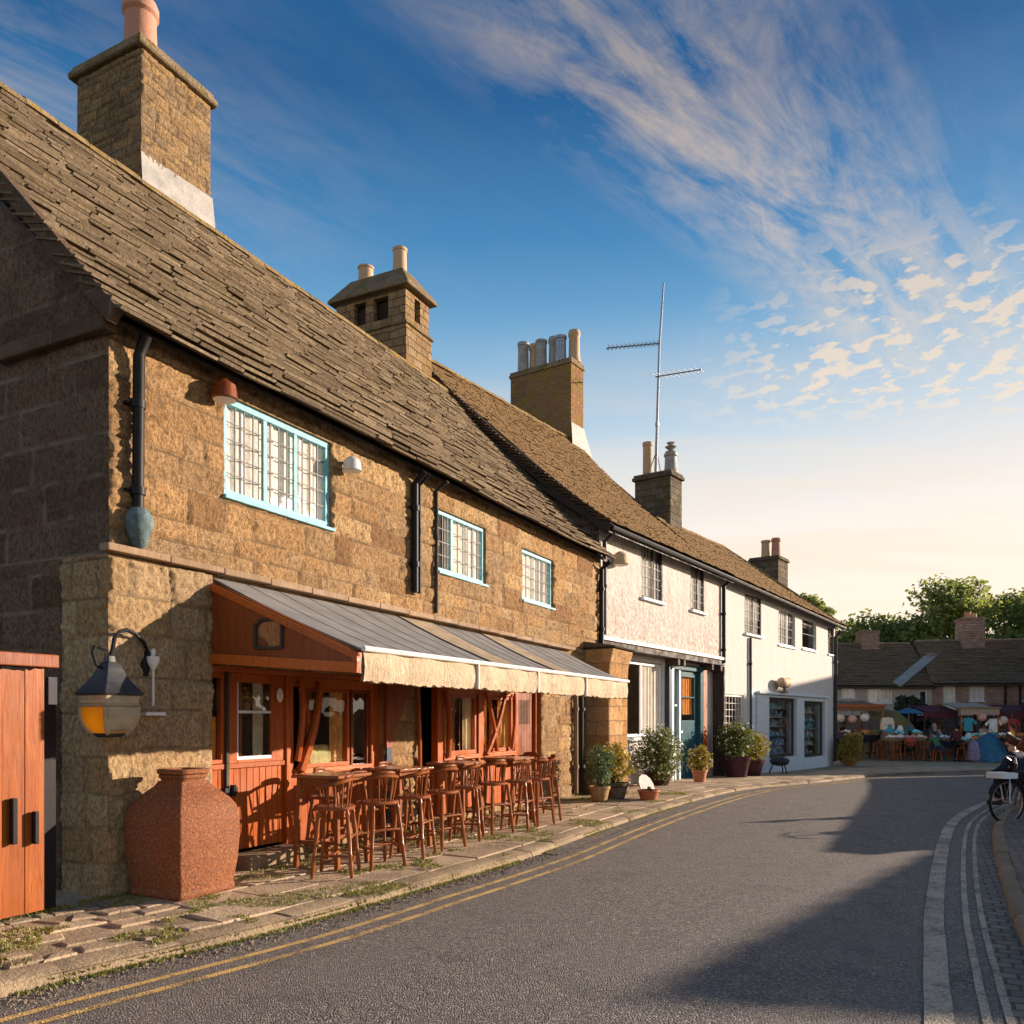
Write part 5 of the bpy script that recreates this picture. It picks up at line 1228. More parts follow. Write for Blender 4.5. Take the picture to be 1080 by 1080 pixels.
tb0 = thing('bar_table', 'x', 'table', (0, 0, 0), 0, 'wooden bar tables along the shopfront')
m = MB(); m.box(-.34, .34, -.3, .3, .965, 1.0); M['tabletop'] = m_wood('table_top', (.28, .10, .045), (.40, .17, .08), .16, axis='x'); m.build('table_top', M['tabletop'], tb0, bevel=.012)
for sx in (-1, 1):
    for sy in (-1, 1): m = MB(); m.bar((sx * .30, sy * .26, 0), (sx * .27, sy * .23, .963), .05, .05, (0, 1, 0)); m.build('leg', M['chair'], tb0, bevel=.006)
m = MB(); m.box(-.26, .26, -.245, -.225, .88, .963); m.box(-.26, .26, .225, .245, .88, .963); m.box(-.28, -.26, -.224, .224, .88, .963); m.box(.26, .28, -.224, .224, .88, .963); m.build('table_frame', M['chair'], tb0, bevel=.004)
m = MB(); m.box(-.27, .27, -.02, .02, .26, .30); m.bar((-.285, -.24, .28), (-.285, .24, .28), .035); m.bar((.285, -.24, .28), (.285, .24, .28), .035); m.build('stretcher', M['chair'], tb0, bevel=.004)
first = True
def put(src, t, w, rz, label):
    global first
    rz *= 1.9 if abs(rz) < .5 else 1
    p = F(t, w); p.z = G(p.y) - .002
    if src.get('used'): dup(src, p, A1 + rz, label)
    else:
        src.location = p; src.rotation_euler = (0, 0, A1 + rz); src['label'] = label; src['used'] = 1
rr = random.Random(14)
street = [(1.74, 1.18, .25, 'bar chair on the street side nearest the clay jar'), (2.36, 1.26, -.2, 'second bar chair from the clay jar on the street side'), (3.08, 1.24, .12, 'third bar chair from the clay jar on the street side'),
          (3.78, 1.2, -.1, 'fourth bar chair from the clay jar on the street side'), (4.55, 1.12, .2, 'fifth bar chair from the clay jar on the street side'), (5.22, 1.15, -.15, 'fourth bar chair from the shrubs on the street side'),
          (5.78, 1.28, .1, 'third bar chair from the shrubs on the street side'), (6.32, 1.3, -.1, 'second bar chair from the shrubs on the street side'), (6.95, 1.18, .35, 'bar chair on the street side nearest the yellow shrubs')]
for t, w, rz, lb in street: put(ch0, t, w, rz, lb)
for t, w, rz, lb in ((2.62, .38, math.pi + .2, 'bar chair beside the shop door with its back to the bay window'), (3.95, .34, math.pi - .1, 'bar chair with its back to the bare stone between the bays'), (5.9, .36, math.pi + .1, 'bar chair with its back to the far bay window'), (7.5, .62, math.pi * .55, 'bar chair at the far end of the row, facing the tables')):
    put(ch0, t, w, rz, lb)
for t, w, rz, lb in ((2.2, .76, .05, 'bar table in front of the shop door'), (3.5, .74, -.04, 'bar table in front of the first bay window'), (4.95, .72, .03, 'bar table before the open dark doorway'), (6.5, .74, -.02, 'bar table farthest along the row, by the far bay window')):
    put(tb0, t, w, rz, lb)
for o in (ch0, tb0): del o['used']
# cloth bundle and dried flowers inside the windows
p = F(3.15, -.28, .98); cu = thing('cushion', 'pale yellow cushion propped inside the first bay window', 'cushion', p, A1)
m = MB(); m.lathe([(0, .2), (.03, .24), (.1, .26), (.2, .25), (.26, .23), (.29, .2)], 24, (0, 0, 0), 4, 0, .35); m.build('cushion_cover', m_plain('straw_cloth', (.62, .55, .26), .9, 0, .3, 9, .03), cu, smooth=True)
for i, (t, z, lb) in enumerate(((1.92, 1.69, 'dried yellow flowers standing behind the glass of the shop door'), (6.3, 1.03, 'yellow flowers on the sill of the far bay window'), (7.9, 1.03, 'yellow flowers on the sill of the farthest bay window'))):
    p = F(t, -.24, z); fl = thing('flower_pot', lb, 'flowers', p, A1)
    m = MB(); m.lathe([(0, .05), (.09, .065)], 10); m.build('pot', M['pot'], fl, smooth=True)
    m = MB()
    for _ in range(120):
        c = Vector((rr.gauss(0, .1), rr.gauss(0, .04), .1 + rr.random() * .16)); a = rr.uniform(0, 6.28); u = Vector((math.cos(a), math.sin(a), rr.uniform(-.5, .5))) * .016; v = Vector((-math.sin(a), math.cos(a), .7)) * .014
        m.quad(c - u, c - v, c + u, c + v)
    m.build('blooms', M['flower_y'], fl, fix=False)

# ================================================================== plants
def leaves(m, blobs, n, size, rr, flat=.5, shell=.5):
    seed_ = rr.random(); n = int(n * 1.35)
    tot = sum(b[3] * b[4] * b[5] for b in blobs)
    for b in blobs:
        k = int(n * b[3] * b[4] * b[5] / tot) + 1
        for _ in range(k):
            d = Vector((rr.gauss(0, 1), rr.gauss(0, 1), rr.gauss(0, 1))).normalized(); r_ = rr.random() ** shell
            c = Vector((b[0] + d.x * b[3] * r_, b[1] + d.y * b[4] * r_, b[2] + d.z * b[5] * r_))
            if noise.noise(c * (.33 / size) + Vector((seed_ * 7, 0, 0))) < -.12: continue
            c += d * (rr.random() ** 6) * b[3] * .35
            nn = (d * .6 + Vector((rr.gauss(0, .6), rr.gauss(0, .6), rr.gauss(.3, .6)))).normalized()
            u = nn.orthogonal().normalized(); a = rr.uniform(0, 6.28); v = nn.cross(u); u, v = u * math.cos(a) + v * math.sin(a), v * math.cos(a) - u * math.sin(a)
            s_ = size * rr.uniform(.6, 1.3)
            m.add([c - u * s_, c - v * s_ * flat + nn * s_ * .15, c + u * s_, c + v * s_ * flat + nn * s_ * .15], [(0, 1, 2), (0, 2, 3)])
def shrub(name, label, loc, blobs, n, size, leaf, potm=None, potr=.2, poth=.3, flowers=None, nf=0, seed=1, cat='plant', group=None, stems=5):
    rr = random.Random(seed); t = thing(name, label, cat, loc, rr.uniform(0, 6), group); n = int(n * 1.3)
    blobs = [(b[0], b[1], b[2] + .06, b[3] * 1.15, b[4] * 1.15, b[5] * 1.12) for b in blobs]
    blobs += [(b[0] + rr.uniform(-1, 1) * b[3] * .9, b[1] + rr.uniform(-1, 1) * b[4] * .9, b[2] + rr.uniform(-.3, .9) * b[5], b[3] * .38, b[4] * .38, b[5] * .42) for b in blobs for _ in range(2)]
    if potm:
        m = MB(); r_ = potr; m.lathe([(0, r_ * .7), (.02, r_ * .72), (poth * .8, r_ * .97), (poth * .82, r_ * 1.06), (poth, r_ * 1.08), (poth, r_ * .95), (poth * .9, r_ * .92)], 20); m.build('pot', M[potm], t, smooth=True)
        m = MB(); m.lathe([(poth * .86, .01), (poth * .9, r_ * .93), (poth * .91, .01)], 16); m.build('soil', M['earth'], t)
    m = MB(); z0 = poth * .8 if potm else 0
    for b in blobs:
        for _ in range(stems):
            e = Vector((b[0] + rr.uniform(-.6, .6) * b[3], b[1] + rr.uniform(-.6, .6) * b[4], b[2] + rr.uniform(0, .6) * b[5])); s0 = Vector((rr.uniform(-.05, .05), rr.uniform(-.05, .05), z0))
            m.tube([s0, s0.lerp(e, .5) + Vector((0, 0, .03)), e], [.009, .006, .003], 5, False)
    m.build('stems', M['bark'], t, fix=False)
    m = MB(); leaves(m, blobs, n, size, rr); m.build('foliage', M[leaf], t, fix=False)
    if flowers:
        m = MB(); leaves(m, [(b[0], b[1], b[2] + b[5] * .08, b[3] * 1.04, b[4] * 1.04, b[5] * 1.04) for b in blobs], nf, size * .8, rr, .9, .12); m.build('flowers', M[flowers], t, fix=False)
    return t
def FG(t, w): p = F(t, w); p.z = G(p.y); return p
def HG(P, A, t, w): return H(P, A, t, w)
shrub('potted_shrub', 'blue-green feathery plant in a grey stone pot at the end of the bar chairs', FG(10.0, .95), [(0, 0, .62, .24, .22, .38)], 900, .035, 'leaf_green', 'stone_low', .2, .3, seed=2)
shrub('potted_shrub', 'golden yellow leafy shrub in a dark box before the stone buttress', FG(10.75, 1.0), [(0, 0, .62, .34, .3, .3), (.15, 0, .8, .2, .2, .22), (-.2, .1, .7, .2, .2, .25)], 1800, .04, 'leaf_gold', 'stone_dark', .27, .32, 'flower_y', 120, seed=3)
p = FG(10.75, 1.7); bp = thing('broken_pot', 'low broken terracotta pot with a slate leaning on it, on the pavement by the buttress', 'pot', p, A1)
m = MB(); m.lathe([(0, .15), (.03, .17), (.15, .2), (.17, .225), (.2, .225), (.2, .19), (.05, .15)], 14); m.build('pot_body', M['pot'], bp, smooth=True)
m = MB(); m.lathe([(0, .24), (.025, .25)], 12, (0, 0, 0)); sl_ = m.build('leaning_slate', M['lead'], bp); sl_.location = (.33, .16, .24); sl_.rotation_euler = (rad(66), rad(8), rad(-20))
m = MB(); m.tube([(-.2, -.1, .21), (0, 0, .235), (.26, .05, .21)], [.03, .035, .025], 6); m.build('wood_stick', M['timber_dk'], bp)
shrub('flower_bush', 'big bush covered in white flowers under the shop window of the jettied house', HG(P1, A2, 2.5, .35), [(0, 0, .72, .55, .5, .52), (.5, .1, .6, .38, .35, .42), (-.4, -.1, .5, .35, .3, .4), (0, 0, 1.0, .36, .34, .3)], 3600, .045, 'leaf_shrub', 'pot_purple', .34, .35, 'flower_w', 420, seed=4)
shrub('potted_shrub', 'small bronze-green plant in a terracotta pot left of the teal door', HG(P1, A2, 4.35, .7), [(0, 0, .52, .32, .3, .3), (.1, .1, .68, .2, .2, .2)], 1100, .04, 'leaf_gold', 'pot', .2, .33, 'flower_w', 40, seed=5)
shrub('potted_shrub', 'large bush in a round purple glazed pot right of the teal door', HG(P1, A2, 7.75, .55), [(0, 0, 1.0, .55, .5, .45), (-.25, 0, 1.25, .35, .35, .3), (.35, 0, 1.1, .35, .3, .35)], 2600, .05, 'leaf_shrub', 'pot_purple', .42, .62, 'flower_w', 90, seed=6)
shrub('potted_shrub', 'yellow-green trailing bush in a dark pot beside the blue shopfront', HG(P2, A3, .95, .55), [(0, 0, .8, .5, .45, .4), (.35, 0, .6, .4, .3, .35), (-.2, 0, 1.0, .3, .3, .3)], 2300, .05, 'leaf_gold', 'pot_purple', .38, .5, 'flower_w', 30, seed=7)
shrub('shrub', 'round golden-green shrub at the far corner of the long white house', HG(P2, A3, 11.9, .7), [(0, 0, .55, .5, .5, .55), (.2, 0, .9, .35, .35, .35)], 1600, .06, 'leaf_gold', 'pot', .3, .35, seed=8)
p = HG(P2, A3, 3.0, .75); sn = thing('boot_scraper', 'small black iron boot scraper standing before the blue shopfront', 'boot scraper', p, A3)
m = MB(); m.lathe([(.25, .05), (.3, .26), (.42, .33), (.5, .28), (.56, .1)], 14, (0, 0, 0)); m.build('domed_lid', M['iron'], sn, smooth=True)
m = MB()
for a in range(3): m.tube([(math.cos(a * 2.1) * .2, math.sin(a * 2.1) * .2, .36), (math.cos(a * 2.1) * .34, math.sin(a * 2.1) * .34, 0)], .02, 6)
m.build('leg', M['blackpaint'], sn); sn.name = 'iron_brazier'; sn['label'] = 'small black domed iron brazier on three legs before the blue shopfront'; sn['category'] = 'brazier'

def tree(name, label, x, y, h, r, n, seed, leaf='leaf_tree', size=.22, cat='tree', group='trees behind the far cottages'):
    rr = random.Random(seed); z0 = G(y) - .15; t = thing(name, label, cat, (x, y, z0), rr.uniform(0, 6), group)
    m = MB(); th = h * .42
    m.tube([(0, 0, 0), (.1, .05, th * .5), (.05, .1, th), (.1, 0, h * .75)], [.05 * r + .12, .04 * r + .1, .035 * r + .07, .05], 8)
    blobs = []
    for i in range(26):
        a = rr.uniform(0, 6.28); f = rr.random(); zz = h * (.32 + .6 * f); rad_ = r * (math.sin(math.pi * (.12 + .8 * f)) ** .7) * rr.uniform(.35, .95)
        c = Vector((math.cos(a) * rad_, math.sin(a) * rad_, zz)); s_ = r * rr.uniform(.2, .36)
        blobs.append((c.x, c.y, c.z, s_, s_, s_ * .75))
        if i % 2 == 0: b0 = Vector((.05, .05, th * rr.uniform(.7, 1.4))); m.tube([b0, b0.lerp(c, .5) + Vector((0, 0, .2)), c], [.1, .06, .025], 6, False)
    m.build('trunk', M['bark'], t, smooth=True, fix=False)
    m = MB(); leaves(m, blobs, n, size, rr, .6, .55); m.build('crown', M[leaf], t, fix=False)
tree('broadleaf_tree', 'tallest rounded broadleaf tree rising behind the right-hand cottage chimney', 36.5, 70, 11.4, 7.0, 17000, 1)
tree('broadleaf_tree', 'spreading broadleaf tree behind the right end of the cottage roof', 44.5, 71, 11.2, 6.6, 15000, 2)
tree('broadleaf_tree', 'lower broadleaf tree between the two cottage chimneys', 31.6, 71, 9.0, 5.2, 10000, 3)
tree('broadleaf_tree', 'small bright tree beside the end of the long white house, left of the far chimney', 26.3, 66, 7.6, 3.2, 6000, 4)
tree('broadleaf_tree', 'dark green tree at the right edge beyond the cottages', 51, 66, 10.6, 4.8, 9000, 5)
tree('broadleaf_tree', 'single tree top showing over the roof of the long white house', 19.2, 53.5, 8.6, 1.9, 2600, 6, size=.16)

# ================================================================== far cottages
def cottage(name, label, xy, ang, L, depth, zg, ze, zr, wallm, roofm, wins, pipes=(), chim=(), seed=1):
    t = thing(name, label, 'house', (xy[0], xy[1], 0), ang)
    ops = [w[:4] for w in wins]
    m = MB(); wall(m, 0, L, zg - .8, ze, ops, th=.25); m.poly((0, 0, zg - .8), (0, depth, zg - .8), (0, depth, ze), (0, depth / 2, zr - .1), (0, 0, ze)); m.poly((L, 0, zg - .8), (L, depth, zg - .8), (L, depth, ze), (L, depth / 2, zr - .1), (L, 0, ze)); m.poly((0, depth, zg - .8), (L, depth, zg - .8), (L, depth, ze), (0, depth, ze)); m.box(.1, L - .1, 1.0, 1.05, zg, ze - .1)
    m.build('wall', M[wallm], t)
    s_ = (zr - ze) / (depth / 2); m = MB()
    slates(m, -.3, ze - .3 * s_ + .1, depth / 2, zr, lambda f: -.12, lambda f: L + .12, .2, .16, .38, .3, .04, seed, .06)
    m.m = 1; roof_deck(m, [-.1] * 3, [L + .1] * 3, [(-.3, ze - .3 * s_ + .07), (depth / 2, zr - .14), (depth + .3, ze - .3 * s_ + .07)], .1)
    m.m = 0
    for i in range(14):
        y = depth / 2 + (depth / 2 + .3) * i / 14; z = zr - (y - depth / 2) * s_; m.add([(-.12, y, z), (L + .12, y, z), (L + .12, y + .28, z - .22 * s_), (-.12, y + .28, z - .22 * s_)], [(0, 1, 2, 3)])
    rf = m.build('roof', [M[roofm], M['timber_dk'], M[roofm]], t, fix=False)
    m = ridge_row(MB(), -.1, L + .1, depth / 2, zr + .03, .5, .13, seed); m.build('ridge_tiles', M['slate_far'], rf)
    for (x0, x1, z0, z1, cols, rows, fr, curt, lb) in wins:
        window(t, x0, x1, z0, z1, .06, fr, cols, rows, fr if cols > 1 else 'iron', curtain=curt, sill='whitepaint' if cols > 1 else None, fw=.08, glass='glass', label=lb)
    for x in pipes: pipe(t, [(x, -.08, ze - .1), (x, -.08, zg)], .06, 'blackpaint', brackets=(zg + 1,))
    for (x, w_, zt, ph, mt) in chim:
        c = chimney(t, x, x + w_, depth / 2 - w_ * .5, depth / 2 + w_ * .5, zr - .6, zt, 'brick_far', cap='brick_far', capz=.16, over=.06)
        if ph: pot(c, x + w_ * .4, depth / 2, zt + .16, ph, .2, 'pot_red', 1); pot(c, x + w_ * .75, depth / 2 + .2, zt + .16, ph * .8, .16, 'pot_buff', 1)
    return t
cottage('stone_cottage', 'far low cottage with grey plaster wall and mossy roof, left of the sloping coping', (18.2, 49.6), 0.0, 7.0, 6.2, 1.6, 3.72, 6.35, 'render_grey', 'slate_far',
        [(1.55, 2.4, 2.85, 3.5, 2, 2, 'whitepaint', 'curtain', None), (3.1, 4.6, 2.55, 3.45, 2, 1, 'whitepaint', 'curtain', None), (6.2, 6.7, 2.1, 3.3, 1, 1, 'bluegrey', None, None)], chim=((3.9, 1.05, 7.0, 0, None),), seed=41)
bc = cottage('stone_cottage', 'far brick cottage with mossy dark roof and a broad chimney topped by short pots', (25.2, 49.5), rad(-9), 11.0, 6.2, 1.6, 3.85, 6.5, 'brick_far', 'slate_far',
        [(.55, 1.25, 1.7, 3.55, 1, 1, 'bluegrey', 'curtain', 'narrow blue and white window'), (2.0, 2.85, 2.65, 3.6, 3, 3, 'bluegrey', 'curtain', None), (5.2, 6.35, 2.7, 3.75, 4, 3, 'whitepaint', 'curtain', None), (8.6, 9.6, 2.7, 3.7, 3, 3, 'whitepaint', 'curtain', None)], pipes=(3.95, 4.75), chim=((2.5, 1.3, 7.75, .4, None),), seed=42)
m = MB(); inv = Matrix.Translation((25.2, 49.5, 0)) @ Matrix.Rotation(rad(-9), 4, 'Z'); inv = inv.inverted()
m.bar(inv @ Vector((22.9, 49.25, 3.64)), inv @ Vector((27.7, 52.5, 6.5)), .55, .12, (0, -.65, .75)); m.build('lead_valley', M['lead'], bc)
rw = thing('terrace_wall', 'low brick retaining wall behind the market stalls', 'wall', (14, 44.3, G(44)), 0)
m = MB(); m.box(0, 26, 0, .3, -.5, 2.05); m.build('wall', M['brick_far'], rw); m = MB(); m.box(-.05, 26.05, -.05, .35, 2.051, 2.13); m.build('coping', M['stone_dark'], rw, bevel=.02)
# ================================================================== people
SKIN = m_plain('skin', (.50, .30, .21), .55, 0, .06, 8)
def cloth(name, c): return m_plain(name, c, .85, 0, .25, 9, .008)
def person(label, loc, rz, jacket, trousers, hair, h=1.7, pose='stand', arms=((.3, .5), (.3, .5)), group=None):
    """arms: (raise forward 0..1.6, elbow bend) for left and right; faces +y"""
    k = h / 1.7; t = thing('person', label, 'person', loc, rz, group)
    lean = {'stand': .04, 'bend': .75, 'sit': .38}[pose]; hip = {'stand': .90, 'bend': .88, 'sit': .50}[pose]
    def tor(d, side=0): return Vector((side, math.sin(lean) * d, hip + math.cos(lean) * d))
    sh = .46; V = []; E = []; RR = []
    def add(p, r, par=None):
        V.append(Vector(p) * k); RR.append(r if isinstance(r, tuple) else (r * k)); 
        if par is not None: E.append((par, len(V) - 1))
        return len(V) - 1
    pel = add(tor(0), .13); b1 = add(tor(.22), .12, pel); b2 = add(tor(.42), .13, b1); nk = add(tor(.54), .055, b2)
    hl = lean * .45; hb = tor(.54)
    def hd(y, z): return hb + Vector((0, y * math.cos(hl) + z * math.sin(hl), z * math.cos(hl) - y * math.sin(hl)))
    n2 = add(hd(.01, .06), .055, nk); sk = add(hd(.015, .15), .092, n2); tp = add(hd(0, .21), .07, sk); add(hd(.105, .14), .016, sk); add(hd(.07, .07), .035, n2)
    arm_pts = []; leg_pts = []
    for si, (ra, eb) in zip((-1, 1), arms):
        s0 = tor(sh, si * .17); d1 = Vector((si * .12, math.sin(ra), -math.cos(ra))).normalized(); el = s0 + d1 * .29
        a2 = ra + eb; d2 = Vector((-si * .1, math.sin(a2), -math.cos(a2))).normalized(); wr = el + d2 * .25
        i0 = add(s0, .065, b2); i1 = add(el, .047, i0); i2 = add(wr, .03, i1); pm = add(wr + d2 * .06, .034, i2)
        side = d2.cross(Vector((0, 0, 1))); side = (side if side.length > .1 else Vector((1, 0, 0))).normalized(); pal = d2.cross(side).normalized()
        for fi, fl in zip((-.03, -.01, .01, .03), (.065, .078, .074, .058)):
            q = add(wr + d2 * .09 + side * fi, .0095, pm); add(wr + d2 * (.09 + fl) + side * fi * 1.1 + pal * .022, .0085, q)
        q = add(wr + d2 * .055 + side * .045, .011, pm); add(wr + d2 * .09 + side * .06 + pal * .02, .009, q)
        arm_pts.append((s0, el, wr))
    for si in (-1, 1):
        h0 = Vector((si * .095, 0, hip - .03))
        if pose == 'sit': kn = Vector((si * .15, .42, .50)); an = Vector((si * .14, .40, .09)); 
        else: kn = Vector((si * .10, .05 if pose == 'stand' else .06, hip * .52)); an = Vector((si * .11, -.02 + si * .04, .085))
        toe = an + Vector((si * .02, .15, -.05)); i0 = add(h0, .088, pel); i1 = add(kn, .06, i0); i2 = add(an, .042, i1); add(toe, .035, i2); leg_pts.append((h0, kn, an, toe))
    skin('body', V, E, [(r if isinstance(r, tuple) else r) for r in RR], SKIN, t, 1)
    # jacket
    V2 = [tor(-.06) * k, tor(.2) * k, tor(.42) * k, tor(.5) * k]; E2 = [(0, 1), (1, 2), (2, 3)]; R2 = [(.20 * k, .145 * k), (.18 * k, .135 * k), (.19 * k, .14 * k), (.08 * k, .08 * k)]
    for s0, el, wr in arm_pts:
        n = len(V2); V2 += [s0 * k, el * k, (el + (wr - el) * .92) * k]; E2 += [(2, n), (n, n + 1), (n + 1, n + 2)]; R2 += [(.085 * k, .085 * k), (.065 * k, .065 * k), (.047 * k, .047 * k)]
    skin('jacket', V2, E2, R2, jacket, t, 1)
    V3 = [tor(.0) * k]; E3 = []; R3 = [(.17 * k, .13 * k)]
    for h0, kn, an, toe in leg_pts:
        n = len(V3); V3 += [h0 * k, kn * k, an * k]; E3 += [(0, n), (n, n + 1), (n + 1, n + 2)]; R3 += [(.105 * k, .105 * k), (.08 * k, .08 * k), (.065 * k, .065 * k)]
    skin('trousers', V3, E3, R3, trousers, t, 1)
    m = MB()
    for h0, kn, an, toe in leg_pts: m.tube([(an + Vector((0, -.05, -.045))) * k, (an + Vector((0, .05, -.04))) * k, (toe + Vector((0, .03, .0))) * k], [.045 * k, .05 * k, .035 * k], 8)
    m.build('shoes', M['blackpaint'], t, smooth=True)
    skin('hair', [hd(-.035, .235) * k, hd(-.06, .16) * k, hd(-.06, .06) * k, hd(.03, .25) * k], [(0, 1), (1, 2), (0, 3)], [.085 * k, .095 * k, .06 * k, .06 * k], hair, t, 1)
    m = MB()
    for s_ in (-1, 1): c = hd(.095, .155) * k; m.lathe([(-.008, .004), (0, .011), (.008, .004)], 6, (s_ * .034 * k, c.y, c.z))
    m.build('eyes', M['blackpaint'], t)
    return t
C = {n: cloth(n + '_cloth', c) for n, c in dict(navy=(.02, .028, .05), black=(.018, .016, .018), maroon=(.10, .03, .035), plum=(.07, .035, .05), yellow=(.70, .42, .05), pink=(.78, .42, .36), cream=(.75, .62, .46), teal=(.05, .34, .40), blue=(.04, .15, .26), denim=(.05, .08, .14), brown=(.20, .10, .05), grey=(.2, .2, .2), white=(.85, .82, .78), red=(.42, .06, .04), green=(.06, .22, .1), orange=(.75, .27, .07), turq=(.25, .66, .72), olive=(.16, .13, .04), lilac=(.25, .2, .3)).items()}
HB = m_plain('brown_hair', (.09, .04, .02), .5, 0, .3, 20); HK = m_plain('dark_hair', (.025, .018, .014), .5, 0, .3, 20); HG_ = m_plain('grey_hair', (.4, .37, .33), .6, 0, .2, 20)
def g3(x, y, z=0): return (x, y, G(y) + z)
PG = 'people at the market stalls'
person('person in a dark plum coat leaning over the leftmost stall counter', g3(15.55, 39.6), rad(-60), C['plum'], C['black'], HK, 1.75, 'bend', ((.9, .3), (.7, .5)), PG)
person('person in black behind the leftmost stall counter', g3(16.8, 41.9), rad(170), C['black'], C['black'], HB, 1.72, 'stand', ((.4, .9), (.5, .6)), PG)
person('person in a cream top standing behind the middle table', g3(20.0, 42.3), rad(190), C['cream'], C['denim'], HG_, 1.68, 'stand', ((.5, .7), (.4, .6)), PG)
person('person in a pink top behind the blue tarpaulin heap', g3(21.6, 42.2), rad(175), C['pink'], C['black'], HB, 1.7, 'stand', ((.5, .8), (.6, .6)), PG)
person('person in black jacket under the dun canopy', g3(23.1, 42.4), rad(200), C['black'], C['black'], HK, 1.78, 'stand', ((.6, .5), (.3, .8)), PG)
person('person in a pale pink jumper beneath the right-hand maroon canopy', g3(24.3, 42.0), rad(160), C['pink'], C['denim'], HG_, 1.72, 'stand', ((.3, .5), (.5, .8)), PG)
person('person in a bright yellow jacket walking past the right-hand stall', g3(22.6, 37.4), rad(70), C['yellow'], C['denim'], HB, 1.72, 'stand', ((.3, .3), (-.2, .3)), PG)
person('person in a maroon coat standing at the goods table', g3(20.55, 38.2), rad(0), C['maroon'], C['black'], HK, 1.66, 'stand', ((.5, .6), (.6, .5)), PG)

# ================================================================== market
rr = random.Random(77)
def stall(name, label, x, y, w, d, top=.95, cloth_m=None, legs='chair', apron=.0, slats=0):
    t = thing(name, label, 'stall', g3(x, y), rad(rr.uniform(-4, 4)))
    m = MB(); m.box(-w / 2, w / 2, -d / 2, d / 2, top - .04, top); m.build('table_top', M['sawn'], t, bevel=.01)
    for sx in (-1, 1):
        for sy in (-1, 1): m = MB(); m.bar((sx * (w / 2 - .08), sy * (d / 2 - .08), 0), (sx * (w / 2 - .08), sy * (d / 2 - .08), top - .041), .07, .07, (0, 1, 0)); m.build('leg', M[legs], t)
    if slats:
        m = MB()
        for i in range(slats): xx = -w / 2 + .1 + (w - .2) * (i + .5) / slats; m.box(xx - .03, xx + .03, -d / 2 + .02, -d / 2 + .045, .08, top - .05)
        m.box(-w / 2 + .06, w / 2 - .06, -d / 2 + .046, -d / 2 + .07, .25, .33); m.build('front_slats', M[legs], t)
    if cloth_m:
        m = MB(); n = 26
        pts = [(-w / 2 - .03 + (w + .06) * i / n, -d / 2 - .03 - .025 * math.sin(i * 1.7), top - apron - .02 * math.sin(i * .9)) for i in range(n + 1)]
        for i in range(n):
            a, b = pts[i], pts[i + 1]; m.quad((a[0], -d / 2 - .02, top + .012), (b[0], -d / 2 - .02, top + .012), b, a); m.quad((a[0], d / 2, top + .012), (b[0], d / 2, top + .012), (b[0], -d / 2 - .02, top + .012), (a[0], -d / 2 - .02, top + .012))
        m.build('table_cloth', cloth_m, t, smooth=True)
    return t
def crate(label, x, y, z, w, d, h, col, n=40, gs=.06, name='goods_crate', box='sawn', cat='crate'):
    t = thing(name, label, cat, g3(x, y, z + .016), rad(rr.uniform(-12, 12)), 'crates of goods on the market tables')
    m = MB(); m.box(-w / 2, w / 2, -d / 2, -d / 2 + .015, 0, h); m.box(-w / 2, w / 2, d / 2 - .015, d / 2, 0, h); m.box(-w / 2, -w / 2 + .015, -d / 2 + .016, d / 2 - .016, 0, h); m.box(w / 2 - .015, w / 2, -d / 2 + .016, d / 2 - .016, 0, h); m.box(-w / 2 + .016, w / 2 - .016, -d / 2 + .016, d / 2 - .016, 0.001, .02)
    m.build('crate_box', M[box], t)
    m = MB()
    for _ in range(n):
        a, b = rr.uniform(-.45, .45), rr.uniform(-.45, .45); zz = h + (.25 - a * a - b * b) * .45 * rr.random(); r_ = gs * rr.uniform(.6, 1.2)
        m.lathe([(-r_ * .8, r_ * .4), (-r_ * .2, r_), (r_ * .3, r_ * .9), (r_ * .8, r_ * .35)], 7, (a * w, b * d, zz))
    m.build('goods', col, t, smooth=True); return t
def canopy(name, label, x, y, w, d, z, mat, rz=0, drop=.25, edge=None):
    t = thing(name, label, 'canopy', g3(x, y), rz); m = MB(); n = 14
    for s_ in (0, 1):
        for i in range(n):
            a, b = -w / 2 + w * i / n, -w / 2 + w * (i + 1) / n; sa, sb = -.04 * math.sin(i / n * math.pi * 2) ** 2, -.04 * math.sin((i + 1) / n * math.pi * 2) ** 2
            q = [(a, -d / 2, z + sa), (b, -d / 2, z + sb), (b, d / 2, z + .35 + sb), (a, d / 2, z + .35 + sa)]
            if s_: q = [(p[0], p[1], p[2] - .03) for p in q][::-1]
            m.quad(*q)
            if not s_:
                e0, e1 = z - drop - .03 * math.sin(i * 2.2), z - drop - .03 * math.sin(i * 2.2 + 2.2); m.quad((a, -d / 2 - .01, e0), (b, -d / 2 - .01, e1), (b, -d / 2, z + sb), (a, -d / 2, z + sa)); m.quad((b, -d / 2 + .02, e1), (a, -d / 2 + .02, e0), (a, -d / 2 + .02, z + sa - .03), (b, -d / 2 + .02, z + sb - .03))
    m.build('cover', mat, t, smooth=True)
    for sx in (-1, 1):
        for sy in (-1, 1): m = MB(); m.bar((sx * (w / 2 - .05), sy * (d / 2 - .05), 0), (sx * (w / 2 - .05), sy * (d / 2 - .05), z + (.3 if sy > 0 else -.04)), .07, .07, (0, 1, 0)); m.build('pole', M['wood'] if edge else M['timber_dk'], t)
    if edge: m = MB(); m.box(-w / 2 - .05, w / 2 + .05, -d / 2 - .06, -d / 2 - .012, z - .02, z + .09); m.build('front_board', M[edge], t)
    return t
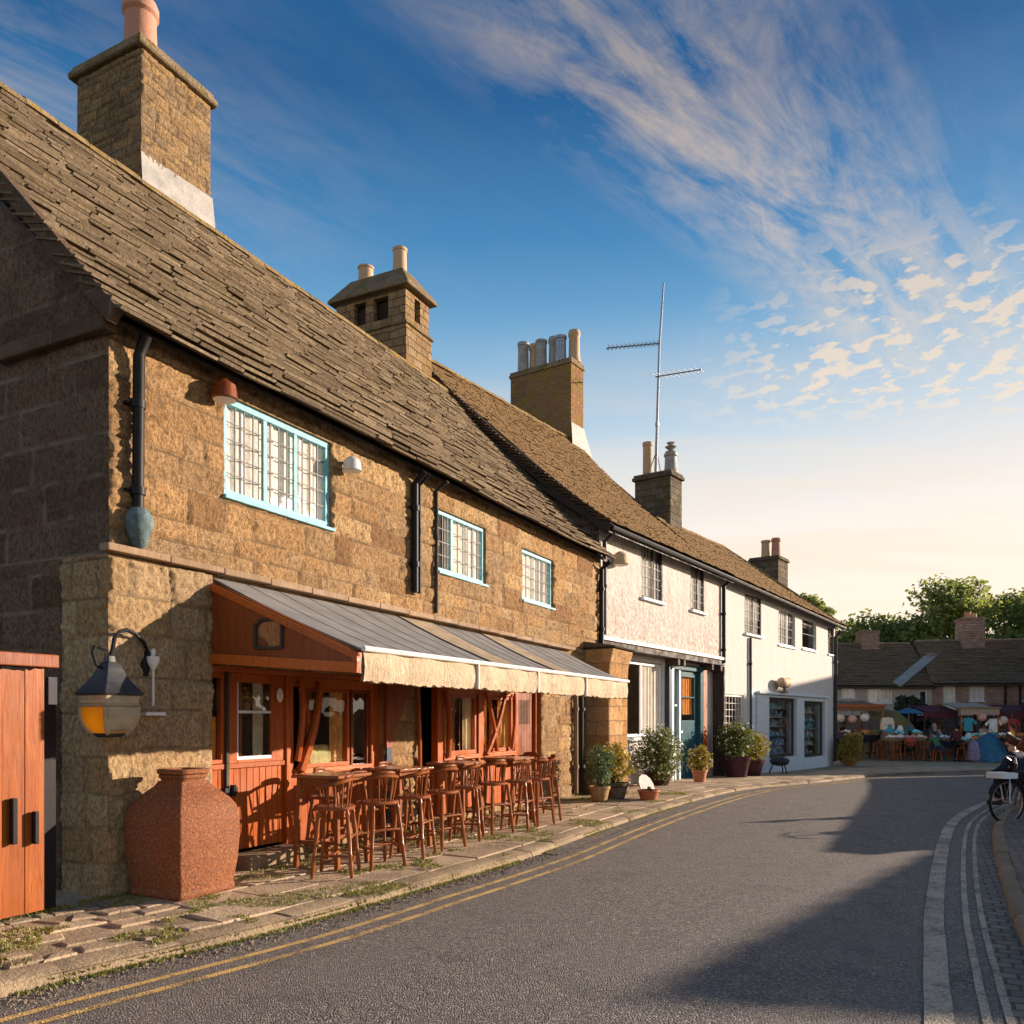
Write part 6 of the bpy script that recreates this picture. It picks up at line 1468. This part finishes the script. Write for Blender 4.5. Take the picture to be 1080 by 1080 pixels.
# leftmost stall
stall('market_stall', 'dark counter of the leftmost market stall, beside the white house', 16.75, 40.6, 2.3, .9, 1.15, C['black'], 'timber_dk', .35, 7)
canopy('stall_canopy', 'brown timber-edged canopy of the leftmost market stall', 16.8, 41.6, 2.7, 2.6, 2.55, C['brown'], 0, .22, 'wood')
m = MB()
for i, (x, c, lb) in enumerate(((15.95, 'cream', 'cream bowls'), (16.4, 'white', 'white plates'), (16.9, 'brown', 'brown baskets'), (17.4, 'orange', 'orange fruit'))):
    crate('wooden crate of %s on the leftmost dark counter' % lb, x, 40.7, 1.15, .42, .5, .14, C[c], 26, .06)
cl = thing('hanging_bag', 'pale canvas bag hanging from the right end of the brown timber canopy', 'bag', g3(18.25, 40.25), 0)
m = MB(); m.lathe([(1.42, .3), (1.5, .33), (1.85, .3), (2.0, .24), (2.03, .1)], 14, (0, 0, 0), 4, 0, .5); m.build('bag_body', C['cream'], cl, smooth=True); m = MB(); m.tube([(-.15, 0, 2.0), (0, 0, 2.4), (.15, 0, 2.0)], .015, 5); m.build('strap', M['timber_dk'], cl)
# middle tables
stall('market_table', 'reddish slatted table of white and turquoise goods, second from the left', 18.75, 39.7, 1.9, 1.1, .95, None, 'chair', 0, 9)
for i, (x, y, c, lb) in enumerate(((18.05, 39.35, 'white', 'front crate of white goods at the left end'), (18.5, 39.35, 'white', 'front crate of white goods in the middle'), (18.95, 39.35, 'pink', 'front crate of pink goods'), (19.4, 39.35, 'cream', 'front crate of cream goods'), (18.1, 39.85, 'teal', 'back crate of teal goods at the left end'), (18.6, 39.85, 'turq', 'back crate of pale turquoise goods'), (19.05, 39.85, 'green', 'back crate of green goods'), (19.45, 39.85, 'turq', 'back crate of pale turquoise goods at the right end'))):
    crate(lb + ' on the reddish slatted table', x, y, .95 + (.22 if y > 39.5 else 0), .42, .42, .12, C[c], 26, .065)
m = thing('display_step', 'low wooden step raising the back row on the reddish slatted table', 'shelf', g3(18.75, 39.85), 0); b = MB(); b.box(-.9, .9, -.24, .24, .953, 1.165); b.build('step_box', M['sawn'], m)
um = thing('tilted_umbrella', 'olive brown tilted market umbrella behind the turquoise goods', 'umbrella', g3(19.3, 41.6), 0)
m = MB(); m.lathe([(0, 1.35), (.1, 1.3), (.45, .7), (.62, .05)], 8, (0, 0, 0)); u_ = m.build('cover', C['olive'], um); u_.location = (-.25, -.1, 1.75); u_.rotation_euler = (rad(18), rad(22), 0)
m = MB(); m.tube([(0, 0, 0), (-.1, -.03, 2.3)], .025, 6); m.build('pole', M['timber_dk'], um)
um = thing('parasol', 'small dusty blue parasol in front of the dark conifer', 'umbrella', g3(20.1, 41.9), 0)
m = MB(); m.lathe([(2.22, .75), (2.27, .72), (2.42, .35), (2.5, .03)], 10); m.build('cover', C['blue'], um); m = MB(); m.tube([(0, 0, 0), (0, 0, 2.4)], .022, 6); m.build('pole', M['alu'], um)
t = tree('conifer', 'dark bushy conifer between the market tables and the brick cottage', 21.1, 43.9, 3.6, 1.05, 4200, 15, 'leaf_dark', .09, 'tree', None)
stall('market_table', 'long table with a dark navy cloth, left of the blue tarpaulin', 20.35, 39.3, 1.35, 1.0, .92, C['navy'], 'orangepaint', .32, 0)
for x, y, c, lb in ((19.95, 39.1, 'blue', 'blue goods at its left end'), (20.4, 39.1, 'white', 'white goods in the middle'), (20.8, 39.1, 'lilac', 'lilac goods at its right end'), (20.15, 39.55, 'red', 'red goods at the back left'), (20.65, 39.55, 'maroon', 'maroon goods at the back right')):
    crate('crate of %s on the navy-clothed table' % lb, x, y, .93, .4, .4, .13, C[c], 26, .06)
stall('market_table', 'narrow slatted table between the navy cloth and the blue tarpaulin', 21.45, 39.0, .8, 1.0, .85, None, 'chair', 0, 5)
for x, y, c, lb in ((21.25, 38.75, 'turq', 'turquoise cloths'), (21.65, 38.75, 'orange', 'orange cloths'), (21.45, 39.2, 'cream', 'cream cloths')): crate('crate of %s on the narrow slatted table' % lb, x, y, .86, .36, .38, .12, C[c], 20, .07)
canopy('stall_canopy', 'low maroon canopy in the middle of the market', 21.4, 42.2, 1.7, 1.8, 2.35, C['maroon'], 0, .35)
# tarpaulin heap
tp = thing('covered_heap', 'heap of goods covered with a crumpled blue tarpaulin', 'heap', g3(21.95, 38.1), 0)
m = MB(); n = 26; vs = []; fs = []
for j in range(12):
    f = j / 11
    for i in range(n):
        a = 2 * math.pi * i / n; r_ = (.95 * (1 - f) ** .55 + .04) * (1 + .22 * noise.noise(Vector((math.cos(a) * 2, math.sin(a) * 2, f * 2.5))) + .05 * math.sin(a * 9) * (1 - f)); vs.append((math.cos(a) * r_, math.sin(a) * r_ * .75, 1.28 * f + .1 * noise.noise(Vector((math.cos(a) * 3, math.sin(a) * 3, f * 4)))))
for j in range(11):
    for i in range(n): fs.append((j * n + i, j * n + (i + 1) % n, (j + 1) * n + (i + 1) % n, (j + 1) * n + i))
fs.append(tuple(range(11 * n, 12 * n))); m.add(vs, fs); m.build('tarpaulin', C['blue'], tp)
sk_ = thing('grey_sack', 'grey-mauve sack leaning against the blue tarpaulin', 'sack', g3(21.1, 37.85), 0)
m = MB(); m.lathe([(0, .2), (.1, .28), (.5, .25), (.85, .18), (1.0, .06)], 12, (0, 0, 0), 3); m.build('sack_body', C['lilac'], sk_, smooth=True)
# right-hand stalls
canopy('stall_canopy', 'dun and timber canopy above the right-hand stall', 22.9, 41.6, 1.9, 2.2, 2.45, cloth('dun', (.42, .33, .24)), 0, .3, 'sawn')
canopy('stall_canopy', 'wide maroon canopy at the right end of the market', 25.2, 41.8, 2.6, 2.2, 2.35, C['maroon'], 0, .4)
canopy('stall_canopy', 'pale turquoise canopy at the far right of the market', 26.3, 40.2, 2.2, 1.6, 2.5, C['turq'], 0, .1)
stall('market_stall', 'right-hand stall with a dark cloth under the dun canopy', 23.2, 40.4, 2.0, 1.0, 1.0, C['black'], 'timber_dk', .7, 0)
stall('market_stall', 'red-clothed stall at the right end of the market', 25.1, 40.2, 1.6, 1.0, 1.0, C['red'], 'timber_dk', .8, 0)
for x, y, c, lb in ((22.5, 40.2, 'turq', 'turquoise goods'), (22.95, 40.2, 'cream', 'cream goods'), (23.4, 40.2, 'teal', 'teal goods'), (23.85, 40.2, 'white', 'white goods')): crate('crate of %s on the dark-clothed right-hand stall' % lb, x, y, 1.01, .4, .4, .14, C[c], 24, .07)
for x, y, c, lb in ((24.6, 40.0, 'orange', 'orange goods'), (25.05, 40.0, 'red', 'red goods'), (25.5, 40.0, 'pink', 'pink goods')): crate('crate of %s on the red-clothed stall' % lb, x, y, 1.01, .4, .4, .14, C[c], 24, .07)
for x, z, c, lb in ((22.35, 1.95, 'teal', 'teal shirt hanging under the dun canopy'), (23.6, 1.9, 'white', 'white shirt hanging under the dun canopy'), (24.5, 1.9, 'red', 'red shirt hanging under the wide maroon canopy')):
    t = thing('hanging_shirt', lb, 'shirt', g3(x, 40.55), 0); m = MB(); m.add([(-.22, -.02, z - .6), (.22, -.02, z - .6), (.2, -.02, z - .1), (.36, -.02, z - .3), (.42, -.02, z - .18), (.2, -.02, z + .05), (-.2, -.02, z + .05), (-.42, -.02, z - .18), (-.36, -.02, z - .3), (-.2, -.02, z - .1)] + [(a, .05, b) for a, b in ((-.22, z - .6), (.22, z - .6), (.2, z - .1), (.36, z - .3), (.42, z - .18), (.2, z + .05), (-.2, z + .05), (-.42, z - .18), (-.36, z - .3), (-.2, z - .1))], [(0, 1, 2, 5, 6, 9), (2, 3, 4, 5), (6, 7, 8, 9), (10, 19, 16, 15, 12, 11), (12, 15, 14, 13), (16, 19, 18, 17)] + [(i, (i + 1) % 10, 10 + (i + 1) % 10, 10 + i) for i in range(10)]); m.build('cloth', C[c], t, fix=True)
    m = MB(); m.tube([(0, .01, z + .05), (0, .01, z + .35)], .012, 5); m.build('hook', M['alu'], t)
for x, y, lb in ((17.9, 38.9, 'low wooden stool before the leftmost dark counter'), (19.75, 38.35, 'wooden stool in front of the reddish slatted table'), (22.9, 38.9, 'wooden stool by the dark-clothed right-hand stall')):
    t = thing('stool', lb, 'stool', g3(x, y), rr.uniform(0, 1)); m = MB(); m.lathe([(.43, .18), (.45, .2), (.47, .19)], 14); m.build('seat', M['chair_seat'], t)
    for a in range(4): m = MB(); m.tube([(math.cos(a * 1.57) * .2, math.sin(a * 1.57) * .2, 0), (math.cos(a * 1.57) * .12, math.sin(a * 1.57) * .12, .43)], .02, 6); m.build('leg', M['chair'], t)

# more wares crowding the stalls
def bundle(label, x, y, z, col, kind, sc=1.0, cat='goods'):
    t = thing({0: 'basket', 1: 'cloth_pile', 2: 'jar', 3: 'hat'}[kind], label, {0: 'basket', 1: 'cloth pile', 2: 'jar', 3: 'hat'}[kind], g3(x, y, z + .012), rr.uniform(0, 3), 'wares on the market tables')
    if kind == 0:
        m = MB(); m.lathe([(0, .13 * sc), (.02, .15 * sc), (.16 * sc, .19 * sc), (.18 * sc, .2 * sc), (.18 * sc, .17 * sc), (.06, .14 * sc)], 14); m.build('basket_body', M['sawn'], t, smooth=True)
        m = MB(); m.tube([(math.cos(a) * .18 * sc, 0, .17 * sc + math.sin(a) * .2 * sc) for a in [i * math.pi / 8 for i in range(9)]], .012, 6); m.build('handle', M['sawn'], t)
        m = MB(); leaves(m, [(0, 0, .17 * sc, .15 * sc, .15 * sc, .07 * sc)], 60, .05, rr, .8); m.build('contents', col, t, fix=False)
    elif kind == 1:
        z0 = 0
        for i in range(4):
            m = MB(); h = rr.uniform(.035, .06); a, b = rr.uniform(.14, .18) * sc, rr.uniform(.11, .15) * sc; m.box(-a, a, -b, b, z0 + .001, z0 + h); z0 += h; m.build('folded_cloth', col if i % 2 == 0 else C[rr.choice(('white', 'cream', 'red', 'blue', 'pink'))], t, bevel=.015)
    elif kind == 2:
        m = MB(); m.lathe([(0, .07 * sc), (.02, .09 * sc), (.2 * sc, .1 * sc), (.26 * sc, .06 * sc), (.3 * sc, .06 * sc)], 12); m.build('jar_body', col, t, smooth=True); m = MB(); m.lathe([(.301 * sc, .065 * sc), (.33 * sc, .065 * sc)], 12); m.build('lid', C['red'], t)
    else:
        m = MB(); m.lathe([(0, .2 * sc), (.015, .2 * sc), (.03, .11 * sc), (.12 * sc, .1 * sc), (.15 * sc, .05 * sc)], 14); m.build('hat_body', col, t, smooth=True); m = MB(); m.lathe([(.032, .115 * sc), (.06, .113 * sc)], 14); m.build('hat_band', C['black'], t)
for lb, x, y, z, c, kd, sc in (
    ('orange-filled basket on the left end of the dark counter', 15.75, 40.45, 1.15, 'orange', 0, 1.2), ('green-filled basket on the right end of the dark counter', 17.75, 40.4, 1.15, 'green', 0, 1.2),
    ('tall teal jar behind the crates on the reddish slatted table', 18.3, 40.1, 1.17, 'teal', 2, 1.5), ('tall white jar behind the crates on the reddish slatted table', 18.8, 40.1, 1.17, 'white', 2, 1.5), ('tall blue jar behind the crates on the reddish slatted table', 19.3, 40.1, 1.17, 'blue', 2, 1.5),
    ('cloth pile with red layers at the back of the navy-clothed table', 20.4, 39.65, .93, 'red', 1, 1.3), ('cream hat at the right corner of the navy-clothed table', 20.95, 39.5, .93, 'cream', 3, 1.3),
    ('orange jar at the back of the narrow slatted table', 21.2, 39.3, .86, 'orange', 2, 1.5), ('white jar at the back of the narrow slatted table', 21.7, 39.35, .86, 'white', 2, 1.4),
    ('pink hat at the left end of the dark-clothed right-hand stall', 22.4, 40.65, 1.01, 'pink', 3, 1.4), ('cloth pile with teal layers on the dark-clothed right-hand stall', 22.9, 40.65, 1.01, 'teal', 1, 1.4), ('yellow-filled basket on the dark-clothed right-hand stall', 23.5, 40.65, 1.01, 'yellow', 0, 1.3), ('white hat at the right end of the dark-clothed right-hand stall', 24.0, 40.6, 1.01, 'white', 3, 1.4),
    ('cloth pile with yellow layers on the red-clothed stall', 24.8, 40.5, 1.01, 'yellow', 1, 1.4), ('pink-filled basket on the red-clothed stall', 25.3, 40.5, 1.01, 'pink', 0, 1.3)):
    bundle(lb, x, y, z, C[c], kd, sc)
for x, z, c, lb in ((16.1, 2.0, 'cream', 'cream lantern shade hanging under the brown timber canopy, nearest the white house'), (16.7, 1.95, 'pink', 'pink lantern shade hanging under the brown timber canopy'), (17.3, 2.02, 'white', 'white lantern shade hanging under the brown timber canopy'), (23.05, 2.05, 'pink', 'large pink lantern shade hanging under the dun canopy'), (24.1, 1.9, 'cream', 'large cream lantern shade between the dun and maroon canopies')):
    t = thing('lantern_shade', lb, 'lantern', g3(x, 40.6, z), 0, 'hanging lantern shades'); m = MB(); m.lathe([(-.2, .05), (-.17, .13), (-.05, .21), (.06, .2), (.17, .11), (.19, .05)], 14); m.build('shade', C[c], t, smooth=True); m = MB(); m.tube([(0, 0, .19), (0, 0, .42)], .012, 5); m.build('cord', C['black'], t)

# seating crowd in front of the stalls
def place_seat(x, y, rz):
    o = dup(ch0, g3(x, y), rz, 'dark wooden chair among the market tables', 'wooden chairs among the market tables'); o.scale = (.92, .92, .86); return o
for x, y, rz in ((17.3, 39.2, .4), (17.9, 38.5, 2.6), (18.6, 38.8, -.5), (19.2, 38.5, .2), (19.9, 38.8, 3.0), (20.6, 38.0, 1.2), (20.9, 38.5, .3), (22.7, 38.6, -.6), (23.3, 39.2, .5), (23.9, 38.7, 2.4), (24.5, 38.9, .1), (16.4, 39.3, -.3)): place_seat(x, y, rz)
for lb, x, y, rz, j, tr, hr, hh, ps in (('person in a red top sitting in front of the reddish slatted table', 18.65, 38.75, -20, 'red', 'black', HK, 1.65, 'sit'), ('person in a dark green top sitting left of the navy-clothed table', 19.95, 38.75, 30, 'green', 'denim', HB, 1.7, 'sit'), ('person in a white shirt standing behind the dark-clothed right-hand stall', 23.7, 41.6, 185, 'white', 'black', HB, 1.75, 'stand'), ('person in a brown coat browsing the red-clothed stall', 24.7, 39.0, 10, 'brown', 'black', HK, 1.72, 'stand'), ('person in a blue top behind the navy-clothed table', 20.7, 40.6, 175, 'blue', 'black', HG_, 1.66, 'stand'), ('person in a maroon top behind the right-hand end of the slatted table', 19.3, 41.0, 190, 'maroon', 'black', HB, 1.74, 'stand')):
    person(lb, g3(x, y, .12 if ps == 'sit' else 0), rad(rz), C[j], C[tr], hr, hh, ps, ((.5, .6), (.4, .8)), PG)

# ================================================================== bicycle and rider at the right kerb
BP = (8.42, 13.35); bk = thing('bicycle', 'black bicycle with a pale front box parked at the right-hand kerb', 'bicycle', g3(BP[0], BP[1], ZR), rad(196))
def wheel(x, parent):
    t = MB(); r_ = .335; pts = [(x + math.cos(a) * r_, 0, .355 + math.sin(a) * r_) for a in [i * 2 * math.pi / 32 for i in range(33)]]; t.tube(pts, .022, 8, False); w = t.build('wheel', M['blackpaint'], parent, smooth=True)
    m = MB(); m.tube([(x + math.cos(a) * .31, 0, .355 + math.sin(a) * .31) for a in [i * 2 * math.pi / 32 for i in range(33)]], .010, 6, False)
    for i in range(18): a = i * 2 * math.pi / 18; m.tube([(x, .025 * (-1) ** i, .355), (x + math.cos(a) * .31, 0, .355 + math.sin(a) * .31)], .003, 4, False)
    m.tube([(x, -.05, .355), (x, .05, .355)], .02, 8); m.build('rim', M['alu'], w)
wheel(-.52, bk); wheel(.55, bk)
m = MB(); hd0, bb, st = Vector((.38, 0, .86)), Vector((-.08, 0, .30)), Vector((-.22, 0, .84))
for a, b, r_ in ((hd0, bb, .019), (hd0 + Vector((-.01, 0, -.02)), st + Vector((.02, 0, -.05)), .017), (st, bb, .017), (bb, (-.52, .05, .355), .011), (bb, (-.52, -.05, .355), .011), (st, (-.52, .05, .355), .01), (st, (-.52, -.05, .355), .01), (hd0 + Vector((-.02, 0, .1)), (.42, 0, .7), .02), ((.42, .05, .7), (.55, .05, .355), .013), ((.42, -.05, .7), (.55, -.05, .355), .013), ((.42, -.05, .7), (.42, .05, .7), .013)): m.tube([a, b], r_, 8)
m.build('frame', M['blackpaint'], bk, smooth=True)
m = MB(); m.tube([(.36, 0, .95), (.39, 0, 1.06)], .016, 8); m.tube([(.12, -.33, 1.0), (.26, -.30, 1.06), (.38, -.15, 1.08), (.39, 0, 1.07), (.38, .15, 1.08), (.26, .30, 1.06), (.12, .33, 1.0)], .013, 8); m.build('handlebar', M['alu'], bk, smooth=True)
m = MB(); m.lathe([(0, .05), (.02, .11), (.05, .10), (.06, .04)], 16, (-.25, 0, .92), 2.4, 0, .75); m.tube([(-.22, 0, .84), (-.24, 0, .93)], .014, 6); m.build('saddle', M['timber_dk'], bk, smooth=True)
m = MB(); m.tube([(-.08, -.09, .30), (-.08, .09, .30)], .03, 10); m.tube([(-.08, -.09, .3), (.07, -.1, .24)], .012, 6); m.tube([(-.08, .09, .3), (-.23, .1, .36)], .012, 6); m.box(.03, .12, -.19, -.1, .225, .25); m.box(-.27, -.18, .1, .19, .345, .37); m.build('crank', M['alu'], bk)
m = MB(); m.box(.50, .80, -.16, .16, .74, .76); m.box(.50, .80, -.16, -.148, .761, .83); m.box(.50, .80, .148, .16, .761, .83); m.box(.50, .512, -.147, .147, .761, .83); m.box(.788, .80, -.147, .147, .761, .83); m.tube([(.55, .06, .355), (.6, .1, .74)], .01, 5); m.tube([(.55, -.06, .355), (.6, -.1, .74)], .01, 5); m.build('front_box', M['bluegrey'], bk)
m = MB(); m.box(-.76, -.36, -.05, .05, .74, .755); m.tube([(-.52, .05, .355), (-.7, .05, .74)], .008, 5); m.tube([(-.52, -.05, .355), (-.7, -.05, .74)], .008, 5); m.build('rear_rack', M['blackpaint'], bk)
for s_ in (-1, 1): m = MB(); m.box(-.74, -.38, s_ * .13 - .06, s_ * .13 + .06, .38, .73); m.build('pannier', C['cream'], bk, bevel=.03)
m = MB()
for wx in (-.52, .55): m.tube([(wx + math.cos(a) * .375, 0, .355 + math.sin(a) * .375) for a in [rad(20 + i * 12) for i in range(13)]], [.012] + [.03] * 11 + [.012], 6)
m.tube([(-.1, .12, .28), (-.28, .22, 0)], .01, 5); m.build('mudguard', M['blackpaint'], bk, smooth=True)
person('person in a dark navy jacket sitting on a stool beside the black bicycle', (9.36, 15.1, G(14.5)), rad(35), C['navy'], C['black'], HB, 1.72, 'sit', ((.45, .7), (.35, .9)))
st = thing('stool', 'small wooden stool under the person in the navy jacket', 'stool', (9.36, 15.1, G(14.5)), rad(35)); m = MB(); m.lathe([(.36, .17), (.375, .19), (.39, .18)], 14); m.build('seat', M['chair_seat'], st)
for a in range(4): m = MB(); m.tube([(math.cos(a * 1.57) * .18, math.sin(a * 1.57) * .18, 0), (math.cos(a * 1.57) * .11, math.sin(a * 1.57) * .11, .36)], .02, 6); m.build('leg', M['chair'], st)

# ================================================================== buildings on the right-hand side of the street (they shade the road and the market)
def barn(name, label, xy, ang, L, W, ze, zr, wallm='stone', roofm='slate2', zb=0):
    t = thing(name, label, 'house', (xy[0], xy[1], zb), ang)
    m = MB(); ops = [(L * .2, L * .2 + 1.2, 1.0, 2.1), (L * .6, L * .6 + 1.2, 1.0, 2.1)]; wall(m, 0, L, -1, ze, ops); wall(m, 0, L, -1, ze, [], y=W - .3)
    for x in (0, L): m.poly((x, 0, -1), (x, W, -1), (x, W, ze), (x, W / 2, zr - .1), (x, 0, ze))
    m.build('wall', M[wallm], t); s_ = (zr - ze) / (W / 2); m = MB()
    for sg in (0, 1):
        for i in range(16):
            f0, f1 = i / 16, min(1, (i + 1.2) / 16); y0, y1 = -.3 + (W / 2 + .3) * f0, -.3 + (W / 2 + .3) * f1; z0, z1 = ze - .3 * s_ + (zr - ze + .3 * s_) * f0, ze - .3 * s_ + (zr - ze + .3 * s_) * f1
            if sg: y0, y1 = W - y0, W - y1
            q = [(-.2, y0, z0 + .07), (L + .2, y0, z0 + .07), (L + .2, y1, z1 + .02), (-.2, y1, z1 + .02)]; m.quad(*(q[::-1] if sg else q)); m.quad((-.2, y0, z0), (L + .2, y0, z0), (L + .2, y0, z0 + .07), (-.2, y0, z0 + .07))
    m.build('roof', M[roofm], t, fix=False)
    for o_ in ops: window(t, *o_, .05, 'whitepaint', 3, 3, 'whitepaint')
    return t
az = math.atan2(.36, .933)
cx, cy = .62, 4.85; D = 4.55 / math.tan(rad(13.2)); ax, ay = cx + math.cos(az) * D, cy + math.sin(az) * D; Wb = 12.5
barn('stone_barn', 'stone barn with gable towards the street, right of the road', (ax + math.sin(az) * Wb / 2, ay - math.cos(az) * Wb / 2), az, 9, Wb, 1.75, 4.4)
barn('stone_barn', 'tall stone barn at the right side of the market square', (34.5, 35.0), rad(75), 16, 7, 5.0, 8.6, zb=G(40))
gw2 = thing('garden_wall', 'low stone garden wall along the right-hand pavement', 'wall', F(12, 11.2), A1)
m = MB(); m.box(0, 17, -.2, .2, -.5, 1.75); m.build('wall', M['stone'], gw2); m = MB(); m.box(-.03, 17.03, -.26, .26, 1.751, 1.86); m.build('coping', M['stone_dark'], gw2)

# ================================================================== sky, sun, camera
w = bpy.data.worlds.new('World'); scene.world = w; w.use_nodes = True
k = NT.__new__(NT); k.t = w.node_tree; k.n = k.t.nodes; k.l = k.t.links
bg = k.n['Background']
sky = k.node('ShaderNodeTexSky'); sky.sky_type = 'NISHITA'; sky.sun_disc = False; sky.sun_elevation = rad(13.2); sky.sun_rotation = math.atan2(.933, .36); sky.air_density = 1.0; sky.dust_density = 1.2; sky.ozone_density = 3.0; sky.altitude = 50
d = k.vmath('NORMALIZE', k.coord('Generated')); dx, dy, dz = k.sep(d)
zc = k.math('MAXIMUM', dz, .0)
zz = k.math('MAXIMUM', dz, .03); px = k.math('DIVIDE', dx, zz); py = k.math('DIVIDE', dy, zz)
uu = k.math('ADD', k.math('MULTIPLY', px, .7), k.math('MULTIPLY', py, .714)); vv = k.math('SUBTRACT', k.math('MULTIPLY', px, .714), k.math('MULTIPLY', py, .7))
# graded blue: saturate the physical sky
hs = k.node('ShaderNodeHueSaturation'); k.set(hs.inputs['Color'], sky.outputs[0]); hs.inputs['Saturation'].default_value = 1.25; hs.inputs['Hue'].default_value = .5
grad = k.ramp(zc, [(0, (1.25, 1.02, .78)), (.12, (1.18, 1.0, .82)), (.22, (1.0, .95, .93)), (.32, (.50, .70, .86)), (.41, (.20, .46, .72)), (.50, (.075, .27, .54)), (.60, (.024, .125, .32)), (1, (.016, .085, .22))])
base0 = k.mix(.88, hs.outputs[0], k.vmath('SCALE', grad, sc=8.0))
def fbm(u, v, su, sv, off, det=7, rough=.62, dist=.4): return k.noise(k.comb(k.math('MULTIPLY_ADD', u, su, off), k.math('MULTIPLY', v, sv), off * 1.7), 1.0, det, rough, dist=dist)
def band(v, a, b, c, e): return k.math('MULTIPLY', k.mapr(v, a, b), k.mapr(v, e, c))
streak = fbm(uu, vv, 1.5, 5.2, 3.1, dist=.9); fine = fbm(uu, vv, 4.5, 13, 7.7, 8, .7, .6)
cir = k.mapr(k.math('ADD', k.math('MULTIPLY', streak, .66), k.math('MULTIPLY', fine, .42)), .44, .66)
mask1 = k.math('MULTIPLY', band(vv, -1.0, -.80, -.66, -.38), band(uu, .45, .9, 2.0, 2.8))
mask2 = k.math('MULTIPLY', band(vv, -2.0, -1.55, -1.35, -1.0), k.mapr(uu, 1.1, .2, 0, .5))
c1 = k.math('MULTIPLY', cir, k.math('ADD', k.math('ADD', mask1, mask2), .02), clamp=True)
puff = k.noise(k.comb(k.math('MULTIPLY', px, 8.5), k.math('MULTIPLY', py, 7.0), 4.4), 1.6, 5, .55, dist=.25)
mask3 = k.math('MULTIPLY', band(px, .45, .85, 1.6, 2.4), band(py, 1.55, 1.85, 2.5, 2.9))
c2 = k.math('MULTIPLY', k.mapr(puff, .49, .57), mask3)
low = fbm(px, py, .35, .9, 9.2, 6, .6, .5)
c3 = k.math('MULTIPLY', k.mapr(low, .45, .68), k.math('MULTIPLY', band(dz, .06, .16, .30, .44), .75))
veil = k.math('MULTIPLY', k.mapr(fbm(uu, vv, .8, 1.6, 5.5, 5), .40, .7), k.math('MULTIPLY', k.mapr(dx, .25, .6), .4))
sunny = k.mapr(k.math('ADD', k.math('MULTIPLY', dx, .933), k.math('MULTIPLY', dy, .36)), .15, .95)
glow = k.math('MULTIPLY', sunny, k.mapr(dz, .45, .08), clamp=True)
base = k.mix(k.math('MULTIPLY', glow, .95), base0, (9.6, 7.9, 6.4))
cl = k.math('MAXIMUM', k.math('MAXIMUM', c1, c2), k.math('MAXIMUM', c3, veil))
ccol = k.ramp(zc, [(0, (8.2, 6.9, 5.2)), (.3, (7.6, 6.6, 5.4)), (.5, (5.6, 4.7, 4.0)), (.62, (3.6, 3.1, 2.8)), (.75, (2.6, 2.4, 2.3))])
fincol = k.mix(k.math('MULTIPLY', cl, .9), base, ccol)
k.set(bg.inputs[0], fincol); bg.inputs[1].default_value = .066
sl_ = bpy.data.lights.new('sun', 'SUN'); sl_.energy = 5.0; sl_.angle = rad(.53); sl_.color = (1.0, .80, .63)
so = bpy.data.objects.new('sun', sl_); COL.objects.link(so); so.rotation_euler = (-SUN).to_track_quat('-Z', 'Y').to_euler()
cam = bpy.data.cameras.new('camera'); co = bpy.data.objects.new('camera', cam); COL.objects.link(co)
co.location = (0, 0, 1.6); co.rotation_euler = (rad(90), 0, 0); cam.sensor_width = 36; cam.lens = 873 / 1080 * 36; cam.shift_y = (758 - 540) / 1080; cam.clip_start = .1; cam.clip_end = 3000
scene.camera = co
scene.render.resolution_x = scene.render.resolution_y = 1024
vs_ = scene.view_settings; vs_.view_transform = 'Standard'; vs_.look = 'None'; vs_.gamma = 1; vs_.exposure = 0.92; vs_.use_curve_mapping = False
scene.cycles.max_bounces = 6; scene.cycles.transparent_max_bounces = 12
